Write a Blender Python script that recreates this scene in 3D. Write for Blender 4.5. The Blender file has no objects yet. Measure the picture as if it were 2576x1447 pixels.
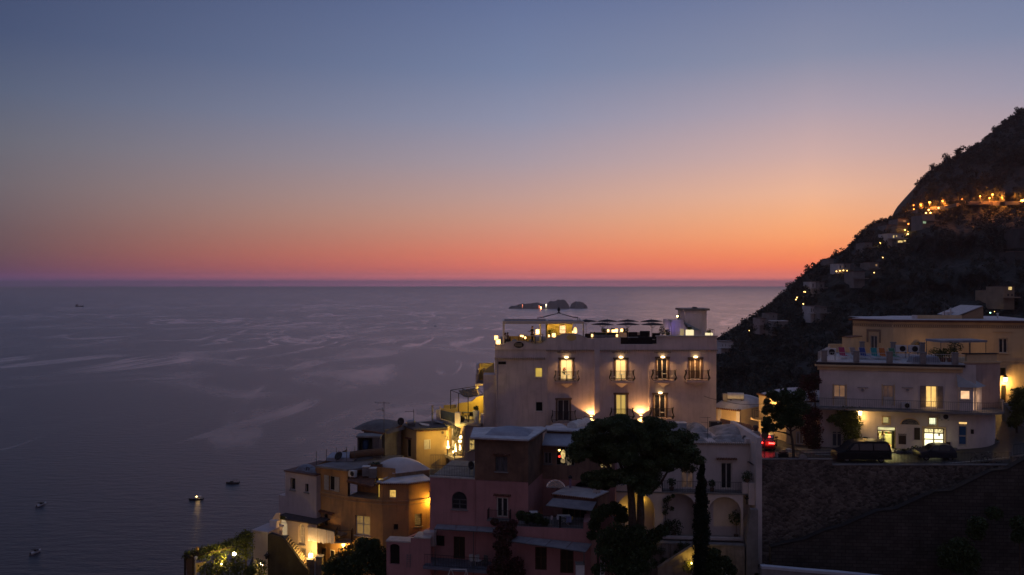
import bpy, math, random
import numpy as np
from mathutils import Vector, noise
random.seed(7); rng = np.random.default_rng(7)
R = math.radians
sc = bpy.context.scene
COL = sc.collection
# ------------------------------------------------------------------ camera
F, HZ, CX, CAMZ = 2021.0, 715.0, 1288.0, 130.0      # focal length and horizon in photo units, eye height above the sea
cd = bpy.data.cameras.new('camera'); cam = bpy.data.objects.new('camera', cd); COL.objects.link(cam)
cam.location = (0, 0, CAMZ); cam.rotation_euler = (R(90), 0, 0)
cd.sensor_width = 36; cd.lens = 36*F/2576; cd.shift_y = -8.5/2576
cd.clip_start = 0.5; cd.clip_end = 90000
sc.camera = cam
sc.view_settings.view_transform = 'Standard'; sc.view_settings.look = 'None'
sc.view_settings.exposure = 0; sc.view_settings.gamma = 1
cy = sc.cycles
cy.max_bounces = 5; cy.diffuse_bounces = 2; cy.glossy_bounces = 3; cy.transmission_bounces = 4
cy.transparent_max_bounces = 8; cy.volume_bounces = 0
cy.caustics_reflective = False; cy.caustics_refractive = False
cy.sample_clamp_indirect = 4; cy.sample_clamp_direct = 0
cy.use_denoising = True

def lin(c):
    return tuple(((v/255)/12.92 if v/255 <= .04045 else ((v/255+.055)/1.055)**2.4) for v in c)
# ------------------------------------------------------------------ world: dusk sky, afterglow low on the right
GLOW = R(20.5)
w = bpy.data.worlds.new('World'); sc.world = w; w.use_nodes = True
nt = w.node_tree; nt.nodes.clear()
def N(t, **k):
    n = nt.nodes.new(t)
    for a, b in k.items(): setattr(n, a, b)
    return n
L = nt.links.new
tc = N('ShaderNodeTexCoord'); sep = N('ShaderNodeSeparateXYZ'); L(tc.outputs['Generated'], sep.inputs[0])
el = N('ShaderNodeMath', operation='ARCSINE'); L(sep.outputs['Z'], el.inputs[0])
eln = N('ShaderNodeMapRange'); eln.inputs['From Min'].default_value = 0; eln.inputs['From Max'].default_value = math.pi/2
L(el.outputs[0], eln.inputs['Value'])
az = N('ShaderNodeMath', operation='ARCTAN2'); L(sep.outputs['X'], az.inputs[0]); L(sep.outputs['Y'], az.inputs[1])
da = N('ShaderNodeMath', operation='SUBTRACT'); L(az.outputs[0], da.inputs[0]); da.inputs[1].default_value = GLOW
co = N('ShaderNodeMath', operation='COSINE'); L(da.outputs[0], co.inputs[0])
ac = N('ShaderNodeMath', operation='ARCCOSINE'); L(co.outputs[0], ac.inputs[0])     # 0 at the glow, pi behind
# elevation stops (degrees) and colours, at four bearings from the glow
ELS = [0, .25, .55, 1.1, 2.0, 3.3, 4.7, 6.1, 8.6, 11.6, 15, 19.5, 35, 60, 90]
SKY = {
 0:  [(140,84,92),(172,92,88),(186,100,90),(226,112,82),(238,134,88),(244,158,106),(240,170,126),(232,176,146),(204,168,162),(172,156,168),(134,138,162),(108,118,152),(100,112,148),(86,98,134),(76,86,118)],
 20: [(120,80,98),(148,86,94),(164,94,96),(200,104,92),(214,118,96),(208,134,112),(200,146,128),(188,150,142),(164,148,158),(138,140,164),(114,126,158),(96,110,148),(92,106,146),(84,96,132),(76,86,118)],
 53: [(84,66,92),(86,66,90),(90,66,86),(97,70,84),(101,77,84),(104,84,90),(106,92,99),(107,98,106),(101,101,114),(86,95,119),(69,81,113),(60,72,106),(72,86,122),(78,90,124),(76,86,118)],
 180:[(99,68,72),(102,70,74),(107,75,78),(112,77,81),(117,81,83),(119,86,85),(119,88,89),(119,90,94),(117,90,98),(109,88,100),(104,87,102),(90,84,99),(88,88,109),(90,94,119),(88,92,119)]}
HAZE_D, HAZE_TOP, HAZE_L = 8e-5, 292.0, (.060,.047,.066)
def clear(d, c):
    """sky colour above the haze layer that reads as c through it"""
    c = lin(c); t = math.exp(-HAZE_D*min(60000, (HAZE_TOP-CAMZ)/math.tan(R(max(d, .2)))))
    return tuple(max(v*.5, (v-(1-t)*l)/t) for v, l in zip(c, HAZE_L))
def ramp(cols):
    r = N('ShaderNodeValToRGB'); e = r.color_ramp.elements
    ds = [0, .2, .24, .29, .35, .42, .48]+ELS[2:]; cols = [tuple(np.interp(d, ELS, [c[k] for c in cols]) for k in range(3)) for d in ds]
    while len(e) > 1: e.remove(e[-1])
    for i, (d, c) in enumerate(zip(ds, cols)):
        s = e[0] if i == 0 else e.new(d/90)
        s.position = d/90; s.color = clear(d, c)+(1,)
    L(eln.outputs[0], r.inputs[0]); return r.outputs[0]
keys = sorted(SKY); cur = ramp(SKY[keys[0]])
for a, b in zip(keys, keys[1:]):
    m = N('ShaderNodeMapRange', interpolation_type='SMOOTHSTEP' if b == 180 else 'LINEAR')
    m.inputs['From Min'].default_value = R(a); m.inputs['From Max'].default_value = R(b)
    L(ac.outputs[0], m.inputs['Value'])
    x = N('ShaderNodeMix', data_type='RGBA'); L(m.outputs[0], x.inputs['Factor'])
    L(cur, x.inputs[6]); L(ramp(SKY[b]), x.inputs[7]); cur = x.outputs[2]
bg = N('ShaderNodeBackground'); bg.inputs['Strength'].default_value = 1.0; L(cur, bg.inputs['Color'])
ni = N('ShaderNodeTexSky', sky_type='NISHITA'); ni.sun_disc = False
ni.sun_elevation = R(-2.5); ni.sun_rotation = GLOW
bg2 = N('ShaderNodeBackground'); bg2.inputs['Strength'].default_value = 0.05; L(ni.outputs[0], bg2.inputs['Color'])
ad = N('ShaderNodeAddShader'); L(bg.outputs[0], ad.inputs[0]); L(bg2.outputs[0], ad.inputs[1])
out = N('ShaderNodeOutputWorld'); L(ad.outputs[0], out.inputs['Surface'])
# the last of the sun's glow, below the horizon: a very soft, very weak lamp
sl = bpy.data.lights.new('sun', 'SUN'); sl.energy = 0.06; sl.angle = R(25); sl.color = (1, .55, .35)
so = bpy.data.objects.new('sun', sl); COL.objects.link(so)
so.rotation_euler = (R(80), 0, R(180)-GLOW)

# ------------------------------------------------------------------ helpers
def P(x, y, D): return Vector(((x-CX)/F*D, D, CAMZ-(y-HZ)/F*D))
def px(x, D): return (x-CX)/F*D
def pz(y, D): return CAMZ-(y-HZ)/F*D
def conv(x0, y0, s): return lambda x, y: ((x0+x/s)*.70867, (y0+y/s)*.70867)
z1=conv(1680,1080,2.8); z2=conv(2600,1080,2.4116); z3=conv(900,1480,2.575); z4=conv(1500,1480,2.5743)
z5=conv(2000,1450,2.4447); z6=conv(2600,360,1.8087); z7=conv(2640,1560,2.5889); z8=conv(0,1600,2.576)
a1=conv(1740,1080,6.44); a2=conv(2060,1080,5.152); a3=conv(1540,1260,3.4467); a4=conv(1240,1400,4.8222)
a5=conv(2880,1160,3.4119); a6=conv(2660,1300,3.8075); a7=conv(3040,1380,4.3294); a8=conv(2500,1380,5.1667)
b1=conv(3000,640,4.0567); b2=conv(2560,860,3.808); b3=conv(640,1840,6.44); b4=conv(960,1640,3.6)
b5=conv(1780,1040,7.5765); b6=conv(2150,1560,3.003); b7=conv(1900,1540,5.5667); b8=conv(1940,1240,4.522)
def W(c, x, y, D): return P(*c(x, y), D)

ORG = {}
def tag(o, label=None, cat=None, group=None, kind=None):
    if label: o['label'] = label
    if cat: o['category'] = cat
    if group: o['group'] = group
    if kind: o['kind'] = kind
    return o
def thing(name, loc, label, cat, group=None):
    o = bpy.data.objects.new(name, None); COL.objects.link(o); o.location = loc
    o.empty_display_size = .3
    ORG[o] = Vector(loc); return tag(o, label, cat, group)
def dup(o, loc=None, rz=None, label=None, parent=None, sc_=None):
    c = o.copy(); COL.objects.link(c)
    if parent is not None: c.parent = parent
    if loc is not None: c.location = loc; ORG[c] = Vector(loc)
    if rz is not None: c.rotation_euler = (0, 0, rz)
    if sc_ is not None: c.scale = sc_
    if label: c['label'] = label
    for ch in list(o.children): dup(ch, parent=c)
    return c
def drop(o):
    for ch in list(o.children): drop(ch)
    bpy.data.objects.remove(o)

def mesh_obj(name, verts, faces, mat, parent=None, smooth=False, local=False):
    me = bpy.data.meshes.new(name)
    if parent is not None and not local:
        r = parent
        while r.parent: r = r.parent
        o = ORG[r]; verts = [(v[0]-o.x, v[1]-o.y, v[2]-o.z) for v in verts]
    me.from_pydata([tuple(v) for v in verts], [], faces)
    if mat: me.materials.append(mat)
    if smooth: me.shade_smooth()
    ob = bpy.data.objects.new(name, me); COL.objects.link(ob)
    if parent is not None: ob.parent = parent
    return ob

class MB:
    def __init__(s): s.v = []; s.f = []
    def add(s, vs, fs):
        n = len(s.v); s.v += [Vector(v) for v in vs]; s.f += [tuple(i+n for i in f) for f in fs]; return s
    def poly(s, *p): return s.add(p, [tuple(range(len(p)))])
    def obox(s, o, a, b, c):
        o, a, b, c = map(Vector, (o, a, b, c))
        vs = [o, o+a, o+a+b, o+b, o+c, o+a+c, o+a+b+c, o+b+c]
        fs = [(0,3,2,1),(4,5,6,7),(0,1,5,4),(1,2,6,5),(2,3,7,6),(3,0,4,7)]
        if a.cross(b).dot(c) < 0: fs = [f[::-1] for f in fs]
        return s.add(vs, fs)
    def box(s, x0, x1, y0, y1, z0, z1):
        x0,x1=min(x0,x1),max(x0,x1); y0,y1=min(y0,y1),max(y0,y1); z0,z1=min(z0,z1),max(z0,z1)
        return s.obox((x0,y0,z0),(x1-x0,0,0),(0,y1-y0,0),(0,0,z1-z0))
    def cyl(s, p0, p1, r0, r1=None, n=8):
        return s.tube([p0, p1], [r0, r0 if r1 is None else r1], n)
    def tube(s, pts, r, n=5):
        pts = [Vector(p) for p in pts]; k = len(pts)
        if not hasattr(r, '__len__'): r = [r]*k
        base = len(s.v); ref = None
        for i, p in enumerate(pts):
            t = (pts[min(i+1,k-1)]-pts[max(i-1,0)])
            t = t.normalized() if t.length > 1e-9 else Vector((0,0,1))
            if ref is None: ref = Vector((1,0,0)) if abs(t.x) < .8 else Vector((0,1,0))
            a = (ref-t*ref.dot(t)).normalized(); b = t.cross(a); ref = a
            for j in range(n):
                q = 2*math.pi*j/n; s.v.append(p+(a*math.cos(q)+b*math.sin(q))*r[i])
        for i in range(k-1):
            for j in range(n):
                s.f.append((base+i*n+j, base+i*n+(j+1)%n, base+(i+1)*n+(j+1)%n, base+(i+1)*n+j))
        s.f.append(tuple(base+j for j in range(n))[::-1]); s.f.append(tuple(base+(k-1)*n+j for j in range(n)))
        return s
    def lathe(s, o, prof, n=14, sx=1, sy=1):
        o = Vector(o); base = len(s.v); k = len(prof)
        for r, z in prof:
            for j in range(n):
                q = 2*math.pi*j/n; s.v.append(o+Vector((r*sx*math.cos(q), r*sy*math.sin(q), z)))
        for i in range(k-1):
            for j in range(n): s.f.append((base+i*n+j, base+i*n+(j+1)%n, base+(i+1)*n+(j+1)%n, base+(i+1)*n+j))
        s.f.append(tuple(base+j for j in range(n))[::-1]); s.f.append(tuple(base+(k-1)*n+j for j in range(n)))
        return s
    def ball(s, c, rx, ry=None, rz=None, n=10, m=6):
        ry = rx if ry is None else ry; rz = rx if rz is None else rz
        return s.lathe(Vector(c), [(max(rx*math.sin(math.pi*i/m), rx*.02), -rz*math.cos(math.pi*i/m)) for i in range(m+1)], n, 1, ry/rx)
    def vault(s, c, ux, uy, h, n=14, p=2.0, e=.55):
        """a pillow dome on a rectangular base: centre c, half axes ux, uy, rise h"""
        c, ux, uy = Vector(c), Vector(ux), Vector(uy); base = len(s.v)
        for i in range(n+1):
            for j in range(n+1):
                a = -1+2*i/n; b = -1+2*j/n
                z = h*max(0, (1-abs(a)**p))**e*max(0, (1-abs(b)**p))**e
                s.v.append(c+ux*a+uy*b+Vector((0,0,z)))
        flip = ux.cross(uy).z < 0
        for i in range(n):
            for j in range(n):
                q = (base+i*(n+1)+j, base+(i+1)*(n+1)+j, base+(i+1)*(n+1)+j+1, base+i*(n+1)+j+1)
                s.f.append(q[::-1] if flip else q)
        return s
    def prism(s, poly, d):
        """solid from a closed outline (list of 3D points) pushed along vector d"""
        p = [Vector(q) for q in poly]; d = Vector(d); n = len(p); b = len(s.v)
        s.v += p+[q+d for q in p]
        s.f.append(tuple(b+i for i in range(n))); s.f.append(tuple(b+n+i for i in range(n))[::-1])
        for i in range(n):
            j = (i+1) % n; s.f.append((b+j, b+i, b+n+i, b+n+j))
        return s
    def build(s, name, mat, parent=None, smooth=False, local=False):
        return mesh_obj(name, s.v, s.f, mat, parent, smooth, local)

# ------------------------------------------------------------------ materials
MATS = {}
def mat(name, c, c2=None, scale=1.5, rough=.85, bump=0, bscale=12, metal=0, streak=0, spec=.3, emit=None, estr=0, coat=0, stretch=None, lo=.35, hi=.65):
    """base colour c broken up towards c2 by noise; optional vertical streaks and bump"""
    if name in MATS: return MATS[name]
    m = bpy.data.materials.new(name); m.use_nodes = True; t = m.node_tree; b = t.nodes['Principled BSDF']
    b.inputs['Roughness'].default_value = rough; b.inputs['Metallic'].default_value = metal
    b.inputs['Specular IOR Level'].default_value = spec
    if coat: b.inputs['Coat Weight'].default_value = coat
    c = tuple(c); c2 = tuple(x*.72 for x in c) if c2 is None else tuple(c2)
    co_ = t.nodes.new('ShaderNodeTexCoord'); src = co_.outputs['Object']
    if stretch:
        mp = t.nodes.new('ShaderNodeMapping'); mp.inputs['Scale'].default_value = stretch; t.links.new(src, mp.inputs[0]); src2 = mp.outputs[0]
    else: src2 = src
    n = t.nodes.new('ShaderNodeTexNoise'); n.inputs['Scale'].default_value = scale; n.inputs['Detail'].default_value = 6
    n.inputs['Roughness'].default_value = .62
    t.links.new(src2, n.inputs['Vector'])
    r = t.nodes.new('ShaderNodeMapRange'); r.inputs['From Min'].default_value = lo; r.inputs['From Max'].default_value = hi
    t.links.new(n.outputs['Fac'], r.inputs['Value'])
    x = t.nodes.new('ShaderNodeMix'); x.data_type = 'RGBA'; x.inputs[6].default_value = c+(1,); x.inputs[7].default_value = c2+(1,)
    t.links.new(r.outputs[0], x.inputs['Factor']); cur = x.outputs[2]
    if streak:
        mp = t.nodes.new('ShaderNodeMapping'); mp.inputs['Scale'].default_value = (2.2, 2.2, .22); t.links.new(src, mp.inputs[0])
        n2 = t.nodes.new('ShaderNodeTexNoise'); n2.inputs['Scale'].default_value = 1.6; n2.inputs['Detail'].default_value = 5; t.links.new(mp.outputs[0], n2.inputs['Vector'])
        r2 = t.nodes.new('ShaderNodeMapRange'); r2.inputs['From Min'].default_value = .5; r2.inputs['From Max'].default_value = .75; r2.inputs['To Max'].default_value = streak
        t.links.new(n2.outputs['Fac'], r2.inputs['Value'])
        y = t.nodes.new('ShaderNodeMix'); y.data_type = 'RGBA'; y.inputs[7].default_value = (.06,.055,.05,1)
        t.links.new(r2.outputs[0], y.inputs['Factor']); t.links.new(cur, y.inputs[6]); cur = y.outputs[2]
    t.links.new(cur, b.inputs['Base Color'])
    if bump:
        n3 = t.nodes.new('ShaderNodeTexNoise'); n3.inputs['Scale'].default_value = bscale; n3.inputs['Detail'].default_value = 5; t.links.new(src, n3.inputs['Vector'])
        bp = t.nodes.new('ShaderNodeBump'); bp.inputs['Strength'].default_value = bump; bp.inputs['Distance'].default_value = .05
        t.links.new(n3.outputs['Fac'], bp.inputs['Height']); t.links.new(bp.outputs[0], b.inputs['Normal'])
    if emit:
        b.inputs['Emission Color'].default_value = tuple(emit)+(1,); b.inputs['Emission Strength'].default_value = estr
    MATS[name] = m; return m
def glow(name, c, s):
    if name in MATS: return MATS[name]
    m = bpy.data.materials.new(name); m.use_nodes = True; b = m.node_tree.nodes['Principled BSDF']
    b.inputs['Base Color'].default_value = (.6,.55,.5,1); b.inputs['Emission Color'].default_value = tuple(c)+(1,); b.inputs['Emission Strength'].default_value = s
    MATS[name] = m; return m
def litroom(name, c, s, scale=3.0, dark=.25, folds=0, stretch=(1,1,1)):
    """a window with a lit room or lit curtain behind it: uneven emission, optional vertical folds"""
    if name in MATS: return MATS[name]
    m = bpy.data.materials.new(name); m.use_nodes = True; t = m.node_tree; b = t.nodes['Principled BSDF']
    b.inputs['Base Color'].default_value = (.35,.32,.28,1); b.inputs['Roughness'].default_value = .25
    co_ = t.nodes.new('ShaderNodeTexCoord'); mp = t.nodes.new('ShaderNodeMapping'); mp.inputs['Scale'].default_value = stretch
    t.links.new(co_.outputs['Object'], mp.inputs[0])
    if folds:
        n = t.nodes.new('ShaderNodeTexWave'); n.inputs['Scale'].default_value = folds; n.inputs['Distortion'].default_value = 1.5; n.inputs['Detail'].default_value = 2; n.bands_direction = 'X'
    else:
        n = t.nodes.new('ShaderNodeTexNoise'); n.inputs['Scale'].default_value = scale; n.inputs['Detail'].default_value = 3
    t.links.new(mp.outputs[0], n.inputs['Vector'])
    r = t.nodes.new('ShaderNodeMapRange'); r.inputs['From Min'].default_value = .2 if folds else .35; r.inputs['From Max'].default_value = .8 if folds else .6
    r.inputs['To Min'].default_value = s*dark; r.inputs['To Max'].default_value = s
    t.links.new(n.outputs['Fac'], r.inputs['Value']); t.links.new(r.outputs[0], b.inputs['Emission Strength'])
    b.inputs['Emission Color'].default_value = tuple(c)+(1,)
    MATS[name] = m; return m
def leafmat(name, c, c2):
    if name in MATS: return MATS[name]
    m = mat(name, c, c2, scale=1.2, rough=.6, spec=.25)
    return m
WHITE = mat('white_plaster', (.70,.62,.60), (.56,.50,.48), .5, .9, .12, 9, streak=.12)
HOTELW = mat('hotel_plaster', (.70,.59,.565), (.54,.45,.43), .45, .9, .2, 6, streak=.22)
CREAM = mat('cream_plaster', (.66,.50,.30), (.55,.40,.24), .5, .9, .15, 8, streak=.12)
YELLOW = mat('yellow_plaster', (.68,.52,.20), (.58,.42,.15), .6, .9, .1, 8)
OCHRE = mat('ochre_plaster', (.50,.30,.14), (.36,.20,.10), .7, .92, .25, 7, streak=.35)
ORANGE = mat('orange_plaster', (.50,.28,.12), (.32,.19,.10), .5, .92, .3, 6, streak=.45)
BROWN = mat('weathered_brown_plaster', (.22,.13,.09), (.12,.075,.055), .8, .95, .35, 5, streak=.5)
PINK = mat('pink_plaster', (.46,.235,.235), (.37,.19,.19), .5, .92, .2, 6, streak=.2)
GREYW = mat('grey_plaster', (.30,.28,.28), (.20,.19,.19), .8, .92, .25, 6, streak=.35)
ROOFW = mat('limewashed_roof', (.62,.61,.63), (.42,.41,.43), .9, .9, .3, 4)
ROOFG = mat('grey_flat_roof', (.22,.21,.22), (.14,.13,.14), .7, .9, .3, 4)
TILE = mat('terracotta_tile', (.22,.10,.06), (.10,.05,.035), 3, .85, .2, 14)
DARKTR = mat('stone_door_surround', (.17,.11,.08), (.12,.08,.06), 3, .8)
WOODW = mat('white_joinery', (.62,.58,.52), (.50,.46,.42), 4, .6)
WOODB = mat('brown_joinery', (.10,.055,.03), (.06,.035,.02), 4, .6)
IRON = mat('wrought_iron', (.035,.032,.032), (.025,.022,.022), 6, .5, metal=.3)
IRONL = mat('grey_iron', (.14,.14,.14), (.09,.09,.09), 6, .55, metal=.3)
GLASSD = mat('dark_window_glass', (.012,.013,.017), (.02,.02,.025), 2, .08, spec=.5)
VOID = mat('dark_interior', (.012,.010,.009), (.018,.015,.013), 2, .9)
CANVAS = mat('dark_canvas', (.03,.022,.026), (.02,.016,.018), 4, .9)
AWNING = mat('weathered_grey_awning', (.30,.30,.33), (.20,.20,.23), 1.6, .8, .1, 6)
CONC = mat('concrete', (.26,.25,.25), (.16,.155,.155), 1.2, .9, .3, 8, streak=.2)
STEEL = mat('dull_steel', (.38,.38,.40), (.28,.28,.30), 3, .45, metal=.5)
PLASTW = mat('white_plastic', (.62,.62,.62), (.5,.5,.5), 4, .5)
LAMP = glow('lamp_glass_warm', (1,.62,.25), 14)
LAMPY = glow('lamp_glass_yellow', (1,.66,.24), 9)
CUBE = glow('lantern_glass', (1,.56,.18), 2.6)
CUBE2 = glow('glowing_planter', (1,.84,.45), 1.0)
LAMPO = glow('sodium_lamp', (1,.25,.035), 7)
LAMPH = glow('house_lamp', (1,.55,.15), 8)
CURT = litroom('lit_curtain', (1,.68,.24), 1.1, folds=6, dark=.65)
CURTY = litroom('lit_yellow_curtain', (1,.66,.14), .75, folds=6, dark=.5)
ROOM = litroom('bright_lit_room', (1,.68,.25), 1.1, 1.3, .7)
ROOMP = litroom('peach_lit_room', (1,.58,.30), 1.2, 1.5, .6)
ROOMY = litroom('yellow_lit_room', (1,.66,.12), .42, 2.0, .5)
ROOMD = litroom('dim_lit_room', (1,.55,.12), .16, 2.5, .05)
ROOMG = litroom('greenish_lit_shop', (.95,1,.62), 1.5, .8, .85)

def light(name, loc, power, color=(1,.62,.28), r=.08, parent=None, spot=None, rot=None, blend=.3):
    l = bpy.data.lights.new(name, 'SPOT' if spot else 'POINT'); l.energy = power; l.color = color; l.shadow_soft_size = r
    if spot: l.spot_size = R(spot); l.spot_blend = blend
    o = bpy.data.objects.new(name, l); COL.objects.link(o)
    loc = Vector(loc)
    if parent is not None:
        q = parent
        while q.parent: q = q.parent
        o.parent = parent; loc = loc-ORG[q]
    o.location = loc
    if rot is not None: o.rotation_euler = rot
    return o

# ------------------------------------------------------------------ facades
class Fac:
    """a vertical wall plane between plan points A (photo left) and B (photo right); s runs along it, out points to the viewer"""
    def __init__(s, xa, Da, xb, Db):
        s.A = Vector((px(xa, Da), Da, 0)); s.B = Vector((px(xb, Db), Db, 0)); s.setup()
    def setup(s):
        d = s.B-s.A; s.len = d.length; s.u = d.normalized(); s.n = Vector((s.u.y, -s.u.x, 0))
        return s
    @classmethod
    def at(c, A, B):
        o = c.__new__(c); o.A = Vector((A[0],A[1],0)); o.B = Vector((B[0],B[1],0)); return o.setup()
    def uv(s, x, y, out=0):
        d = Vector(((x-CX)/F, 1, 0)); a = s.A+s.n*out
        t = a.dot(s.n)/d.dot(s.n); p = d*t
        return (p-a).dot(s.u), CAMZ-(y-HZ)/F*t
    def rect(s, c, x0, y0, x1, y1, out=0):
        q = c or (lambda a, b: (a, b))
        sa, za = s.uv(*q(x0, y0), out); sb, zb = s.uv(*q(x1, y1), out)
        # heights read at the middle of the opening
        _, zt = s.uv(*q((x0+x1)/2, y0), out); _, zb2 = s.uv(*q((x0+x1)/2, y1), out)
        return (sa, sb, zb2, zt)
    def pt(s, a, z, out=0):
        p = s.A+s.u*a+s.n*out; return Vector((p.x, p.y, z))
    def box(s, mb, s0, s1, z0, z1, o0, o1):
        return mb.obox(s.pt(s0, z0, o0), s.u*(s1-s0), s.n*(o1-o0), Vector((0,0,z1-z0)))

def arc_pts(s0, s1, z1, rise, n=12):
    c = (s0+s1)/2; r = (s1-s0)/2
    return [(c-r*math.cos(math.pi*i/n), z1-rise+rise*math.sin(math.pi*i/n)) for i in range(n+1)]
def wall(mb, fac, s0, s1, z0, z1, ops=(), depth=.25, out=0):
    """wall skin with real openings and reveals; ops = (s0,s1,z0,z1[,arch rise])"""
    ops = [tuple(o)+((0,) if len(o) == 4 else ()) for o in ops]
    ops = [(max(o[0],s0+.01), min(o[1],s1-.01), max(o[2],z0), min(o[3],z1-.01), o[4]) for o in ops]
    xs = sorted({s0, s1, *[o[0] for o in ops], *[o[1] for o in ops]}); zs = sorted({z0, z1, *[o[2] for o in ops], *[o[3] for o in ops]})
    for xa, xb in zip(xs, xs[1:]):
        for za, zb in zip(zs, zs[1:]):
            cxm, czm = (xa+xb)/2, (za+zb)/2
            if any(o[0] < cxm < o[1] and o[2] < czm < o[3] for o in ops): continue
            mb.poly(fac.pt(xa,za,out), fac.pt(xb,za,out), fac.pt(xb,zb,out), fac.pt(xa,zb,out))
    for o in ops:
        a, b, c, d, rise = o
        if rise:
            arc = arc_pts(a, b, d, rise); mid = len(arc)//2
            mb.poly(fac.pt(a,d,out), *[fac.pt(x,z,out) for x, z in arc[:mid+1]])
            mb.poly(fac.pt(b,d,out), *[fac.pt(x,z,out) for x, z in arc[mid:][::-1]][::-1][::-1])
            edge = [(a,c)]+arc+[(b,c)]
        else: edge = [(a,c),(a,d),(b,d),(b,c)]
        for (x0,y0),(x1,y1) in zip(edge, edge[1:]+edge[:1]):
            mb.poly(fac.pt(x0,y0,out), fac.pt(x1,y1,out), fac.pt(x1,y1,out-depth), fac.pt(x0,y0,out-depth))
    return mb
def shell(mb, fac, s0, s1, z0, z1, back, ops=(), top=True, depth=.25):
    """box building: front wall with openings, plain sides, back and top"""
    wall(mb, fac, s0, s1, z0, z1, ops, depth)
    a,b,c,d = fac.pt(s0,z0), fac.pt(s1,z0), fac.pt(s1,z0,-back), fac.pt(s0,z0,-back); h = Vector((0,0,z1-z0))
    mb.poly(b, c, c+h, b+h); mb.poly(c, d, d+h, c+h); mb.poly(d, a, a+h, d+h)
    if top: mb.poly(a+h, b+h, c+h, d+h)
    return mb
def window(root, fac, r, pane, frame=None, leaves=2, bars=(), depth=.2, rise=0, fw=.07, name='window', sill=None, surround=None, out=0):
    """joinery set in an opening r=(s0,s1,z0,z1): frame mesh, child pane, optional sill"""
    s0,s1,z0,z1 = r; frame = frame or WOODW
    m = MB(); o0, o1 = out-depth-.03, out-depth+.04
    zt = z1-rise
    for k in range(leaves+1):
        x = s0+(s1-s0-fw)*k/leaves; fac.box(m, x, x+fw, z0, zt, o0, o1)
    fac.box(m, s0, s1, z0, z0+fw, o0, o1-.004); fac.box(m, s0, s1, zt-fw, zt, o0, o1-.004)
    for b in bars: fac.box(m, s0, s1, z0+(zt-z0)*b-fw*.3, z0+(zt-z0)*b+fw*.3, o0, o1-.008)
    if rise: m.tube([fac.pt(x,z,out-depth) for x, z in arc_pts(s0+fw/2, s1-fw/2, z1-fw/2, rise)], fw*.6, 4)
    f = m.build(name, frame, root)
    q = MB()
    if rise: q.poly(fac.pt(s0,z0,out-depth-.01), fac.pt(s1,z0,out-depth-.01), *[fac.pt(x,z,out-depth-.01) for x,z in arc_pts(s0,s1,z1,rise)][::-1])
    else: q.poly(fac.pt(s0,z0,out-depth-.01), fac.pt(s1,z0,out-depth-.01), fac.pt(s1,z1,out-depth-.01), fac.pt(s0,z1,out-depth-.01))
    q.build('pane', pane, f)
    if sill:
        q = MB(); fac.box(q, s0-.1, s1+.1, z0-.09, z0-.004, out-.05, out+.12); q.build('sill', sill, f)
    if surround:
        q = MB(); t = .2
        fac.box(q, s0-t, s0, z0, z1, out-.02, out+.06); fac.box(q, s1, s1+t, z0, z1, out-.02, out+.06)
        fac.box(q, s0-t*1.35, s1+t*1.35, z1+.002, z1+t, out-.02, out+.09); q.build('surround', surround, f)
    return f
def shutters(root, fac, r, m_, w=None, out=.03):
    s0,s1,z0,z1 = r; w = w or (s1-s0)/2
    for a, b in ((s0-w, s0-.01), (s1+.01, s1+w)):
        q = MB(); fac.box(q, a, b, z0, z1, out, out+.05)
        k = int((z1-z0)/.12)
        for i in range(k): fac.box(q, a+.06, b-.06, z0+.08+i*.12, z0+.13+i*.12, out+.05, out+.065) if z0+.13+i*.12 < z1-.05 else None
        q.build('shutter', m_, root)
def railing(mb, pts, h=1.0, gap=.13, r=.012, rr=.02, post=0):
    pts = [Vector(p) for p in pts]
    for a, b in zip(pts, pts[1:]):
        n = max(1, int((b-a).length/gap))
        for i in range(n+1):
            p = a.lerp(b, i/n); mb.cyl(p, p+Vector((0,0,h)), r, n=4)
    for z in (h, .1): mb.tube([p+Vector((0,0,z)) for p in pts], rr, 4)
    return mb
def tiles(mb, a, b, r=.09, ln=.35, d=(0,-1,0), gap=None, drop_=.08):
    """a row of half round roof tiles whose ends show along the eave a-b, running back from it"""
    a, b, d = Vector(a), Vector(b), Vector(d); n = max(1, int((b-a).length/(gap or r*2.3)))
    for i in range(n+1):
        p = a.lerp(b, i/n); mb.tube([p+d*.0-Vector((0,0,drop_)), p-d*ln], r, 6)
    return mb
def leaves(c, rad, n, size, shell_=.55, flat=0, seed=None):
    """n small leaf quads in an ellipsoid; returns arrays"""
    g = np.random.default_rng(seed) if seed is not None else rng
    d = g.normal(size=(n,3)); d /= np.linalg.norm(d, axis=1)[:,None]
    rr = shell_+(1-shell_)*g.random(n)**.6
    p = np.array(c)+d*rr[:,None]*np.array(rad)
    a = g.normal(size=(n,3)); a /= np.linalg.norm(a, axis=1)[:,None]
    b = np.cross(a, g.normal(size=(n,3))); b /= np.linalg.norm(b, axis=1)[:,None]
    s = size*(.6+.8*g.random(n))[:,None]
    return np.stack([p-a*s, p-b*s*.5, p+a*s, p+b*s*.5], 1)
def leaf_obj(name, quads, mat_, parent=None):
    q = np.concatenate(quads).astype(np.float32); n = len(q)
    if parent is not None:
        r = parent
        while r.parent: r = r.parent
        q = q-np.array(ORG[r], dtype=np.float32)
    me = bpy.data.meshes.new(name)
    me.vertices.add(n*4); me.vertices.foreach_set('co', q.reshape(-1))
    me.loops.add(n*4); me.loops.foreach_set('vertex_index', np.arange(n*4, dtype=np.int32))
    me.polygons.add(n); me.polygons.foreach_set('loop_start', np.arange(0, n*4, 4, dtype=np.int32))
    me.update(calc_edges=True); me.materials.append(mat_)
    o = bpy.data.objects.new(name, me); COL.objects.link(o)
    if parent is not None: o.parent = parent
    return o
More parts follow.
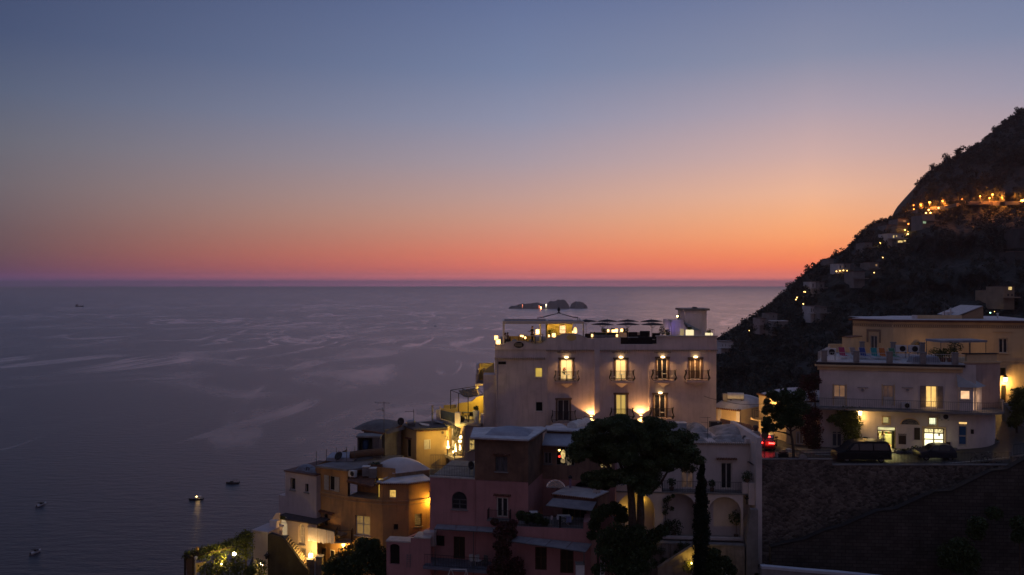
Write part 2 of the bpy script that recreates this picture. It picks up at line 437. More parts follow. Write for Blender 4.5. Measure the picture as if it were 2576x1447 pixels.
PINEM = leafmat('pine_needles', (.085,.115,.045), (.042,.062,.026))
LEAFM = leafmat('dark_green_leaves', (.055,.080,.028), (.030,.048,.018))
LEAFV = leafmat('vine_leaves', (.13,.14,.03), (.07,.08,.02))
BOUGM = leafmat('bougainvillea_leaves', (.06,.045,.025), (.10,.03,.035))
CYPM = leafmat('cypress_leaves', (.020,.034,.018), (.014,.022,.012))
BARK = mat('bark', (.10,.075,.055), (.06,.045,.035), 5, .95, .5, 8)
# ------------------------------------------------------------------ the sea
def sea_mat():
    m=bpy.data.materials.new('sea_water');m.use_nodes=True;t=m.node_tree;b=t.nodes['Principled BSDF']
    g=t.nodes.new('ShaderNodeNewGeometry')
    def noise_(sx,sy,sc_,det=4,rough=.55,dist=0):
        mp=t.nodes.new('ShaderNodeMapping');mp.inputs['Scale'].default_value=(sx,sy,1);t.links.new(g.outputs['Position'],mp.inputs[0])
        n=t.nodes.new('ShaderNodeTexNoise');n.inputs['Scale'].default_value=sc_;n.inputs['Detail'].default_value=det;n.inputs['Roughness'].default_value=rough
        n.inputs['Distortion'].default_value=dist;t.links.new(mp.outputs[0],n.inputs['Vector']);return n.outputs['Fac']
    def M(op,a,b_=None,c=None):
        n=t.nodes.new('ShaderNodeMath');n.operation=op
        for i,v in enumerate((a,b_,c)):
            if v is None:continue
            if hasattr(v,'links'):t.links.new(v,n.inputs[i])
            else:n.inputs[i].default_value=v
        return n.outputs[0]
    def MR(v,a,b_,c,d):
        n=t.nodes.new('ShaderNodeMapRange');n.interpolation_type='SMOOTHSTEP'
        for k,q in zip(('From Min','From Max','To Min','To Max'),(a,b_,c,d)):n.inputs[k].default_value=q
        t.links.new(v,n.inputs['Value']);return n.outputs[0]
    # slicks: calm lanes winding over the surface
    slick=noise_(1/300,1/380,1.0,7,.6,1.2)
    lane=M('ABSOLUTE',M('SUBTRACT',noise_(1/330,1/1200,1.0,5,.5,1.3),.5))
    gate=MR(noise_(1/900,1/500,1.0,2,.5),.42,.6,0,1)
    lane2=M('ABSOLUTE',M('SUBTRACT',noise_(1/150,1/800,1.0,5,.5,1.1),.5))
    fine=M('MULTIPLY',MR(lane2,.0,.03,.8,0),MR(noise_(1/420,1/700,1.0,2,.5),.45,.62,0,1))
    calm=M('MAXIMUM',MR(slick,.44,.74,0,.6),M('MULTIPLY',MR(lane,.0,.03,1,0),gate));calm=M('MAXIMUM',calm,fine)
    h=M('ADD',M('MULTIPLY',noise_(1/1.8,1/1.0,1,3,.6),.5),M('MULTIPLY',noise_(1/14,1/5,1,4,.6),1.9))
    bp=t.nodes.new('ShaderNodeBump');bp.inputs['Distance'].default_value=1.0
    t.links.new(h,bp.inputs['Height']);t.links.new(MR(calm,0,1,.46,.12),bp.inputs['Strength'])
    t.links.new(bp.outputs[0],b.inputs['Normal'])
    t.links.new(MR(calm,0,1,.30,.15),b.inputs['Roughness'])
    b.inputs['Base Color'].default_value=(.003,.006,.017,1);b.inputs['IOR'].default_value=1.33
    b.inputs['Specular IOR Level'].default_value=.5
    # tinted sheen mixed in at grazing angles, brightening the sea beyond its own reflection
    lw=t.nodes.new('ShaderNodeLayerWeight');lw.inputs['Blend'].default_value=.5
    gl=t.nodes.new('ShaderNodeBsdfGlossy');gl.inputs['Color'].default_value=(.84,.76,.82,1);gl.inputs['Roughness'].default_value=.34
    bp2=t.nodes.new('ShaderNodeBump');bp2.inputs['Distance'].default_value=1.0;bp2.inputs['Strength'].default_value=.5
    t.links.new(h,bp2.inputs['Height']);t.links.new(bp2.outputs[0],gl.inputs['Normal'])
    mx=t.nodes.new('ShaderNodeMixShader');t.links.new(M('MULTIPLY',M('POWER',lw.outputs['Facing'],8.0),MR(calm,0,1,.30,.95)),mx.inputs[0])
    t.links.new(b.outputs[0],mx.inputs[1]);t.links.new(gl.outputs[0],mx.inputs[2]);t.links.new(mx.outputs[0],t.nodes['Material Output'].inputs[0])
    return m
SEA=sea_mat()
mb=MB();ring=[0]+[600*1.35**k for k in range(16)]
mb.poly((-42000,-42000,0),(42000,-42000,0),(42000,46000,0),(-42000,46000,0))
tag(mb.build('sea',SEA),kind='structure')

# ------------------------------------------------------------------ islands on the horizon
ISL=mat('island_rock',(.05,.05,.045),(.03,.035,.03),.05,.95)
def island(pts,D,depth,seed,label):
    """rocky island: profile (photo coords of the crest) given real depth by falling rows before and behind"""
    base=pz(0,D);rows=[];n=46
    xs=[p[0] for p in pts];ys=[p[1] for p in pts]
    cxs=np.linspace(xs[0],xs[-1],n)
    crest=np.interp(cxs,xs,[pz(y,D) for y in ys])
    v=[];f=[];K=9
    for k in range(K):
        q=-1+2*k/(K-1);sh=max(0,1-abs(q)**1.7)
        for i,x in enumerate(cxs):
            e=min(i,n-1-i)/(n/2);z=crest[i]*sh*(1+.14*noise.noise(Vector((x*.16,q*2,seed)))*(1 if abs(q)<.95 else 0))
            v.append((px(x,D),D+q*depth*(.35+.65*min(1,e*2.4)),z-2*(abs(q)>.95)))
    for k in range(K-1):
        for i in range(n-1):f.append((k*n+i,k*n+i+1,(k+1)*n+i+1,(k+1)*n+i))
    o=mesh_obj('island',v,f,ISL);return tag(o,label,'island','islands on the sea','structure')
DI=4300.0
Q=lambda*a:[b5(*p) for p in a]
isl1=island(Q((185,425),(240,352),(390,345),(480,295),(700,288),(850,268),(960,258),(1060,282),(1200,312),(1290,230),(1310,212),(1400,225),(1560,180),(1690,182),(1760,250),(1835,360),(1850,425)),DI,90,3,'long dark island with a tall hump and lights, left of the small islet')
isl2=island(Q((1835,425),(1870,300),(1990,222),(2100,235),(2200,262),(2280,320),(2315,405),(2318,425)),DI+30,70,9,'small rounded dark islet at the right end of the long island')
for nm,(x,y),r,g,lb in (('shore_lamp',(1060,395),4.2,glow('red_beacon',(1,.25,.08),30),'bright reddish light low on the shore of the long island'),
                       ('shore_lamp',(1203,322),3.0,glow('pale_beacon',(1,.85,.5),8),'pale light in the dip of the island beside its tall hump'),
                       ('shore_lamp',(1012,350),2.2,glow('dim_beacon',(1,.25,.12),3),'dim red light just above the bright island shore light'),
                       ('shore_lamp',(566,326),2.2,glow('dim_beacon',(1,.25,.12),3),'faint red light on the low western end of the island')):
    p=W(b5,x,y,DI-100);m=MB();m.ball((p.x,p.y,p.z),r)
    m.cyl((p.x,p.y,p.z-r*.8),(p.x,p.y+30,max(p.z-14,0)),.6);tag(m.build(nm,g),lb,'lamp','lights on the island')

# ------------------------------------------------------------------ the mountain
RIDGE=[(1500,1060),(1600,1000),(1700,930),(1770,880),(1805,856),(1840,838),(1880,808),(1925,778),(1960,748),(1985,726),(2010,706),(2030,684),(2065,660),(2100,643),(2138,626),(2150,604),(2175,580),(2200,560),(2240,548),(2275,530),(2298,505),(2305,480),(2318,455),(2335,433),(2350,428),(2380,406),(2410,394),(2440,375),(2470,355),(2500,330),(2530,305),(2576,275),(2650,228)]
rx_=[p[0] for p in RIDGE];ry_=[p[1] for p in RIDGE]
def ridge(x):return float(np.interp(x,rx_,ry_))
def rD(x):return float(np.interp(x,[1500,1805,2300,2600,3300],[470,520,600,640,700]))
def bD(x):return float(np.interp(x,[1500,1805,2300,2600,3300],[330,300,240,190,170]))
def hillD(x,y):
    """distance of the slope met at photo point x,y"""
    yr=ridge(x);yb=1230.0;t=(y-yr)/(yb-yr);t=max(0,min(1,t))
    D=rD(x)+(bD(x)-rD(x))*(t**.8)
    q=Vector((x*.012,y*.018,0))
    f=noise.fractal(q,1.0,2.0,6)*.05+noise.fractal(Vector((x*.035,y*.008,4)),1.0,2.0,4)*.022*min(1,t*3)
    return D*(1+f*min(1,t*6+.25))
nx,ny=200,120;v=[];f=[]
xs=np.linspace(1500,2650,nx)
for i,x in enumerate(xs):
    yr=ridge(x)
    for j in range(ny):
        t=j/(ny-1);y=yr+(1230-yr)*t**1.15;v.append(P(x,y,hillD(x,y)))
    p=v[-ny];v+=[Vector((p.x+10,p.y+60,p.z*.93)),Vector((p.x+60,p.y+260,p.z*.3)),Vector((p.x+90,p.y+420,-5))]
H=ny+3
def order(j):return (ny+2,ny+1,ny)[j] if j<3 else j-3
for i in range(nx-1):
    for j in range(H-1):
        a,b=order(j),order(j+1);f.append((i*H+a,i*H+b,(i+1)*H+b,(i+1)*H+a))
def mount_mat():
    m=mat('mountain_scrub',(.022,.026,.021),(.062,.057,.056),.018,.95,lo=.45,hi=.72,stretch=(1,1,.35));t=m.node_tree;b=t.nodes['Principled BSDF']
    n=t.nodes.new('ShaderNodeTexNoise');n.inputs['Scale'].default_value=.16;n.inputs['Detail'].default_value=8
    co_=t.nodes.new('ShaderNodeTexCoord');t.links.new(co_.outputs['Object'],n.inputs['Vector'])
    bp=t.nodes.new('ShaderNodeBump');bp.inputs['Strength'].default_value=.9;bp.inputs['Distance'].default_value=5
    t.links.new(n.outputs['Fac'],bp.inputs['Height']);t.links.new(bp.outputs[0],b.inputs['Normal']);return m
tag(mesh_obj('mountain',v,f,mount_mat(),smooth=True),kind='structure')
# the wood on the slope: a mass of crowns
SCRUB=leafmat('scrub_leaves',(.027,.035,.025),(.016,.021,.016))
qs=[];g=np.random.default_rng(5)
def crown(x,y,r,n=90,up=.5,D=None):
    D=hillD(x,y) if D is None else D;p=P(x,y,D);qs.append(leaves((p.x,p.y,p.z+r*up),(r*g.uniform(.8,1.4),r,r*g.uniform(.6,1.1)),n,r*.3,.1,seed=int(g.integers(1e9))))
for k in range(2600):
    x=g.uniform(1780,2640);yr=ridge(x);t=g.random()**1.4;y=yr+4+(1010-yr)*t
    if y>1040:continue
    cl=noise.noise(Vector((x*.006,y*.012,8)))          # bare cliff between
    if x>2080 and y>560 and cl>.12 and g.random()<.9:continue
    crown(x,y,g.uniform(1.1,3.4),55)
for (x0,y0),(x1,y1) in zip(RIDGE[4:],RIDGE[5:]):               # the skyline
    for k in range(max(1,int(math.hypot(x1-x0,y1-y0)/3.4))):
        t=g.random();x=x0+(x1-x0)*t;y=y0+(y1-y0)*t;s=abs(noise.noise(Vector((x*.03,y*.03,1))))
        crown(x+g.uniform(-2.5,1),y+2,max(.9,.7+2.6*s*g.random()+.7*g.random()),60,.35,hillD(x+2,y+3))
for x,h in ((1905,4),(2030,6),(1985,5),(2104,5),(2380,7),(2386,5),(2350,6),(2344,6),(2408,7),(2414,6),(2416,8),(2500,5),(2560,6),(2198,3)):
    for k in range(3):crown(x+g.uniform(-2,2),ridge(x)+3,h*.36,50,.5+k*.8)
tag(leaf_obj('hillside_wood',qs,SCRUB),kind='stuff')

# ------------------------------------------------------------------ the evening haze over the sea
hz=bpy.data.materials.new('haze_air');hz.use_nodes=True;t_=hz.node_tree;t_.nodes.remove(t_.nodes['Principled BSDF'])
pv=t_.nodes.new('ShaderNodeVolumePrincipled');pv.inputs['Color'].default_value=(.93,.90,.95,1);pv.inputs['Density'].default_value=HAZE_D;pv.inputs['Anisotropy'].default_value=.5
t_.links.new(pv.outputs[0],t_.nodes['Material Output'].inputs['Volume'])
m=MB();m.box(-43000,43000,-43000,47000,-9,HAZE_TOP);tag(m.build('haze',hz),kind='stuff')
# ------------------------------------------------------------------ the hotel
DH=88.0
HF=Fac(1245,DH,1802,DH)
hs=lambda x:px(x,DH)-HF.A.x
zb=pz(1110,DH)
hotel=thing('hotel',(HF.A.x+12,DH,zb),'large white four bay hotel with iron balconies and a lit roof terrace','hotel')
TFL=123.25                                     # roof terrace floor
def hr(x0,y0,x1,y1):return HF.rect(z1,x0,y0,x1,y1)
doors=[  # opening, pane, lamp (zoom coords), balcony (x0,x1,ytop,ybot)
 (hr(868,548,985,755),'ROOM',(925,528),(792,1058,672,765)),
 (hr(1415,548,1520,752),'CURT',(1467,527),(1340,1606,664,760)),
 (hr(1830,540,1930,748),'VOIDF',(1882,525),(1755,2018,662,755)),
 (hr(2155,545,2262,748),'SHUT',(2208,524),(2082,2346,662,755)),
 (hr(838,950,955,1160),'DARKC',None,(763,1030,1068,1165)),
 (hr(1418,898,1522,1125),'CURTY',None,(1345,1600,1042,1140)),
 (hr(1800,898,1912,1128),'VOIDF',(1857,880),(1738,1992,1038,1132)),
]
smalls=[(hr(615,632,688,728),'ROOMY'),(hr(620,972,692,1068),'DARK')]
zc=HF.uv(*z1(1500,452))[1]                      # string course under the parapet
sL=hs(z1(732,0)[0])                             # seam between left wing and main block
m=MB()
zl=HF.uv(*z1(500,535))[1]
shell(m,HF,sL,HF.len,zb,zc,16,[d[0] for d in doors if d[0][0]>sL],top=False)
shell(m,HF,0,sL,zb,zc,16,[s_[0] for s_ in smalls],top=False)
# buttress strip, quoins, downpipe shadow lines
b0,b1_=hs(z1(1200,0)[0]),hs(z1(1255,0)[0])
HF.box(m,b0,b1_,zb,zc,0,.38)
m.build('wall',HOTELW,hotel)
m=MB()
for k in range(14):HF.box(m,hs(z1(236,0)[0]),hs(z1(316,0)[0]),zb+k*.75,zb+k*.75+.71,0,.035)
m.build('quoins',HOTELW,hotel)
# parapet with its wavy crest, pushed back to a real thickness
def crest(pts):return [HF.pt(*HF.uv(*a1(*p))) for p in pts]
wave=[(108,915),(270,940),(330,905),(400,878),(500,856),(600,848),(700,848),(800,860),(900,885),(980,912),(1040,918),(1180,898),(1240,862),(1290,800),(1340,768),(1400,755),(1480,775),(1540,738),(1620,705),(1720,684),(1850,680),(1950,688),(2040,708),(2120,738),(2215,780)]
tops=crest(wave)
e1=[HF.pt(*HF.uv(*a2(x,y))) for x,y in ((128,612),(735,612))]
e2=[HF.pt(*HF.uv(*a2(x,y))) for x,y in ((735,735),(1400,735))]
e3=[HF.pt(*HF.uv(*a2(x,y))) for x,y in ((1400,596),(2495,596))]
line=tops+e1[1:]+e2+e3;line[-1].x=HF.B.x+.03
m=MB();th=Vector((0,.35,0));zw=zc
for a,b in zip(line,line[1:]):
    if (b-a).length<1e-3 or abs(b.x-a.x)<1e-3:continue
    o=Vector((0,-.12,0))
    m.prism([Vector((a.x,a.y,zw))+o,Vector((b.x,b.y,zw))+o,b+o,a+o],th)
# side and back parapets
xl,xr=HF.A.x,HF.B.x+.03;zt=pz(848,DH)
m.box(xr-.35,xr,DH+.235,DH+15.8,zw,zt);m.box(xl,xl+.35,DH+.235,DH+8,zw,zt-.9)
m.build('parapet',HOTELW,hotel)
m=MB()
for a,b in zip(tops,tops[1:]):m.tube([a+Vector((0,-.13,.02)),b+Vector((0,-.13,.02))],.05,5)
m.build('coping',mat('pale_coping',(.55,.5,.46),None,2),hotel);m=MB();m.box(e3[0].x-.1,e3[1].x+.1,DH-.25,DH+.35,e3[0].z+.003,e3[0].z+.13)
m.build('coping',mat('pale_coping',(.55,.5,.46),None,2),hotel)
m=MB();m.box(xl+.36,xr-.36,DH+.24,DH+15.7,TFL-.3,TFL);m.build('terrace_floor',mat('terrace_paving',(.22,.18,.15),(.15,.12,.1),1.2,.8),hotel)
# cornices of half round tiles
m=MB()
tiles(m,HF.pt(sL,zc-.02,.22),HF.pt(HF.len+.05,zc-.02,.22),.085,.3,(0,-1,0));m.build('tile_cornice',mat('pale_tiles',(.42,.34,.30),(.3,.24,.2),3),hotel)
m=MB();tiles(m,HF.pt(.05,zl,.22),HF.pt(sL-.3,zl,.22),.10,.3,(0,-1,0));m.build('tile_cornice',mat('pale_tiles',(.4,.3,.25)),hotel)
# terra cotta oval, S shaped vent in the wave
sx,sz=HF.uv(*a1(1855,762));m=MB()
m.prism([HF.pt(sx+.55*math.cos(q),sz+.34*math.sin(q),.15) for q in [2*math.pi*i/20 for i in range(20)]],(0,.05,0));m.build('oval_plaque',YELLOW,hotel)
sx,sz=HF.uv(*a1(655,930));m=MB()
m.prism([HF.pt(sx+.55*math.cos(q),sz+.33*math.sin(q),.135) for q in [2*math.pi*i/20 for i in range(20)]],(0,.04,0));v1=m.build('oval_opening',VOID,hotel)
m=MB()
for dz in (.1,-.1):HF.box(m,sx-.45,sx+.35,sz+dz-.035,sz+dz+.035,.14,.19)
m.build('scroll_bar',CUBE2 if False else mat('cream_bar',(.7,.55,.35)),v1)
# vent slot and downpipes
s0,s1_,q0,q1=hr(248,570,326,598);m=MB();HF.box(m,s0,s1_,q0,q1,.036,.06);m.build('vent',VOID,hotel)
for xz,y0,y1 in ((745,490,1240),(1748,460,1120),(232,540,1250)):
    sx=hs(z1(xz,0)[0]);m=MB();m.cyl(HF.pt(sx,HF.uv(*z1(xz,y1))[1],.1),HF.pt(sx,HF.uv(*z1(xz,y0))[1],.1),.06,n=8)
    m.build('drainpipe',HOTELW,hotel)
PANES=dict(ROOM=ROOM,CURT=CURT,CURTY=CURTY,ROOMY=litroom('yellow_small_window',(1,.66,.10),.62,1.0,.7),DARK=GLASSD,VOIDF=GLASSD,
   SHUT=mat('rolled_shutter',(.10,.065,.05),(.07,.05,.04),3,.6,stretch=(1,1,14)),DARKC=mat('dark_curtain',(.07,.055,.06),(.03,.025,.03),3,.8,stretch=(6,1,.3)))
DOORW=WOODW
for i,(r,pane,lamp_,bal) in enumerate(doors):
    f=window(hotel,HF,r,PANES[pane],DOORW,2,(),.22,name='french_door',surround=DARKTR,fw=.09)
    # belly balcony
    sa,sb=hs(z1(bal[0],0)[0]),hs(z1(bal[1],0)[0]);zt_=HF.uv(*z1((bal[0]+bal[1])/2,bal[2]),1.0)[1];zbm=HF.uv(*z1((bal[0]+bal[1])/2,bal[3]),1.0)[1]
    sa,sb=(sa-(sa+sb)/2)*.988+(sa+sb)/2,(sb-(sa+sb)/2)*.988+(sa+sb)/2
    m=MB();zs=min(zbm,r[2]-.02)
    HF.box(m,sa+.22,sb-.22,zs-.16,zs,0,1.0);HF.box(m,sa+.34,sb-.34,zs-.26,zs-.165,0,.86)
    cxm=(sa+sb)/2;hw=(sb-sa)*.27                   # plaster corbel coming to a point
    m.add([HF.pt(cxm-hw,zs-.262,0),HF.pt(cxm+hw,zs-.262,0),HF.pt(cxm,zs-.85,0),HF.pt(cxm-hw*.9,zs-.262,.55),HF.pt(cxm+hw*.9,zs-.262,.55)],[(0,3,2),(3,4,2),(4,1,2),(0,1,4,3)])
    bo=m.build('balcony',HOTELW,hotel)
    m=MB();hgt=zt_-zs
    prof=[(0,.0),(.10,.12),(.17,.27),(.10,.45),(.03,.62),(0,.8),(.04,1.0)]
    def bar(base,d):m.tube([base+d*o+Vector((0,0,h*hgt)) for o,h in prof],.02,4)
    ia,ib=sa+.24,sb-.24;nb=17
    for k in range(nb+1):bar(HF.pt(ia+(ib-ia)*k/nb,zs,.95),HF.n)
    for k in range(1,6):bar(HF.pt(ia,zs,.95*k/6),-HF.u);bar(HF.pt(ib,zs,.95*k/6),HF.u)
    for o,h in ((.04,1.0),(.17,.27),(0,.03)):
        m.tube([HF.pt(ia-o,zs+h*hgt,0),HF.pt(ia-o,zs+h*hgt,.95+o),HF.pt(ib+o,zs+h*hgt,.95+o),HF.pt(ib+o,zs+h*hgt,0)],.022,4)
    for q in (ia-.04,ib+.04):m.ball(HF.pt(q,zs+hgt+.12,.99),.05,n=6,m=4);m.cyl(HF.pt(q,zs+hgt,.99),HF.pt(q,zs+hgt+.1,.99),.02,n=5)
    m.build('railing',IRON,bo)
    if lamp_:
        sx,sz=HF.uv(*z1(*lamp_));m=MB();m.ball(HF.pt(sx,sz,.14),.24,.15,.10,10,5)
        l_=m.build('door_lamp',glow('door_lamp_glass',(1,.70,.30),6),hotel)
        light('door_light',HF.pt(sx,sz-.14,.42),150,(1,.52,.18),.12,l_,158,(0,0,0),.7)
    # awning roll above
    if i in (0,1,2):
        m=MB();w_=r[1]-r[0];zz=HF.uv(*z1(1467,475))[1]
        tiles(m,HF.pt(r[0]-.3,zz,.16),HF.pt(r[1]+.3,zz,.16),.06,.2,(0,-1,0),.17);m.build('tile_hood',mat('pale_tiles',(.4,.3,.25)),hotel)
for r,pn in smalls:window(hotel,HF,r,PANES[pn],DOORW,1,(),.25,fw=.06,sill=HOTELW)
for (sx_,sy_) in ((1172,1122),(1665,1112)):
    sx,sz=HF.uv(*z1(sx_,sy_));m=MB();m.lathe(HF.pt(sx,sz-.1,.17),[(.1,0),(.16,.02),(.17,.18),(.1,.2)],12)
    s_=m.build('wall_sconce',DARKTR,hotel)
    m=MB();m.cyl(HF.pt(sx,sz+.105,.17),HF.pt(sx,sz+.12,.17),.13,n=10);m.cyl(HF.pt(sx,sz-.12,.17),HF.pt(sx,sz-.105,.17),.1,n=10)
    m.build('bulb',glow('sconce_bulb',(1,.62,.22),12),s_)
    light('sconce_up',HF.pt(sx,sz+.16,.42),330,(1,.47,.15),.08,s_,122,(R(170),0,0),.12)
    light('sconce_down',HF.pt(sx,sz-.16,.40),150,(1,.47,.15),.08,s_,130,(R(10),0,0),.3)
# small things on the balconies
def bistro_table(p,label,h=.72):
    o=thing('bistro_table',p,label,'table','bistro tables on the hotel balconies')
    m=MB();m.lathe((0,0,h-.03),[(.3,0),(.31,.02),(.3,.03)],14);m.build('table_top',PLASTW,o,local=True)
    m=MB();m.cyl((0,0,.03),(0,0,h-.03),.03,n=6);m.lathe((0,0,0),[(.2,0),(.19,.02),(.03,.04)],10);m.build('pedestal',IRON,o,local=True);return o
def cafe_chair(p,rz,label):
    o=thing('cafe_chair',p,label,'chair','iron chairs on the hotel balconies');o.rotation_euler=(0,0,rz)
    m=MB();m.lathe((0,0,.43),[(.19,0),(.2,.015),(.19,.03)],12);m.build('seat',PLASTW,o,local=True)
    m=MB()
    m.tube([(-.18,.17,.44),(-.19,.2,.75),(-.12,.23,.93),(0,.235,.97),(.12,.23,.93),(.19,.2,.75),(.18,.17,.44)],.018,5)
    m.tube([(-.08,.18,.44),(-.08,.22,.93)],.012,4);m.tube([(.08,.18,.44),(.08,.22,.93)],.012,4);m.build('backrest',PLASTW,o,local=True)
    for a in (-1,1):
        for b in (-1,1):
            m=MB();m.cyl((a*.14,b*.13,.43),(a*.19,b*.19,0),.015,n=5);m.build('leg',PLASTW,o,local=True)
    return o
for k,(i,ofs,what) in enumerate(((0,.0,'round table with red flowers on the upper left hotel balcony'),(1,0,'round table on the upper balcony of the second bay'),(2,.1,'round table on the upper balcony by the dark open door'),(6,.1,'round table on the lower right balcony under a lamp'))):
    r=doors[i][0];zs=r[2]-.02;cxm=(r[0]+r[1])/2
    bistro_table(HF.pt(cxm+ofs,zs+.001,.62),what)
    if i<3:
        for sgn in (-1,1):
            cafe_chair(HF.pt(cxm+ofs+sgn*.85,zs+.001,.55),-sgn*R(90),('left' if sgn<0 else 'right')+' iron chair on the '+['balcony with red flowers','second upper balcony','upper balcony by the dark door'][i])
r=doors[0][0];p=HF.pt((r[0]+r[1])/2-.3,r[2]+.70,.62)
fp=thing('potted_flower',p,'red flowers in a small dark pot on a balcony table','flowers')
m=MB();m.lathe((0,0,0),[(.07,0),(.1,.16),(.09,.16)],10);m.build('pot',DARKTR,fp,local=True)
leaf_obj('leaves',[leaves(p+Vector((0,0,.3)),(.2,.16,.16),60,.07,seed=3)],LEAFV,fp)
leaf_obj('flowers',[leaves(p+Vector((0,0,.55)),(.16,.14,.2),60,.07,seed=4)],mat('red_petals',(.6,.02,.03)),fp)

# ---- on the roof terrace
ped=thing('roof_bar',W(a1,1550,690,95.5)*1,'yellow lit bar kiosk with a serving hatch on the roof terrace','kiosk')
KF=Fac(a1(1300,0)[0],95,a1(1885,0)[0],95)
kz1=KF.uv(*a1(1590,445))[1]
kr=KF.rect(a1,1580,480,1735,675)
m=MB();shell(m,KF,0,KF.len,TFL,kz1,4,[kr]);m.build('wall',YELLOW,ped)
m=MB();KF.box(m,-1.3,KF.len+.25,kz1,kz1+.28,-4.3,.6);m.build('roof',mat('bar_roof',(.25,.22,.2)),ped)
window(ped,KF,kr,litroom('bar_shelves',(1,.55,.28),1.6,5,.35,stretch=(1,1,2.5)),IRON,1,(.45,),.15,name='serving_hatch',fw=.05)
light('kiosk_light',KF.pt(KF.len*.75,kz1-.25,1.3),55,(1,.66,.12),.15,ped)
light('kiosk_light',KF.pt(KF.len*.1,kz1-.3,1.3),45,(1,.62,.16),.15,ped)
# iron crown with a pine cone finial on the kiosk
cz=kz1+.28;cc=KF.pt(KF.len*.47,cz,-1.8)
cr=thing('iron_crown',cc,'wrought iron dome frame with a pine cone finial on the bar roof','ironwork')
m=MB();top=W(a1,1570,205,cc.y)
for q in (-2.45,2.45):
    for yy in (-1.3,1.3):
        pts=[cc+Vector((q,yy,0)),cc+Vector((q,yy,.35)),cc+Vector((q*.72,yy*.72,.42)),cc+Vector((q*.4,yy*.4,(top.z-cz)*.72)),Vector((top.x,top.y,top.z))]
        m.tube(pts,.035,5)
m.build('frame',IRON,cr)
m=MB();m.lathe(top,[(.18,0),(.2,.06),(.06,.14),(.08,.2),(.17,.32),(.18,.46),(.11,.62),(.02,.74)],12);m.build('pinecone',IRON,cr)
# pergola
def pc(x,y,D):return W(a1,x,y,D)
D0,D1=89.6,95.2
zp1=pz(a1(0,385)[1],D0);zp0=pz(a1(0,455)[1],D0)
pg=thing('pergola',(px(a1(720,0)[0],92),92,TFL),'white flat roofed pergola at the left end of the roof terrace','pergola')
xa,xb=px(a1(285,0)[0],D0),px(a1(2150,0)[0],D0);xm=px(a1(1335,0)[0],D0)
m=MB();PW=mat('pergola_paint',(.62,.56,.50),(.54,.48,.43),2,.6)
m.box(xa,xm,D0,D0+.15,zp0,zp1);m.box(xa,xa+.15,D0+.152,D1,zp0,zp1);m.box(xm-.15,xm-.002,D0+.152,D1,zp0,zp1);m.box(xa+.152,xm-.152,D1-.15,D1,zp0,zp1)
m.box(xm+.002,xb,D0+.02,D0+.16,zp0+.03,zp1-.02);m.box(xb-.15,xb,D0+.162,D1,zp0+.03,zp1-.02)
m.build('beams',PW,pg)
m=MB();m.box(xa+.153,xm-.153,D0+.153,D1-.152,zp0+.12,zp0+.2);m.box(xm+.01,xb-.152,D0+.162,D1-.3,zp0+.1,zp0+.18);m.build('roof_panel',mat('pergola_louvre',(.2,.2,.24),None,2,stretch=(1,20,1)),pg)
for x,y in ((xa,D0),(xb-.17,D0),(xa,D1-.15),(px(a1(1125,0)[0],D1),D1-.15)):
    m=MB();m.box(x,x+.17,y+.001,y+.15,TFL,zp0-.001);m.build('post',PW,pg)
light('pergola_light',(xa+1.2,D0+2.2,zp0-.4),12,(1,.62,.2),.2,pg)
# low yellow wall with round holes behind the pergola tables
YF=Fac(a1(410,0)[0],94.5,a1(1010,0)[0],94.5);ly=thing('garden_wall',YF.pt(2.2,TFL),'low yellow wall with round holes behind the terrace tables','wall')
zt=YF.uv(*a1(560,745))[1];m=MB();hole=YF.rect(a1,495,765,615,860)
rr=(hole[1]-hole[0])/2;ccx=(hole[0]+hole[1])/2;ccz=zt-.25-rr
def holed(cx0,x0,x1):
    n=20;ring_=[(cx0+rr*math.cos(2*math.pi*i/n),ccz+rr*math.sin(2*math.pi*i/n)) for i in range(n)]
    def outp(q):
        c,s=math.cos(q),math.sin(q);k=min(((x1-cx0) if c>0 else (cx0-x0))/max(abs(c),1e-6),((zt-ccz) if s>0 else (ccz-TFL))/max(abs(s),1e-6));return cx0+c*k,ccz+s*k
    for i in range(n):
        q0,q1=2*math.pi*i/n,2*math.pi*(i+1)/n;a,b=ring_[i],ring_[(i+1)%n];c_,d_=outp(q1),outp(q0)
        for o in (0,-.2):m.poly(*[YF.pt(x,z,o) for x,z in (a,d_,c_,b)])
        m.poly(YF.pt(*a),YF.pt(*b),YF.pt(*b,-.2),YF.pt(*a,-.2))
holed(ccx,0,ccx+1.0);holed(ccx+2.0,ccx+1.0,YF.len)
YF.box(m,0,YF.len,zt+.001,zt+.06,-.2,0)
tag(m.build('garden_wall',YELLOW),'low yellow wall with round holes behind the terrace tables','wall');drop(ly)
# stair tower, purple lit cabin, blue slide of roof
TD=92.5;tw=thing('stair_tower',(px(a2(2110,0)[0],TD),TD,TFL),'square plaster stair tower with a flat cap on the right of the roof terrace','tower')
m=MB();x0,x1=px(a2(1915,0)[0],TD),px(a2(2225,0)[0],TD);x2=px(a2(2312,0)[0],TD+1.2)
zt=pz(a2(0,120)[1],TD)
base=[(x0,TD),(x1,TD),(x2,TD+1.2),(x2,TD+4),(x0,TD+4)]
m.prism([Vector((x,y,TFL)) for x,y in base],(0,0,zt-TFL));m.build('wall',HOTELW,tw)
m=MB();m.prism([Vector((x+(.3 if x>x0+.1 else -.25),y+(.3 if y>TD+2 else -.25),zt)) for x,y in base],(0,0,.22));m.build('roof',mat('bar_roof',(.25,.22,.2)),tw)
m=MB();m.box((x0+x2)/2-.3,(x0+x2)/2+.3,TD+1,TD+1.6,zt+.221,zt+.32);m.box((x0+x2)/2-.22,(x0+x2)/2+.22,TD+1.08,TD+1.52,zt+.321,zt+.4);m.build('chimney_cap',IRONL,tw)
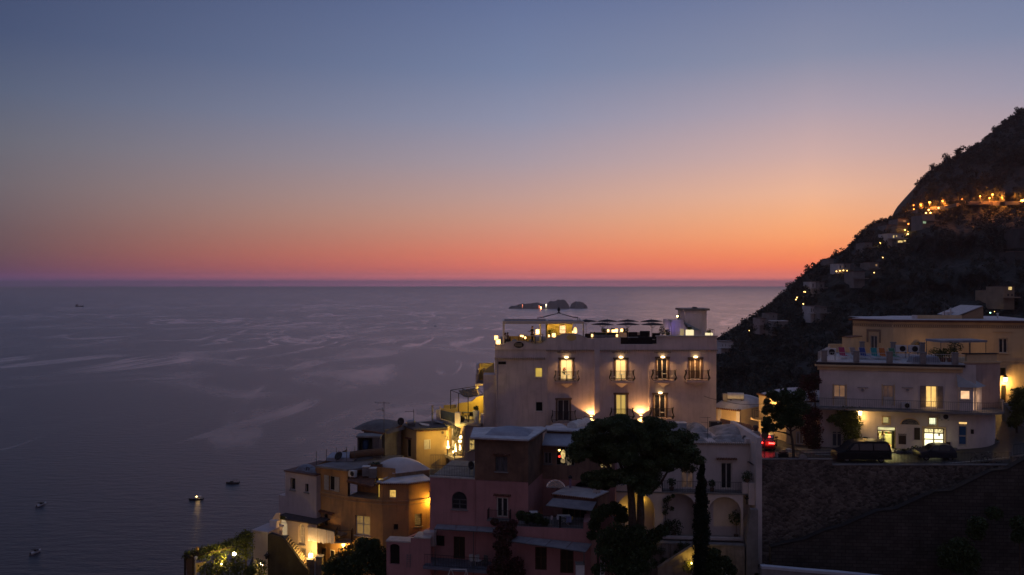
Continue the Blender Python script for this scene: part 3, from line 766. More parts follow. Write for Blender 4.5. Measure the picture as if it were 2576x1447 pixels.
m=MB()   # sloping buttress roof beside the tower
q=[W(a2,1880,350,TD-.3),W(a2,1920,330,TD-.3),W(a2,2210,480,TD-.3),W(a2,1985,480,TD-.3)]
m.prism(q,(0,.29,0));m.build('sloping_roof',mat('blue_grey_render',(.30,.36,.42)),tw)
cb=thing('roof_cabin',(px(a2(1800,0)[0],93),93,TFL),'small curved white cabin lit violet beside the roof stair tower','cabin')
m=MB();zt=pz(a2(0,290)[1],92.6)
o=[W(a2,x,y,92.2) for x,y in ((1665,290),(1870,290),(1905,345),(1960,395),(1975,450),(1940,480))]
m.prism([Vector((o[0].x,92.2,TFL))]+o+[Vector((o[-1].x,92.2,TFL))],(0,2.2,0));m.build('wall',HOTELW,cb)
m=MB();a_,b_=W(a2,1825,455,92.18),W(a2,1893,570,92.18);m.box(a_.x,b_.x,92.15,92.19,TFL+.02,a_.z);m.build('lit_niche',litroom('niche_light',(1,.72,.25),.35,2,.6),cb)
light('violet_light',W(a2,1700,420,91.2),14,(.25,.18,1),.2,cb)
m=MB();aw=[W(a2,x,y,91.5) for x,y in ((1520,270),(1570,268),(1610,290),(1650,330),(1655,560),(1530,560))]
m.prism(aw,(0,.2,0));sc1=tag(m.build('curved_screen',HOTELW),'curved pale screen wall beside the violet cabin','screen')
light('screen_light',W(a2,1575,520,91.0),8,(1,.7,.35),.1)
fl=thing('floodlight',W(a2,1785,270,92.6),'small floodlight on the edge of the roof cabin','floodlight')
m=MB();p=W(a2,1785,225,92.6);m.cyl((p.x,p.y,p.z-.45),(p.x,p.y,p.z),.03);m.ball(p,.2,.16,.22);m.build('housing',IRON,fl)
m=MB();m.ball(W(a2,1775,222,92.42),.1);m.build('lens',LAMP,fl)
# umbrellas
um=thing('parasol',(0,0,0),'','parasol','dark parasols on the roof terrace')
m=MB();m.cyl((0,0,0),(0,0,2.75),.035,n=8);m.lathe((0,0,0),[(.3,0),(.3,.05),(.05,.08)],12);m.build('pole',STEEL,um,local=True)
m=MB();n=8;Rr=2.15
v=[Vector((0,0,2.76))]+[Vector((Rr*math.cos(2*math.pi*(i+.5)/n),Rr*math.sin(2*math.pi*(i+.5)/n),2.50)) for i in range(n)]+[Vector((.5*Rr*math.cos(2*math.pi*i/n),.5*Rr*math.sin(2*math.pi*i/n),2.66)) for i in range(n)]
m.v=v;m.f=[(0,n+1+i,1+i) for i in range(n)]+[(0,1+i,n+1+(i+1)%n) for i in range(n)]
for i in range(n):
    a,b=v[1+(i-1)%n],v[1+i];mid=v[n+1+i];k=len(m.v);m.v+=[a,b,mid,a-Vector((0,0,.03)),b-Vector((0,0,.06))];m.f+=[(k,k+1,k+2),(k,k+3,k+4,k+1)]
m.build('canopy',CANVAS,um,local=True)
for i in range(n):
    q=2*math.pi*(i+.5)/n;m=MB();m.tube([(.05*math.cos(q),.05*math.sin(q),2.05),(1.05*math.cos(q),1.05*math.sin(q),2.62)],.015,4);m.build('rib',STEEL,um,local=True)
m=MB();m.lathe((0,0,2.76),[(.05,0),(.06,.05),(.02,.12)],8);m.build('finial',STEEL,um,local=True)
spots=[(a2(110,0)[0],98,803,'back row, leftmost, over the pergola corner'),(a2(495,0)[0],98,803,'back row, second from the left'),(a2(870,0)[0],98,803,'back row, third from the left'),(a2(1305,0)[0],98,803,'back row, nearest the stair tower'),
       (a2(403,0)[0],92.6,811,'front row, leftmost'),(a2(876,0)[0],92.6,811,'front row, middle'),(a2(1326,0)[0],92.6,811,'front row, nearest the stair tower')]
for i,(x,D,y,lb) in enumerate(spots):
    o=um if i==0 else dup(um)
    zt=pz(y,D);s_=(zt-TFL)/2.8
    o.location=(px(x,D),D,TFL);ORG[o]=Vector(o.location);o.scale=(.62,.62,s_);o.rotation_euler=(R(random.uniform(-1.2,1.2)),R(random.uniform(-1.5,1.5)),random.random());o['label']='dark parasol on the roof terrace, '+lb
# lanterns: framed glass boxes with a glow inside
def lantern(p,w_,h_,label,power=0,name='lantern',grp='lanterns on the roof terrace'):
    o=thing(name,p,label,'lantern',grp)
    m=MB();m.box(-w_/2+.015,w_/2-.015,-w_/2+.015,w_/2-.015,.03,h_-.03);m.build('glass',CUBE,o,local=True)
    m=MB();t=.02
    for a in (-1,1):
        for b in (-1,1):m.box(a*w_/2-t*.5,a*w_/2+t*.5,b*w_/2-t*.5,b*w_/2+t*.5,0,h_)
    m.box(-w_/2-.02,w_/2+.02,-w_/2-.02,w_/2+.02,-.012,.028);m.box(-w_/2-.02,w_/2+.02,-w_/2-.02,w_/2+.02,h_-.03,h_+.01)
    m.build('frame',PW,o,local=True)
    if power:light('lantern_light',p+Vector((0,-w_*.9,h_*.55)),power,(1,.58,.2),.1,o)
    return o
for x,y,D,w_,h_,pw,lb in ((183,915,88.15,.5,.56,9,'large lantern on the left end of the parapet, lower one'),(138,815,89.5,.42,.5,5,'lantern behind the large one at the left end of the parapet'),
  (1453,757,88.2,.40,.48,6,'lantern on the wavy parapet before the bar kiosk'),(1083,690,92,.4,.6,22,'tall lantern beside the standing waiter'),
  (1343,757,88.9,.16,.3,4,'small lantern left of the lantern before the kiosk'),(1889,660,94,.14,.25,3,'small lantern at the right corner of the kiosk')):
    q=a1(x,y);lantern(P(q[0],q[1],D),w_,h_,lb,pw)
for x,y,D,w_,h_,pw,lb in ((215,603,88.4,.2,.36,3,'small lantern on the parapet beside the seated guest'),(508,510,97,.24,.34,6,'small lantern beneath the second back parasol'),
  (604,515,97,.42,.34,9,'wide lantern in the middle of the rear sideboard'),(655,518,97,.34,.46,9,'tall lantern just right of the wide sideboard lantern'),(757,508,97,.28,.4,7,'lantern at the right end of the rear sideboard'),
  (668,602,88.5,.22,.34,3,'small lantern on the parapet right of the planters'),(875,540,95,.12,.24,3,'tiny lantern by the middle parasol pole')):
    q=a2(x,y);lantern(P(q[0],q[1],D),w_,h_,lb,pw)
hp=thing('hanging_lamp',W(a1,1945,530,91),'bell shaped rattan lamp hanging from the pergola beam','lamp')
m=MB();p=W(a1,1945,665,91);m.lathe(p,[(.18,0),(.21,.25),(.19,.5),(.1,.66),(.03,.7)],12);m.build('shade',glow('rattan_glow',(1,.6,.22),1.6),hp)
m=MB();m.cyl(p+Vector((0,0,.7)),W(a1,1945,450,91),.012);m.build('cord',IRON,hp)
light('hanging_light',p+Vector((0,-.35,.2)),9,(1,.6,.2),.1,hp)
# glowing planters on the right parapet
for i,(x,y,w_,h_,lb) in enumerate(((2000,573,.76,.62,'glowing white cube planter beside the stair tower'),(2353,573,.70,.28,'low glowing planter at the right corner of the parapet'))):
    D=88.9;p=W(a2,x,y,D);o=thing('glowing_planter',p,lb,'planter','glowing planters on the hotel parapet')
    m=MB();m.box(-w_/2,w_/2,-.3,.3,0,h_);m.build('box',CUBE2,o,local=True)
    leaf_obj('bush',[leaves(p+Vector((0,0,h_+.16)),(.24,.24,.2),240,.05,.3,seed=i)],LEAFM,o)
    light('planter_light',p+Vector((0,.5,h_*.8)),2,(1,.85,.45),.2,o)
# sofas, armchairs, tables, planters
SOFA=mat('dark_rattan',(.022,.016,.018),(.014,.010,.012),6,.7)
def armchair(p,rz,w_,label,high=.78):
    o=thing('armchair',p,label,'armchair','dark wicker seats on the roof terrace');o.rotation_euler=(0,0,rz)
    m=MB();m.box(-w_/2+.1,w_/2-.1,-.35,.3,.12,.42);m.build('seat',SOFA,o,local=True)
    m=MB();m.prism([(-w_/2,.3,.1),(-w_/2,.48,high),(-w_/2,.36,high+.02),(-w_/2,.2,.42)],(w_,0,0));m.build('backrest',SOFA,o,local=True)
    for a in (-1,1):m=MB();m.prism([(a*w_/2-.05,-.36,.08),(a*w_/2-.05,.3,.08),(a*w_/2-.05,.28,.62),(a*w_/2-.05,-.32,.58)],(.1,0,0));m.build('arm',SOFA,o,local=True)
    return o
for x,D,rz,w_,hh,lb in ((160,89.6,180,1.0,1.25,'dark armchair at the left end, next to the seated guest'),(345,90.2,180,1.2,1.3,'wide dark armchair behind the leftmost planter'),(585,90,180,1.3,1.3,'dark sofa behind the planters on the parapet'),
   (790,89.4,160,1.2,.85,'dark armchair in the left of the parapet gap'),(975,89.2,190,1.1,.85,'dark armchair in the middle of the parapet gap'),(955,92.5,0,1.2,1.2,'dark armchair behind the gap, under the middle parasol'),
   (1170,91,180,1.1,1.45,'tall dark armchair left of the front right parasol'),(1255,91,120,.8,1.4,'leaning dark chair beside the tall armchair'),(1200,89.2,170,1.4,.9,'dark sofa in the right of the parapet gap'),(1375,90.5,180,.9,1.25,'dark armchair by the right parasol pole'),
   (1070,93.5,0,1.6,.8,'low dark bench seat behind the gap furniture')):
    armchair(Vector((px(a2(x,0)[0],D),D,TFL)),R(rz),w_,lb,hh)
for i,(x,lb) in enumerate(((315,'left grey planter box on the parapet'),(450,'middle grey planter box on the parapet'),(577,'right grey planter box on the parapet'))):
    p=W(a2,x,608,88.25);p.z=e1[0].z+.002;o=thing('planter_box',p,lb,'planter','grey planters on the hotel parapet')
    m=MB();m.box(-.42,.42,-.14,.16,0,.3);m.build('box',CONC,o,local=True)
    leaf_obj('plants',[leaves(p+Vector((dx,0,.36)),(.2,.14,.14),70,.06,.3) for dx in (-.25,0,.25)],LEAFM,o)
def low_table(p,w_,h_,label,top=PLASTW):
    o=thing('terrace_table',p,label,'table','tables on the roof terrace');m=MB();m.box(-w_/2,w_/2,-.4,.4,h_-.05,h_);m.build('table_top',top,o,local=True)
    for a in (-1,1):
        for b in (-1,1):m=MB();m.box(a*(w_/2-.06)-.025,a*(w_/2-.06)+.025,b*.34-.025,b*.34+.025,0,h_-.051);m.build('leg',IRON,o,local=True)
    return o
TTOP=mat('pale_table_top',(.5,.42,.34),(.4,.34,.28),3,.4)
for x,D,w_,h_,lb in ((880,91,2.2,.74,'long pale table in the parapet gap'),(1075,89.5,.9,.62,'small table between the gap armchairs'),(1300,89.6,.7,.6,'small table beside the gap sofa')):
    low_table(Vector((px(a2(x,0)[0],D),D,TFL)),w_,h_,lb,TTOP)
for x,D,w_,h_,lb in ((900,90.6,1.4,.95,'tall table with candles before the waiter'),(740,92.5,1.0,.95,'table with three candle lanterns under the pergola'),(1110,91.5,1.0,1.05,'small white table under the tall lantern')):
    low_table(Vector((px(a1(x,0)[0],D),D,TFL)),w_,h_,lb,TTOP)
for x,y,D,lb in ((705,745,92.5,'left candle lantern on the pergola table'),(745,758,92.3,'middle candle lantern on the pergola table'),(803,795,90.6,'candle lantern on the tall table by the waiter')):
    q=a1(x,y);lantern(P(q[0],q[1],D),.2,.27,lb,5,'candle_lantern')
sb=thing('sideboard',Vector((px(a2(660,0)[0],97.6),97.6,TFL)),'long pale sideboard lined with lanterns under the back parasols','sideboard')
m=MB();zt=pz(a2(0,515)[1],97.2);m.box(-3.2,3.2,-.35,.35,0,zt-TFL-.06);m.build('cabinet',HOTELW,sb,local=True)
m=MB();m.box(-3.25,3.25,-.4,.4,zt-TFL-.059,zt-TFL);m.build('counter_top',TTOP,sb,local=True)
for i,(x,y,s_,lb) in enumerate(((455,485,.28,'clipped shrub left of the sideboard lanterns'),(415,470,.22,'small leafy plant at the left end of the sideboard'),(592,465,.24,'round shrub behind the wide lantern'),(790,470,.22,'round shrub at the right end of the sideboard'),(843,480,.3,'tall shrub right of the sideboard by the parasol pole'))):
    p=W(a2,x,y,97.3);o=thing('potted_shrub',p,lb,'shrub','potted shrubs on the roof terrace')
    leaf_obj('foliage',[leaves(p,(s_,s_,s_*1.1),160,.06,.3,seed=i)],LEAFM,o)
    m=MB();m.cyl((p.x,p.y,p.z-s_-.2),(p.x,p.y,p.z-s_*.3),.03);m.lathe((p.x,p.y,zt+.001),[(.14,0),(.18,.16),(.15,.16)],10) if p.z-s_-.2>zt-.4 else None;m.build('stem_and_pot',DARKTR,o)
# a bare ornamental tree of white branches by the violet cabin
bt=thing('branch_sculpture',Vector((px(a2(1625,0)[0],90.5),90.5,TFL)),'pale bare branch tree ornament before the curved screen','ornament')
m=MB();B=lambda x,y:W(a2,x,y,90.5)
m.tube([Vector((B(1625,0).x,90.5,TFL)),B(1628,480),B(1622,350),B(1612,290)],[.09,.08,.05,.03],6)
for pts in (((1625,430),(1600,410),(1570,385)),((1625,420),(1645,395),(1650,365)),((1622,480),(1600,440)),((1625,470),(1655,455))):m.tube([B(*q) for q in pts],[.045,.035,.02][:len(pts)],5)
m.build('branches',PW,bt)
for i,(x,y,s_,lb) in enumerate(((1498,480,.42,'dark bush left of the curved screen'),(1595,520,.32,'low bush at the foot of the branch ornament'))):
    p=W(a2,x,y,90);o=thing('terrace_bush',Vector((p.x,p.y,TFL)),lb,'bush','bushes on the roof terrace');leaf_obj('foliage',[leaves(p,(s_,s_,s_*1.3),260,.07,.3,seed=i+40)],LEAFM,o)
    m=MB();m.cyl((p.x,p.y,TFL),p,.04);m.build('stem',BARK,o)
p=W(a1,1395,640,94.2);o=thing('terrace_bush',Vector((p.x,p.y,TFL)),'feathery shrub before the yellow kiosk wall','bush','bushes on the roof terrace');leaf_obj('foliage',[leaves(p,(.5,.3,.4),260,.07,.2,seed=77)],LEAFV,o)
m=MB();m.lathe((p.x,p.y,TFL),[(.2,0),(.26,.5),(.2,.5)],10);m.cyl((p.x,p.y,TFL+.5),p,.03);m.build('pot',DARKTR,o)
m=MB();gz=e3[0].z;railing(m,[Vector((e3[1].x-.6,DH+.3,gz)),Vector((e3[1].x-.2,DH+.3,gz)),Vector((e3[1].x-.2,DH+3,gz))],.75,.6,.02,.015);tag(m.build('terrace_railing',IRONL),'thin metal railing at the right corner of the roof terrace','railing')
# ------------------------------------------------------------------ people
SKIN=mat('skin',(.38,.22,.15),(.33,.18,.12),8,.55)
def skinned(name,verts,edges,radii,m_,parent=None,sub=1):
    me=bpy.data.meshes.new(name);me.from_pydata(verts,edges,[]);me.materials.append(m_)
    o=bpy.data.objects.new(name,me);COL.objects.link(o)
    k=o.modifiers.new('skin','SKIN');k.use_smooth_shade=True
    s=o.modifiers.new('sub','SUBSURF');s.levels=s.render_levels=sub
    layer=me.skin_vertices[0] if me.skin_vertices else None
    if layer is None:
        import bmesh
        bm=bmesh.new();bm.from_mesh(me);bm.verts.layers.skin.verify();bm.to_mesh(me);bm.free();layer=me.skin_vertices[0]
    for i,r in enumerate(radii):layer.data[i].radius=(r,r);layer.data[i].use_root=(i==0)
    if parent is not None:o.parent=parent
    return o
def person(loc,rz,label,shirt,trousers,hairc,h=1.7,sit=False,arms=None,woman=False,lean=0):
    """one continuous skinned body facing -Y before rotation; hair and clothes are its children"""
    k=h/1.75;V={}
    hip=.92 if not sit else .50
    ty=lean
    V['pel']=(0,0,hip);V['wa']=(0,ty*.3,hip+.18);V['ch']=(0,ty*.8,hip+.40);V['nk']=(0,ty,hip+.56);V['hd']=(0,ty-.02,hip+.70);V['tp']=(0,ty-.01,hip+.81)
    V['nose']=(0,ty-.125,hip+.69)
    for s,n in ((-1,'l'),(1,'r')):
        V['sh'+n]=(s*.17,ty,hip+.50)
        a=(arms or {}).get(n,((s*.22,.02,hip+.22),(s*.23,-.06,hip-.02)))
        V['el'+n],V['wr'+n]=a
        e,w_=Vector(a[0]),Vector(a[1]);d=(w_-e).normalized();V['ha'+n]=tuple(w_+d*.07)
        side=d.cross(Vector((0,1,.3))).normalized()
        for i in range(4):
            q=w_+d*.09+side*(i-1.5)*.022;V[f'f{i}a'+n]=tuple(q+d*(.03+.004*(i in (1,2))));V[f'f{i}b'+n]=tuple(q+d*(.058+.008*(i in (1,2)))+Vector((0,-.012,-.01)))
        V['tha'+n]=tuple(w_+d*.05+side*.045);V['thb'+n]=tuple(w_+d*.085+side*.06)
        if sit:V['hi'+n]=(s*.10,0,hip-.02);V['kn'+n]=(s*.12,-.42,hip+.02);V['an'+n]=(s*.12,-.44,.08);V['to'+n]=(s*.12,-.62,.04)
        else:V['hi'+n]=(s*.09,0,hip-.06);V['kn'+n]=(s*.11,-.03*s-.01,.50);V['an'+n]=(s*.12,.03*s,.08);V['to'+n]=(s*.13,.03*s-.17,.035)
    rad=dict(pel=.13,wa=.115,ch=.14,nk=.055,hd=.098,tp=.07,nose=.02)
    for n in 'lr':rad.update({'sh'+n:.065,'el'+n:.042,'wr'+n:.028,'ha'+n:.036,'hi'+n:.095,'kn'+n:.06,'an'+n:.04,'to'+n:.03,'tha'+n:.012,'thb'+n:.01,**{f'f{i}{j}'+n:.0095 for i in range(4) for j in 'ab'}})
    E=[('pel','wa'),('wa','ch'),('ch','nk'),('nk','hd'),('hd','tp'),('hd','nose')]
    for n in 'lr':
        E+=[('ch','sh'+n),('sh'+n,'el'+n),('el'+n,'wr'+n),('wr'+n,'ha'+n),('pel','hi'+n),('hi'+n,'kn'+n),('kn'+n,'an'+n),('an'+n,'to'+n),('wr'+n,'tha'+n),('tha'+n,'thb'+n)]
        for i in range(4):E+=[('ha'+n,f'f{i}a'+n),(f'f{i}a'+n,f'f{i}b'+n)]
    keys_=list(V);ix={q:i for i,q in enumerate(keys_)}
    def part(name,ks,es,scale_,m_,parent):
        j={q:i for i,q in enumerate(ks)}
        return skinned(name,[V[q] for q in ks],[(j[a],j[b]) for a,b in es],[rad[q]*scale_ for q in ks],m_,parent)
    body=part('person',keys_,E,1,SKIN,None)
    body.location=loc;body.rotation_euler=(0,0,rz);body.scale=(k,k,k);tag(body,label,'person');ORG[body]=Vector(loc)
    ks=['wa','ch','shl','shr','ell','elr','pel'];part('shirt',ks,[('pel','wa'),('wa','ch'),('ch','shl'),('ch','shr'),('shl','ell'),('shr','elr')],1.14,shirt,body)
    ks=['pel','hil','hir','knl','knr','anl','anr'];part('trousers',ks,[('pel','hil'),('pel','hir'),('hil','knl'),('hir','knr'),('knl','anl'),('knr','anr')],1.13,trousers,body)
    m=MB();hz=hip+.745;m.ball((0,ty+.012,hz),.103,.112,.10,10,6)
    if woman:m.tube([(0,ty+.07,hz),(0,ty+.10,hz-.15),(0,ty+.09,hz-.33)],[.09,.085,.03],8)
    m.build('hair',hairc,body,smooth=True,local=True)
    for s in (-1,1):m=MB();m.ball((s*.035,ty-.112,hip+.715),.012,n=6,m=4);m.build('eye',VOID,body,local=True)
    return body
BLK=mat('black_cloth',(.02,.02,.022),(.03,.028,.03),6,.9);WHT=mat('white_cloth',(.6,.58,.55),(.5,.48,.45),6,.9);TAN=mat('tan_cloth',(.3,.22,.15),None,6,.9);DEN=mat('blue_denim',(.05,.07,.12),None,6,.9)
HB=mat('dark_hair',(.02,.014,.01),None,8,.6);HBR=mat('brown_hair',(.10,.05,.025),None,8,.6)
p=W(a1,965,700,91.9);p.z=TFL+.0
person(p,R(-60),'waiter in a dark shirt standing by the tall lantern with a tray',BLK,BLK,HB,1.95,arms={'l':((-.24,-.1,1.18),(-.12,-.32,1.22)),'r':((.24,-.12,1.16),(.1,-.34,1.2))})
tr=thing('tray',(p.x-.34,p.y-.2,TFL+1.37),'small round tray held by the waiter','tray');m=MB();m.lathe((0,0,0),[(.17,0),(.19,.02),(.17,.012)],14);m.build('disc',STEEL,tr,local=True)
for x,D,rz,lb,sh,hc,wo in ((350,90.2,60,'guest with a pale top seated at the left end behind the first wave',WHT,HB,True),(400,90.6,-50,'dark haired guest seated next to the guest with the pale top',TAN,HB,False)):
    q=px(a1(x,0)[0],D);person(Vector((q,D,TFL)),R(rz),lb,sh,BLK,hc,1.72,True,woman=wo)
    c=thing('dining_chair',Vector((q,D,TFL)),('left' if x<370 else 'right')+' dark chair under a seated guest at the left end','chair','chairs on the pergola terrace');c.rotation_euler=(0,0,R(rz))
    m=MB();m.box(-.22,.22,-.2,.22,.34,.39);m.build('seat',SOFA,c,local=True);m=MB();m.box(-.22,.22,.221,.26,.2,.82);m.build('backrest',SOFA,c,local=True)
    for a in (-1,1):
        for b in (-1,1):m=MB();m.cyl((a*.19,b*.18,0),(a*.19,b*.18,.339),.02);m.build('leg',SOFA,c,local=True)
q=px(a2(258,0)[0],89.3);person(Vector((q,89.3,TFL+.12)),R(10),'bare headed guest seated in the left armchair facing the town',TAN,BLK,HBR,1.74,True)
q=px(a1(1690,0)[0],94.4);person(Vector((q,95.9,TFL)),R(20),'barman in black behind the serving hatch of the kiosk',BLK,BLK,HB,1.75)
# ------------------------------------------------------------------ right: shop building with a terrace, long house behind
ZR=113.4
SF=Fac(z2(745,0)[0],82.0,z2(2085,0)[0],78.6)
shop=thing('shop_building',SF.pt(9,ZR),'three level cream building with two lit shops below and a balcony around it','building')
TZ=122.1
zs_slab=SF.uv(*z2(1300,903))[1]
zeave=SF.uv(*z2(1300,540))[1]
ops_up=[SF.rect(z2,868,692,968,866),SF.rect(z2,1288,695,1380,868),SF.rect(z2,1655,700,1752,885)]
dl=SF.rect(z2,1240,1050,1398,1275);dr=SF.rect(z2,1637,1062,1815,1262)
tl=SF.rect(z2,1290,967,1345,1022);tr_=SF.rect(z2,1685,973,1748,1035)
d0=SF.rect(z2,850,1085,942,1282);db=SF.rect(z2,1935,1010,2008,1222)
for k in (dl,dr):pass
dl=(dl[0],dl[1],ZR+.05,dl[3]);dr=(dr[0],dr[1],ZR+.05,dr[3]);d0=(d0[0],d0[1],ZR+.05,d0[3])
m=MB();SE=SF.len
wall(m,SF,0,SE,ZR-1.5,TZ-.02,ops_up+[dl,dr,tl,tr_,d0,db],.25)
A_=SF.pt(0,0,0);Bk=8.0
bl0=Vector((px(z2(760,0)[0],90),90,0));m.poly(SF.pt(0,ZR-1.5),SF.pt(0,TZ-.02),Vector((bl0.x,90,TZ-.02)),Vector((bl0.x,90,ZR-1.5)))
# rounded east end
cpts=[];Rr=2.35
for i in range(11):
    q=math.pi*.62*i/10;cpts.append((SE+Rr*math.sin(q)*1.0,-Rr*(1-math.cos(q))))
for (s0_,o0_),(s1_,o1_) in zip(cpts,cpts[1:]):
    m.poly(SF.pt(s0_,ZR-1.5,o0_),SF.pt(s1_,ZR-1.5,o1_),SF.pt(s1_,zs_slab,o1_),SF.pt(s0_,zs_slab,o0_))
m.build('wall',WHITE,shop)
# balcony slab, curved at the east
m=MB();out_=[(-2.6,.0),(-2.2,.9)]+[(i*1.0,1.25) for i in range(0,int(SE)+1)]+[(s_+.6*math.sin(math.pi*.62*i/10),o_+1.25*math.cos(math.pi*.5*i/10)) for i,(s_,o_) in enumerate(cpts)]
inn=[(SE+2,-6),(-2.6,-6)]
m.prism([SF.pt(s_,zs_slab-.02,o_) for s_,o_ in out_]+[SF.pt(SE+1.5,zs_slab-.02,-6.2),SF.pt(-2.6,zs_slab-.02,-6.2)],(0,0,.2))
sl_=m.build('balcony',CONC,shop)
m=MB();railing(m,[SF.pt(s_,zs_slab+.18,o_-.06) for s_,o_ in out_[1:-1]],.95,.16,.011,.02);m.build('railing',IRONL,sl_)
# parapet block on the balcony's right end
m=MB()
for i in range(14,18):
    pass
for (s0_,o0_),(s1_,o1_) in list(zip(out_,out_[1:]))[-5:-1]:
    m.prism([SF.pt(s0_,zs_slab+.19,o0_-.1),SF.pt(s1_,zs_slab+.19,o1_-.1),SF.pt(s1_,zs_slab+1.15,o1_-.1),SF.pt(s0_,zs_slab+1.15,o0_-.1)],-SF.n*.12)
m.build('balcony_wall',WHITE,shop)
# eave band and roof terrace floor
m=MB();SF.box(m,-.45,SE-1.2,zeave-.02,zeave+.16,0.002,.35);SF.box(m,-.2,SE-1.2,zeave-.38,zeave-.022,0.002,.12);m.build('cornice',CREAM,shop)
m=MB();SF.box(m,-.35,SE-1.0,zeave+.162,TZ-.05,0.003,.22);m.build('dark_fascia',mat('dark_fascia',(.06,.045,.045),(.035,.03,.03),1.5,.9),shop)
m=MB();bl0=Vector((px(z2(815,0)[0],92),92,TZ-.048));m.prism([SF.pt(-.3,TZ-.048,.15),SF.pt(SE-.9,TZ-.048,.15),SF.pt(SE-.9,TZ-.048,-12),bl0],(0,0,.068));m.build('roof_terrace',mat('terrace_tiles',(.40,.40,.42),(.28,.28,.30),1.0,.55),shop)
# upper doors
GLA=mat('sky_lit_glass',(.16,.12,.09),(.10,.08,.07),3,.15,spec=.6)
for i,r in enumerate(ops_up):
    lit=i==2
    f=window(shop,SF,r,litroom('amber_room',(1,.60,.16),1.1,.9,.6) if lit else (litroom('dusk_pane',(1,.5,.22),.17,1.2,.6) if i==0 else litroom('dusk_pane_dim',(1,.45,.2),.05,1.2,.3)),WOODW,2,() if lit else (.42,),.16,name='balcony_door')
    if not lit:
        q=MB();SF.box(q,r[0]+.08,r[1]-.08,r[2]+.05,r[2]+(r[3]-r[2])*.42,-.15,-.11);q.build('lower_panel',WOODW,f)
    else:
        w_=(r[1]-r[0])*.5;shutters(shop,SF,r,mat('faded_shutter',(.30,.25,.22),(.22,.18,.16),4,.8),w_,.02)
    m=MB()
    for a,b in ((r[0]-.12,r[0]-.01),(r[1]+.01,r[1]+.12)):
        if not lit:SF.box(m,a,b,r[2],r[3]+.1,.002,.04)
    if not lit:m.build('surround',CREAM,f)
light('room_light',SF.pt((ops_up[2][0]+ops_up[2][1])/2,ops_up[2][2]+.6,.5),10,(1,.6,.2),.2,shop)
# shops: real rooms behind the openings
def room(r,name,deep,wallm,back=None):
    s0,s1,z0,z1=r;m=MB();a,b=s0-.6,s1+1.2
    m.poly(SF.pt(a,z0-.002,-.26),SF.pt(b,z0-.002,-.26),SF.pt(b,z0-.002,-deep),SF.pt(a,z0-.002,-deep))
    m.poly(SF.pt(a,z1+.5,-.26),SF.pt(a,z1+.5,-deep),SF.pt(b,z1+.5,-deep),SF.pt(b,z1+.5,-.26))
    m.poly(SF.pt(a,z0,-deep),SF.pt(b,z0,-deep),SF.pt(b,z1+.5,-deep),SF.pt(a,z1+.5,-deep))
    m.poly(SF.pt(a,z0,-.26),SF.pt(a,z0,-deep),SF.pt(a,z1+.5,-deep),SF.pt(a,z1+.5,-.26));m.poly(SF.pt(b,z0,-.26),SF.pt(b,z1+.5,-.26),SF.pt(b,z1+.5,-deep),SF.pt(b,z0,-deep))
    return m.build(name,wallm,shop)
SHOPW=mat('shop_wall',(.62,.58,.36),(.5,.46,.28),1,.7)
room(dl,'shop_room',4.5,SHOPW)
light('shop_light',SF.pt((dl[0]+dl[1])/2+.3,dl[3]+.1,-1.6),520,(1,.84,.32),.4,shop)
m=MB();SF.box(m,dl[0]-.4,dl[1]+.4,dl[2]+.001,dl[2]+1.0,-3.4,-2.6);m.build('shop_counter',mat('counter_front',(.42,.42,.30),(.30,.32,.2),3,.5),shop)
m=MB()
for k in range(5):SF.box(m,dl[0]-.5,dl[1]+.8,dl[2]+.6+k*.45,dl[2]+.64+k*.45,-4.45,-4.1)
shf=m.build('shelf',PLASTW,shop)
gcol=[mat('goods_red',(.5,.06,.04),None,5,.5),mat('goods_green',(.12,.3,.08),None,5,.5),mat('goods_white',(.6,.6,.55),None,5,.5),mat('goods_blue',(.08,.15,.4),None,5,.5)]
for c in range(4):
    m=MB()
    for k in range(5):
        x=dl[0]-.45+random.random()*.2
        while x<dl[1]+.7:
            w_=random.uniform(.08,.22)
            if random.random()<.3:SF.box(m,x,x+w_,dl[2]+.641+k*.45,dl[2]+.641+k*.45+random.uniform(.15,.34),-4.4,-4.2)
            x+=w_+.05
    m.build('goods',gcol[c],shf)
f=MB();fw=.07
SF.box(f,dl[0],dl[0]+fw,dl[2],dl[3],-.2,-.1);SF.box(f,dl[1]-fw,dl[1],dl[2],dl[3],-.2,-.1);SF.box(f,dl[0],dl[1],dl[3]-.42,dl[3]-.34,-.2,-.101);SF.box(f,dl[0],dl[1],dl[3]-fw,dl[3],-.2,-.102)
fr_=f.build('shop_door',WOODB,shop)
m=MB();SF.box(m,dl[0]+fw+.01,dl[1]-fw-.01,dl[3]-.335,dl[3]-fw-.005,-.16,-.14);m.build('transom_light',litroom('transom',(1,.92,.45),.8,1.5,.6),fr_)
m=MB();SF.box(m,dl[1]-.30,dl[1]-fw-.005,dl[2]+.02,dl[3]-.43,-.5,-.22);m.build('open_leaf',mat('dark_door_leaf',(.05,.05,.035),None,4,.4),fr_)
for i,(sx,D_,lb,sh,trs,hc,rz,hh) in enumerate(((dl[0]+.16,-.75,'woman in black trousers and pale top at the left inside the lit shop door',WHT,BLK,HBR,200,1.62),(dl[0]+.72,-1.0,'woman with a pony tail carrying a white bag inside the lit shop door',WHT,DEN,HBR,130,1.66))):
    o=person(SF.pt(sx,ZR+.05,D_),R(rz),lb,sh,trs,hc,hh,woman=True)
bgp=SF.pt(dl[0]+.66,ZR+.42,-.72);bg_=thing('shopping_bag',bgp,'white carrier bag held by the woman in the shop doorway','bag')
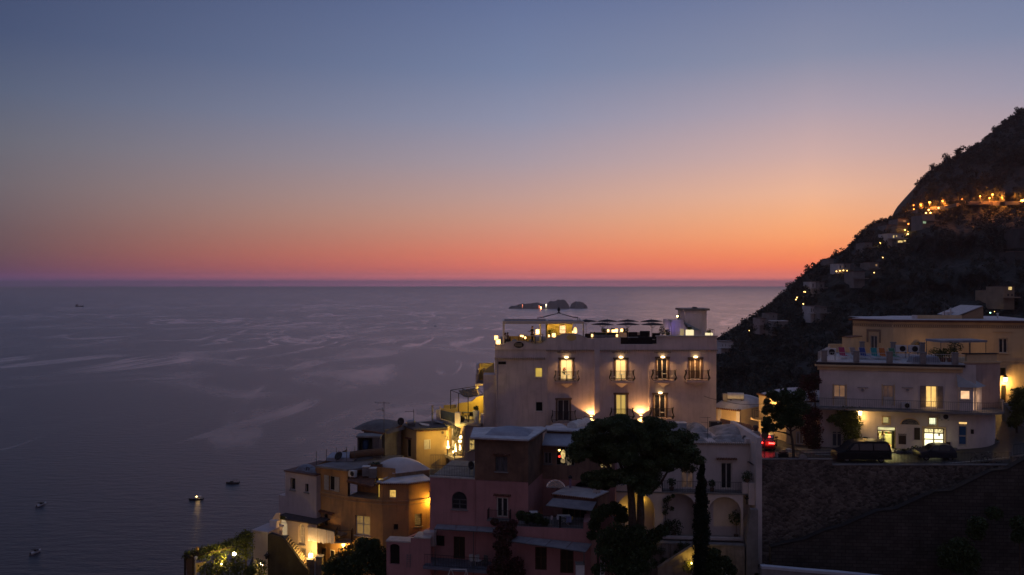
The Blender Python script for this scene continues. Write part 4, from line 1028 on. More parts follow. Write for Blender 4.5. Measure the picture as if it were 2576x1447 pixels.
m=MB();m.lathe((0,0,0),[(.14,0),(.2,.1),(.17,.32),(.06,.4)],10,1,.5);m.build('bag_body',WHT,bg_,smooth=True,local=True);m=MB();m.tube([(-.07,0,.36),(0,0,.50),(.07,0,.36)],.012,4);m.build('handle',WHT,bg_,local=True)
rb=thing('basket',SF.pt(dl[0]+1.22,ZR+.05,-.9),'red shopping basket on the floor of the lit shop','basket')
m=MB();m.lathe((0,0,0),[(.16,0),(.24,.28),(.25,.3),(.2,.28)],8,1,.75);m.build('bin',mat('red_plastic',(.5,.03,.02),None,4,.4),rb,local=True);m=MB();m.tube([(-.2,0,.3),(-.1,0,.42),(.1,0,.42),(.2,0,.3)],.015,4);m.build('handle',BLK,rb,local=True)
# second shop: closed glazed door, papered panes lit from inside
f=MB();s0,s1,q0,q1=dr
for k in range(3):x=s0+(s1-s0-.1)*k/2;SF.box(f,x,x+.1,q0,q1,-.2,-.08)
for h in (q0,q0+(q1-q0)*.49,q1-.55,q1-.1):SF.box(f,s0,s1,h,h+.09,-.2,-.084)
fr_=f.build('glazed_shop_door',WOODB,shop)
m=MB();m.poly(SF.pt(s0,q0,-.17),SF.pt(s1,q0,-.17),SF.pt(s1,q1-.5,-.17),SF.pt(s0,q1-.5,-.17));m.build('papered_pane',litroom('papered_pane',(1,.97,.62),1.7,.5,.85),fr_)
m=MB();m.poly(SF.pt(s0,q1-.47,-.17),SF.pt(s1,q1-.47,-.17),SF.pt(s1,q1,-.17),SF.pt(s0,q1,-.17));m.build('transom_pane',litroom('transom_goods',(1,.85,.4),1.2,6,.15),fr_)
m=MB();x=s0+(s1-s0)*.72;SF.box(m,x,x+.17,q0+(q1-q0)*.66,q0+(q1-q0)*.66+.24,-.165,-.155);m.build('notice',mat('notice_paper',(.25,.22,.16),(.12,.11,.08),20,.8),fr_)
m=MB()
for a,b in ((s0-.14,s0-.02),(s1+.02,s1+.14)):SF.box(m,a,b,q0,q1+.16,.002,.05)
SF.box(m,s0-.14,s1+.14,q1+.03,q1+.16,.003,.055);m.build('surround',CREAM,fr_)
light('shop_light',SF.pt((s0+s1)/2,q0+1.4,.5),26,(1,.86,.38),.5,shop)
for r in (tl,tr_):
    f=window(shop,SF,r,ROOMG if r is tr_ else litroom('small_shop_window',(1,.82,.3),.75,2,.7),WOODW,1,(),.2,name='high_window',fw=.06)
    m=MB()
    for k in range(1,5):x=r[0]+(r[1]-r[0])*k/5;m.cyl(SF.pt(x,r[2],-.03),SF.pt(x,r[3],-.03),.014,n=4)
    for k in range(1,5):zz=r[2]+(r[3]-r[2])*k/5;m.cyl(SF.pt(r[0],zz,-.03),SF.pt(r[1],zz,-.03),.011,n=4)
    m.build('grille',IRON,f)
    m=MB()
    for a,b in ((r[0]-.12,r[0]-.01),(r[1]+.01,r[1]+.12)):SF.box(m,a,b,r[2]-.12,r[3]+.12,.002,.05)
    SF.box(m,r[0]-.12,r[1]+.12,r[2]-.13,r[2]-.01,.003,.06);SF.box(m,r[0]-.12,r[1]+.12,r[3]+.01,r[3]+.12,.003,.06);m.build('surround',CREAM,f)
window(shop,SF,d0,mat('grey_door_panel',(.12,.13,.17),(.09,.1,.13),3,.4),WOODW,2,(.83,),.14,name='shuttered_door',fw=.12)
f=window(shop,SF,db,WOODW,WOODW,1,(.36,.76),.12,name='blue_panel_door',fw=.08)
BL=mat('blue_door_panel',(.035,.11,.27),(.03,.09,.2),3,.5)
for x0,y0,x1,y1,mm,nm in ((1945,1048,2000,1122,BL,'blue_panel'),(1943,1135,1998,1198,BL,'blue_panel'),(1942,1010,2008,1026,glow('fanlight_glow',(1,.62,.2),1.0),'fanlight')):
    r=SF.rect(z2,x0,y0,x1,y1);m=MB();SF.box(m,*r,-.115,-.06);m.build(nm,mm,f)
# lunette over the middle, painted tile picture; dark boards, meters, mailbox, air conditioner
r=SF.rect(z2,1442,983,1598,1030);m=MB();arc=arc_pts(r[0],r[1],r[3],r[3]-r[2]-.02,14)
m.prism([SF.pt(r[0],r[2],.03)]+[SF.pt(x,z,.03) for x,z in arc]+[SF.pt(r[1],r[2],.03)],-SF.n*.028);lun=m.build('lunette',mat('painted_tiles',(.18,.17,.16),(.07,.075,.09),5,.5,lo=.45,hi=.55),shop)
m=MB();m.tube([SF.pt(r[0]-.07,r[2],.05)]+[SF.pt(c_[0]*1.0,c_[1]+.05,.05) for c_ in arc]+[SF.pt(r[1]+.07,r[2],.05)],.06,5);m.build('lunette_moulding',CREAM,lun)
for x0,y0,x1,y1,mm,nm in ((1422,1125,1485,1198,mat('dark_board',(.05,.035,.03),None,4,.6),'menu_board'),(1556,1058,1605,1160,mat('dark_board',(.05,.035,.03)),'notice_board'),(2040,1072,2065,1110,IRON,'letter_box'),(1828,1180,1865,1215,mat('dark_board',(.05,.04,.03)),'meter_box'),(1150,1035,1225,1215,WHITE,'closed_panel'),(1425,1045,1492,1115,WHITE,'closed_panel')):
    r=SF.rect(z2,x0,y0,x1,y1);m=MB();SF.box(m,*r,.003,.06 if mm is not WHITE else .03);b_=m.build(nm,mm,shop)
    if nm=='menu_board':m=MB();SF.box(m,r[0]-.05,r[1]+.05,r[3]+.03,r[3]+.2,.004,.03);m.build('header',GREYW,b_)
def aircon(loc,fac,label):
    o=thing('air_conditioner',loc,label,'air conditioner','outdoor air conditioners');m=MB();u,n=fac.u,fac.n
    m.obox(-u*.42-n*.15,u*.84,n*.3,Vector((0,0,.58)));m.build('casing',PLASTW,o,local=True)
    m=MB();c=u*.08+n*.151+Vector((0,0,.29));pts=[c+u*.24*math.cos(q)+Vector((0,0,.24*math.sin(q))) for q in [2*math.pi*i/16 for i in range(16)]];m.prism(pts,n*.01);m.build('fan_grille',IRON,o,local=True)
    m=MB()
    for s_ in (-.3,.3):m.obox(u*s_-n*.14-Vector((0,0,.06)),u*.06,n*.28,Vector((0,0,.059)))
    m.build('bracket',IRONL,o,local=True);return o
sx,szz=SF.uv(*z2(1810,985));aircon(SF.pt(sx,szz,.2),SF,'dark air conditioner on the wall under the curved balcony')
sx,szz=SF.uv(*z2(1478,888));aircon(SF.pt(sx,zs_slab+.26,.35),SF,'white air conditioner on the balcony floor left of the lit door')
# small lamps on the facade, hooded
for x in (1115,1497):
    sx,szz=SF.uv(*z2(x,722));m=MB();SF.box(m,sx-.5,sx+.5,szz+.08,szz+.11,.01,.14);m.lathe(SF.pt(sx,szz-.2,.1),[(.15,0),(.12,.1),(.04,.18)],10);m.build('unlit_wall_lamp',GREYW,shop)
def lantern_lamp(p,n_,label,power,sc_=1.0,col=(1,.54,.14),g=None):
    """street lantern on a wall bracket: n_ points away from the wall"""
    o=thing('wall_lantern',p,label,'street lamp','lit street lanterns');s_=sc_
    m=MB();m.lathe((0,0,-.02),[(.10*s_,0),(.17*s_,.34*s_),(.15*s_,.36*s_)],8);m.build('glass',g or LAMPY,o,local=True)
    m=MB();m.lathe((0,0,.345*s_),[(.2*s_,0),(.12*s_,.12*s_),(.03*s_,.22*s_)],8);m.lathe((0,0,-.09*s_),[(.04*s_,0),(.11*s_,.068*s_)],8)
    m.tube([Vector((0,0,.56*s_)),-n_*.1+Vector((0,0,.7*s_)),-n_*.42+Vector((0,0,.62*s_)),-n_*.44+Vector((0,0,.1))],.02,5);m.build('bracket',IRON,o,local=True)
    if power:light('lantern_light',p+n_*.05+Vector((0,0,-.28)),power,col,.12,o)
    return o
sx,szz=SF.uv(*z2(1092,950),.6);lantern_lamp(SF.pt(sx,szz,.6),SF.n,'lit street lantern on the cream wall beside the climbing shrub',110,1.25)
# bay room on the balcony, right
bx0,bx1=SF.uv(*z2(1935,0),0)[0],SF.uv(*z2(2055,0),.0)[0]
z0_,z1_=zs_slab+.185,SF.uv(*z2(1990,708))[1]
bay=thing('bay_room',SF.pt((bx0+bx1)/2,z0_),'small lit bay room with a sloping roof on the right end of the balcony','bay room')
BF=Fac.at(SF.pt(bx0,0,.35),SF.pt(bx1,0,.25));ow=BF.rect(z2,1952,740,2035,815);m=MB()
wall(m,BF,0,BF.len,z0_,z1_,[ow],.12)
BF2=Fac.at(SF.pt(bx1,0,.25),SF.pt(bx1+1.15,0,-1.1));ow2=BF2.rect(z2,2062,742,2095,888);ow2=(ow2[0],ow2[1],z0_+.03,ow2[3]);wall(m,BF2,0.001,BF2.len,z0_,z1_,[ow2],.1)
m.poly(SF.pt(bx0,z0_,.35),SF.pt(bx0,z1_,.35),SF.pt(bx0,z1_,-.01),SF.pt(bx0,z0_,-.01));m.build('wall',WHITE,bay)
window(bay,BF,ow,ROOMP,WOODW,1,(),.08,fw=.05,sill=WOODW);window(bay,BF2,ow2,ROOMP,WOODW,1,(),.07,name='glass_door',fw=.05)
m=MB();rt=z1_+.9*1.0;tz=SF.uv(*z2(1975,598))[1]
m.add([SF.pt(bx0-.2,z1_,.6),SF.pt(bx1+.35,z1_,.5),SF.pt(bx1+1.6,z1_,-1.3),SF.pt(bx0-.2,tz,-.02),SF.pt(bx0+.5,tz,-.6),SF.pt(bx1+1.0,z1_,-2.2)],[(0,1,4,3),(1,2,4),(2,5,4),(0,3,4,5,2,1)]);m.build('roof',mat('pale_render_roof',(.42,.44,.46),(.34,.36,.38),1.5,.8),bay)
light('bay_light',BF2.pt(BF2.len*.5,z0_+1.2,.6),14,(1,.6,.3),.3,bay)
# tall block right of it rising to the terrace (grey pink), with parapet and pergola
RF=Fac.at(SF.pt(SE-.75,0,-1.6),SF.pt(SF.uv(*z2(2292,600),-2.8)[0],0,-2.8))
rb_=thing('side_wing',RF.pt(3,ZR),'rose grey wing rising behind the balcony, with a pergola on its roof','building wing')
zt2=RF.uv(*z2(2100,505))[1];m=MB();shell(m,RF,0,RF.len,zs_slab+.2,zt2,5);m.build('wall',mat('rose_grey_plaster',(.50,.38,.34),(.42,.31,.29),.6,.9,.1,8,streak=.2),rb_)
m=MB();RF.box(m,-.1,RF.len+.1,zt2+.002,zt2+.16,-5.1,.15);zt3=RF.uv(*z2(2100,430))[1];RF.box(m,.6,RF.len-.2,zt2+.162,zt3,-.5,-.2);m.build('parapet',CREAM,rb_)
m=MB();RF.box(m,.3,RF.len-.1,zt3+.002,zt3+.1,-.6,-.1);m.build('coping',mat('dark_fascia',(.06,.045,.045)),rb_)
pgz=RF.uv(*z2(2070,325),-2)[1];tp=thing('terrace_awning',RF.pt(2.5,zt3,-2.5),'thin framed grey canopy standing on the rose grey wing','canopy')
m=MB();RF.box(m,-1.3,RF.len-.3,pgz,pgz+.22,-4.2,-1.5);m.build('canopy',AWNING,tp)
for s_ in (-1.25,RF.len*.45,RF.len-.4):
    for o_ in (-1.6,-4.1):m=MB();m.cyl(RF.pt(s_,zt2+.17,o_),RF.pt(s_,pgz-.002,o_),.04,n=6);m.build('post',IRONL,tp)
# terrace railing, pillars, loungers
rp=[Vector((px(z2(835,0)[0],90),90,TZ+.02)),SF.pt(-.15,TZ+.02,.02),SF.pt(SE-1.1,TZ+.02,.02)]
m=MB();railing(m,rp,.95,.2,.009,.016);tag(m.build('terrace_railing',PLASTW),'thin white railing around the sun lounger terrace','railing')
for i,(x,lb) in enumerate(((785,'corner pillar of the sun terrace railing'),(1060,'second pillar of the sun terrace railing'),(1345,'third pillar of the sun terrace railing'),(1630,'fourth pillar of the sun terrace railing'),(1905,'last pillar of the sun terrace railing, by the plants'))):
    s_=SF.uv(*z2(x,500))[0];o=thing('terrace_pillar',SF.pt(s_,TZ+.02,0),lb,'pillar','pillars of the sun terrace');m=MB()
    SF_b=SF.u*.52;m.obox(-SF.u*.26-SF.n*.2,SF_b,SF.n*.42,Vector((0,0,1.05)));m.build('shaft',GREYW,o,local=True);m=MB();m.obox(-SF.u*.3-SF.n*.24+Vector((0,0,1.052)),SF.u*.6,SF.n*.5,Vector((0,0,.09)));m.build('cap',CONC,o,local=True)
for i,(x,lb) in enumerate(((1110,'rear pillar behind the blue loungers'),(1375,'rear pillar behind the green lounger'),(1625,'rear pillar beside the air conditioners'))):
    s_,_=SF.uv(*z2(x,420),-7.5);o=thing('terrace_pillar',SF.pt(s_,TZ+.02,-7.5),lb,'pillar','pillars of the sun terrace');m=MB()
    m.obox(-SF.u*.22-SF.n*.2,SF.u*.44,SF.n*.4,Vector((0,0,1.5)));m.build('shaft',GREYW,o,local=True);m=MB();m.obox(-SF.u*.28-SF.n*.26+Vector((0,0,1.502)),SF.u*.56,SF.n*.52,Vector((0,0,.1)));m.build('cap',CONC,o,local=True)
def lounger(p,rz,col_,label):
    o=thing('sun_lounger',p,label,'sun lounger','sun loungers on the upper terrace');o.rotation_euler=(0,0,rz)
    c=mat('lounger_'+label.split()[0],col_,None,4,.8)
    m=MB();m.box(-.29,.29,-1.15,.15,.30,.34);m.build('seat',c,o,local=True)
    m=MB();m.prism([(-.29,.15,.3),(-.29,.62,1.08),(-.29,.58,1.1),(-.29,.11,.34)],(.58,0,0));m.build('backrest',c,o,local=True)
    m=MB()
    for s_ in (-.33,.33):m.tube([(s_,-1.2,.3),(s_,.2,.3),(s_,.66,1.08)],.022,5)
    for y in (-1.2,.66):m.tube([(-.33,y,.3 if y<0 else 1.08),(.33,y,.3 if y<0 else 1.08)],.022,5)
    m.build('frame',PLASTW,o,local=True)
    for s_ in (-.33,.33):
        for y in (-.95,.1):m=MB();m.tube([(s_,y,.3),(s_,y-.1 if y<0 else y+.1,0)],.02,5);m.build('leg',PLASTW,o,local=True)
for x,c,lb in ((945,(.42,.05,.12),'pink sun lounger at the left of the row on the terrace'),(1050,(.30,.24,.22),'beige sun lounger between the pink and the blue one'),(1125,(.05,.08,.25),'blue sun lounger left of the turquoise one'),(1220,(.04,.25,.26),'turquoise sun lounger before the white french door'),(1290,(.50,.16,.04),'orange sun lounger right of the turquoise one'),(1378,(.07,.20,.12),'green sun lounger right of the orange one')):
    s_=SF.uv(*z2(x,440),-4.6)[0];lounger(SF.pt(s_,TZ+.02,-4.6),R(random.uniform(-14,8)),c,lb)
for x,lb in ((1445,'left of two white air conditioners on the sun terrace'),(1550,'right of two white air conditioners on the sun terrace'),(840,'white air conditioner at the left corner of the sun terrace')):
    s_=SF.uv(*z2(x,420),-6.6)[0];o=aircon(SF.pt(s_,TZ+.62,-6.6 if x>900 else -2.0) if x>900 else SF.pt(SF.uv(*z2(x,420),-2)[0],TZ+.5,-2),SF,lb);o.scale=(1.25,1.25,1.25)
    m=MB();p0=o.location; 
    for q in (-.35,.35):m.cyl(SF.u*q+Vector((0,0,-.5)),SF.u*q+Vector((0,0,-.06)),.03)
    m.build('stand',IRONL,o,local=True)
for i,(x,lb) in enumerate(((1580,'covered grey heap left of the fourth terrace pillar'),(1690,'covered grey heap right of the fourth terrace pillar'))):
    s_=SF.uv(*z2(x,470),-1.2)[0];o=thing('covered_table',SF.pt(s_,TZ+.02,-1.2),lb,'covered furniture','covered furniture on the sun terrace');m=MB();m.vault((0,0,.1),(.75,0,0),(0,.6,0),.62,10,4,.35);m.box(-.74,.74,-.59,.59,0,.105);m.build('cover',mat('grey_tarpaulin',(.25,.27,.32),(.16,.17,.21),2,.7,.3,6),o,smooth=False,local=True)
for i,(x,y,s_,lb) in enumerate(((1740,420,.75,'leafy potted plant on the sun terrace, left'),(1800,425,.6,'reddish potted shrub in the middle of the terrace plants'),(1860,410,.75,'green potted shrub at the right end of the terrace plants'),(1905,370,.8,'dark climbing plant on the pergola post'))):
    a,b=SF.uv(*z2(x,y),-2.5);p=SF.pt(a,b,-2.5);o=thing('potted_plant',SF.pt(a,TZ+.02,-2.5),lb,'plant','plants on the sun terrace')
    leaf_obj('foliage',[leaves(p,(s_,s_*.8,s_*.8),260,.09,.15,seed=60+i)],LEAFV if i in (0,2) else LEAFM,o)
    m=MB();q=SF.pt(a,TZ+.02,-2.5);m.lathe(q,[(.22,0),(.3,.4),(.26,.4)],10);m.build('pot',TILE,o);m=MB();m.cyl(q+Vector((0,0,.38)),p,.03);m.build('stem',BARK,o)
# ---- long upper house
U1=Fac(z2(1030,0)[0],96.5,z2(1378,0)[0],93.0);U2=Fac(z2(1378,0)[0],93.0,z2(2700,0)[0],90.0)
up=thing('long_house',U2.pt(5,TZ),'long cream house with a frieze and flat roof above the sun terrace','house')
zu=U2.uv(*z2(1378,150))[1];zr0=ZR
ud=U1.rect(z2,1180,270,1240,412);ud=(ud[0],ud[1],TZ+.1,ud[3]);uw=U2.rect(z2,2282,292,2360,420);uwl=U2.rect(z2,2290,545,2338,612);udd=U2.rect(z2,2300,690,2345,850)
m=MB();wall(m,U1,0,U1.len,TZ-.5,zu,[ud],.2);wall(m,U2,0.0,U2.len,zr0-1,zu,[uw,uwl,udd],.25)
m.poly(U1.pt(0,TZ-.5),U1.pt(0,zu),U1.pt(0,zu,-9),U1.pt(0,TZ-.5,-9));m.build('wall',CREAM,up)
m=MB();m.prism([U1.pt(-.35,zu+.002,.35),U1.pt(U1.len,zu+.002,.4),U2.pt(U2.len,zu+.002,.35),U2.pt(U2.len,zu+.002,-14),U1.pt(-.35,zu+.002,-12)],(0,0,.2));m.build('roof',mat('red_brown_roof_edge',(.15,.07,.055),(.10,.05,.04),1.5,.85),up)
m=MB();m.prism([U1.pt(0,zu+.204,.1),U1.pt(U1.len,zu+.204,.1),U2.pt(U2.len-.2,zu+.204,.1),U2.pt(U2.len-.2,zu+.204,-13),U1.pt(0,zu+.204,-11)],(0,0,.06));m.build('roof_membrane',ROOFW,up)
m=MB()   # dentil frieze
for fc in (U1,U2):
    fz=fc.uv(*z2(1378,188))[1];fc.box(m,0.02,fc.len-.02,fz+.16,fz+.2,.002,.05);fc.box(m,.02,fc.len-.02,fz-.14,fz-.11,.002,.04)
    k=int(fc.len/.22)
    for i in range(k):fc.box(m,i*.22+.03,i*.22+.14,fz-.08,fz+.13,.002,.045)
m.build('frieze',mat('frieze_stone',(.30,.21,.14),(.22,.16,.11),4,.9),up)
f=window(up,U1,ud,mat('curtained_glass',(.14,.14,.15),(.08,.08,.09),4,.3,stretch=(5,1,.4)),WOODW,2,(),.14,name='french_door')
m=MB()
for a,b in ((ud[0]-.42,ud[0]-.22),(ud[1]+.22,ud[1]+.42)):U1.box(m,a,b,ud[3]-.8,ud[3]+.5,.002,.06)
U1.box(m,ud[0]-.42,ud[1]+.42,ud[3]+.5,ud[3]+.75,.002,.07);m.build('surround',mat('frieze_stone',(.3,.21,.14)),f)
f=window(up,U2,uw,GLASSD,WOODW,2,(),.2,sill=CREAM,fw=.1);m=MB();U2.box(m,uw[0]-.6,uw[1]+.6,uw[3]+.7,uw[3]+.76,.002,.12);m.build('hood_moulding',CREAM,f)
f=window(up,U2,uwl,VOID,IRON,1,(),.2,name='barred_window',fw=.04);m=MB()
for k in range(-4,7):
    for d_ in (1,-1):
        a0=uwl[0]+(uwl[1]-uwl[0])*k/4;pts_=[]
        for t_ in np.linspace(0,1,9):
            s_=a0+d_*t_*(uwl[3]-uwl[2])*.7; 
            if uwl[0]<=s_<=uwl[1]:pts_.append(U2.pt(s_,uwl[2]+t_*(uwl[3]-uwl[2]),-.04))
        if len(pts_)>1:m.tube(pts_,.01,4)
m.build('grille',IRON,f)
window(up,U2,udd,VOID,WOODB,1,(),.2,name='dark_door',fw=.06)
m=MB()
for y in (490,517): 
    zz=U2.uv(*z2(2400,y))[1];U2.box(m,U2.uv(*z2(2295,0))[0],U2.len,zz-.05,zz+.05,.002,.07)
m.build('string_course',CREAM,up)
a,b=U2.uv(*z2(1578,360));dsh=thing('satellite_dish',U2.pt(a,b-.7,.5),'black oval dish against the long cream wall','satellite dish')
m=MB();m.prism([U2.pt(a+.42*math.cos(q),b+.55*math.sin(q),.5) for q in [2*math.pi*i/20 for i in range(20)]],U2.n*.05);m.build('reflector',IRON,dsh);m=MB();m.tube([U2.pt(a,b-.3,.48),U2.pt(a,b-.75,.3),U2.pt(a,b-1.1,.1)],.04,5);m.build('mount',IRON,dsh)
a,b=U2.uv(*z2(2338,662),.5);lantern_lamp(U2.pt(a,b,.5),U2.n,'lit street lantern on the yellow right wall above the steps',260,1.35,(1,.56,.14))
# roof room, low wall and chimney bits
m=MB();q0=zu+.27
def roofbox(x0,x1,ytop,D0_,D1_,nm,m_,par=up):
    mb_=MB();mb_.box(px(z2(x0,0)[0],D0_),px(z2(x1,0)[0],D0_),D0_,D1_,q0,pz(z2(0,ytop)[1],D0_));return mb_.build(nm,m_,par)
roofbox(1585,1965,95,94.6,95,'roof_wall',CREAM);roofbox(1568,1584,95,94.3,95.2,'chimney',WHITE)
rr_=thing('roof_room',Vector((px(z2(2060,0)[0],95),95,q0)),'roof room with a steep sheet metal lean-to on the long house','roof room')
m=MB();pts=[W(z2,1965,98,95.0),W(z2,2145,18,95.0),W(z2,2150,132,95.0),W(z2,1965,132,95.0)];m.prism(pts,(0,4,0));m.build('wall',mat('brown_cream',(.35,.24,.15),(.28,.19,.12),1,.9),rr_)
m=MB();pts=[W(z2,1930,95,94.8),W(z2,2140,14,94.8),W(z2,2140,20,94.8),W(z2,1930,101,94.8)];m.prism(pts,(0,4.6,0));m.build('roof',mat('corrugated_sheet',(.36,.38,.42),(.26,.27,.3),2,.5,metal=.3),rr_)
m=MB();m.box(px(z2(1835,0)[0],97),px(z2(1950,0)[0],97),97,98,q0,pz(z2(0,66)[1],97));m.build('annex',WHITE,rr_)
m=MB();m.vault(Vector((px(z2(1400,0)[0],98),99,q0-.05)),(4,0,0),(0,3.5,0),pz(z2(0,113)[1],99)-q0+.1,12);tag(m.build('shallow_vault',ROOFW,None,True),'low limewashed vault at the left of the long house roof','vault')
for i,(x,y0,y1,lb) in enumerate(((1868,40,66,'slim white vent pipe left of the lean-to roof'),(2270,85,118,'short white vent pipe right of the lean-to roof'))):
    p=W(z2,x,y1,96);m=MB();m.cyl((p.x,p.y,q0),(p.x,p.y,pz(z2(0,y0)[1],96)),.09);m.lathe((p.x,p.y,pz(z2(0,y0)[1],96)),[(.15,0),(.15,.06),(.03,.14)],8);tag(m.build('vent_pipe',PLASTW),lb,'vent pipe')
an=thing('tv_aerial',W(z2,1815,70,96),'small aerial at the left of the roof annex','aerial');m=MB();p=W(z2,1815,70,96);m.cyl((p.x,p.y,q0),(p.x,p.y,p.z+1.2),.03);m.build('mast',IRONL,an);m=MB()
m.tube([p+Vector((-.5,0,1.3)),p+Vector((.6,0,.7))],.03,4)
for k in range(4):q=p+Vector((-.4+k*.25,0,1.25-k*.14));m.tube([q+Vector((0,-.3,0)),q+Vector((0,.3,0))],.02,4)
m.build('elements',IRONL,an)
# little stair turret left, low side wall
tt=thing('stair_turret',W(z2,1012,400,93.5),'small cream stair turret with a tile cap left of the long house','turret')
TF=Fac(z2(955,0)[0],92.6,z2(1013,0)[0],92.0);tw_=TF.rect(z2,978,330,1002,372);zt_=TF.uv(*z2(985,285))[1];m=MB();shell(m,TF,0,TF.len,TZ,zt_,3,[tw_]);m.build('wall',CREAM,tt)
window(tt,TF,tw_,VOID,WOODB,1,(),.1,fw=.03)
TF2=Fac.at(TF.pt(TF.len,0),TF.pt(TF.len,0)+Vector((2.0,1.9,0)));m=MB();TF2.box(m,0.001,TF2.len,TZ,zt_-.002,-1,0);m.build('side_wall',CREAM,tt)
m=MB();m.prism([TF.pt(-.15,zt_+.002,.15),TF.pt(TF.len+.1,zt_+.002,.15),TF2.pt(TF2.len,zt_+.002,.15),TF.pt(-.15,zt_+.002,-3)],(0,0,.1));m.build('roof',TILE,tt)
lw=MB();a,b=W(z2,822,340,93.5),W(z2,960,350,93.5);lw.box(a.x,b.x-.05,93.2,93.6,TZ,a.z);lw.box(a.x-.4,a.x-.003,93.0,93.6,TZ,a.z-1.0);tag(lw.build('low_wall',CREAM),'stepped low cream wall left of the stair turret','wall')
light('terrace_wall_light',U2.pt(2.6,TZ+.9,1.6),14,(1,.55,.22),.2,up)
light('terrace_wall_light',U2.pt(9.5,TZ+1.3,2.2),16,(1,.55,.22),.2,up)
light('shopfront_fill',SF.pt(dl[0]-1.0,ZR+2.6,2.2),30,(1,.72,.32),.3,shop)  # last is an unseen lamp standing in for lantern and shop glow on the front
# ------------------------------------------------------------------ houses between the hotel and the road
def simple_house(name,fac,s0,s1,z0,z1,back,wallm,label,cat='house',ops=(),top=True):
    o=thing(name,fac.pt((s0+s1)/2,z0),label,cat);m=MB();shell(m,fac,s0,s1,z0,z1,back,ops,top);m.build('wall',wallm,o);return o
A1=Fac(a8(150,0)[0],94.5,a8(640,0)[0],92.0);zt=A1.uv(*a8(640,400))[1]
h=simple_house('vaulted_house',A1,0,A1.len,108,zt,7,CREAM,'low cream house with a vaulted roof just right of the hotel corner')
m=MB();tiles(m,A1.pt(0,zt+.05,.25),A1.pt(A1.len+.1,zt+.05,.25),.1,.35,-A1.n*-1);m.build('eave_tiles',TILE,h)
m=MB();m.vault(A1.pt(A1.len*.5,zt+.02,-3.4),A1.u*(A1.len*.52),A1.n*3.6,1.3,12);m.build('roof',ROOFW,h,True)
m=MB()
for x in (590,250):a=A1.uv(*a8(x,0))[0];A1.box(m,a,a+.45,108,zt-.05,.003,.08)
m.build('pilaster',WHITE,h)
p=A1.pt(A1.len*.62,zt+.9,-1.5);wt=thing('water_tank',p,'white cylinder water tank on the low vaulted house by the hotel','water tank','cylinder water tanks on roofs')
m=MB();m.tube([(-.95,.2,.45),(-.9,.19,.45),(.9,-.19,.45),(.95,-.2,.45)],[.2,.42,.42,.2],14);m.build('tank',PLASTW,wt,local=True);m=MB();m.box(-.7,-.5,-.3,.4,-.3,.1);m.box(.5,.7,-.4,.3,-.3,.1);m.box(-1.5,-1.0,-.1,.4,-.1,.75);m.build('cradle',GREYW,wt,local=True)
A2=Fac(a8(640,0)[0],96.5,a8(1060,0)[0],95.5);zt=A2.uv(*a8(800,440))[1];dw=A2.rect(a8,650,570,790,700)
h=simple_house('domed_house',A2,0,A2.len,107,zt,6,CREAM,'small cream house with a round pale dome behind the vaulted one');m=MB();m.vault(A2.pt(A2.len*.47,zt+.02,-3),A2.u*(A2.len*.5),A2.n*3.1,A2.uv(*a8(820,268),-3)[1]-zt,14);m.build('roof',ROOFW,h,True)
m=MB();tiles(m,A2.pt(0,zt+.04,.2),A2.pt(A2.len,zt+.04,.2),.09,.3,A2.n);m.build('eave_tiles',TILE,h)
zz=A2.uv(*a8(720,560))[1];m=MB();tiles(m,A2.pt(0,zz,.5),A2.pt(A2.len*.45,zz,.5),.07,.5,A2.n);m.build('door_hood',TILE,h)
A3=Fac(a8(1000,0)[0],89.5,a8(1520,0)[0],84.5);zt=A3.uv(*a8(1000,92))[1]
wn=A3.rect(a8,1098,250,1190,345);wn2=A3.rect(a8,1250,868,1292,985)
h=simple_house('yellow_house',A3,0,A3.len,ZR-2,zt,6,CREAM,'tall lamp lit cream house half hidden by the road tree',ops=[wn,wn2])
window(h,A3,wn,ROOM,WOODB,2,(),.2,fw=.05);window(h,A3,wn2,VOID,WOODB,1,(),.15,fw=.04)
m=MB();m.vault(A3.pt(A3.len*.6,zt+.01,-3),A3.u*(A3.len*.58),A3.n*3.1,.9,12);m.build('roof',ROOFW,h,True);m=MB();tiles(m,A3.pt(-.1,zt+.03,.2),A3.pt(A3.len,zt+.03,.2),.09,.3,A3.n);m.build('eave_tiles',TILE,h)
ba=A3.uv(*a8(1010,575),.8);m=MB();A3.box(m,-.2,1.5,ba[1]-.15,ba[1],0,.9);b_=m.build('balcony',CREAM,h);m=MB();railing(m,[A3.pt(-.15,ba[1],0),A3.pt(-.15,ba[1],.85),A3.pt(1.45,ba[1],.85),A3.pt(1.45,ba[1],0)],1.0,.14,.014);m.build('railing',IRON,b_)
light('house_light',A3.pt(3.2,wn[2]+.6,1.1),230,(1,.6,.2),.15,h)
light('alley_light',A1.pt(A1.len+.7,zt-3.6,2.6),300,(1,.58,.2),.15,h)
light('alley_light',A1.pt(A1.len-4.5,112.2,2.2),150,(1,.58,.2),.15,h)
# pale low block, left of the shop, with door in red brake light
A4=Fac(a6(500,0)[0],83.6,a6(1000,0)[0],82.1);zt=zs_slab;dd=A4.rect(a6,630,885,725,1180);dd=(dd[0],dd[1],ZR+.05,dd[3])
h=simple_house('garden_house',A4,0,A4.len,ZR-1.5,zt-1.0,5,CREAM,'low cream house front with a shuttered door glowing pink from brake lights',ops=[dd]);window(h,A4,dd,mat('louvred_door',(.34,.28,.2),(.26,.21,.15),3,.7),WOODW,2,(.86,),.12,name='shuttered_door',fw=.09)

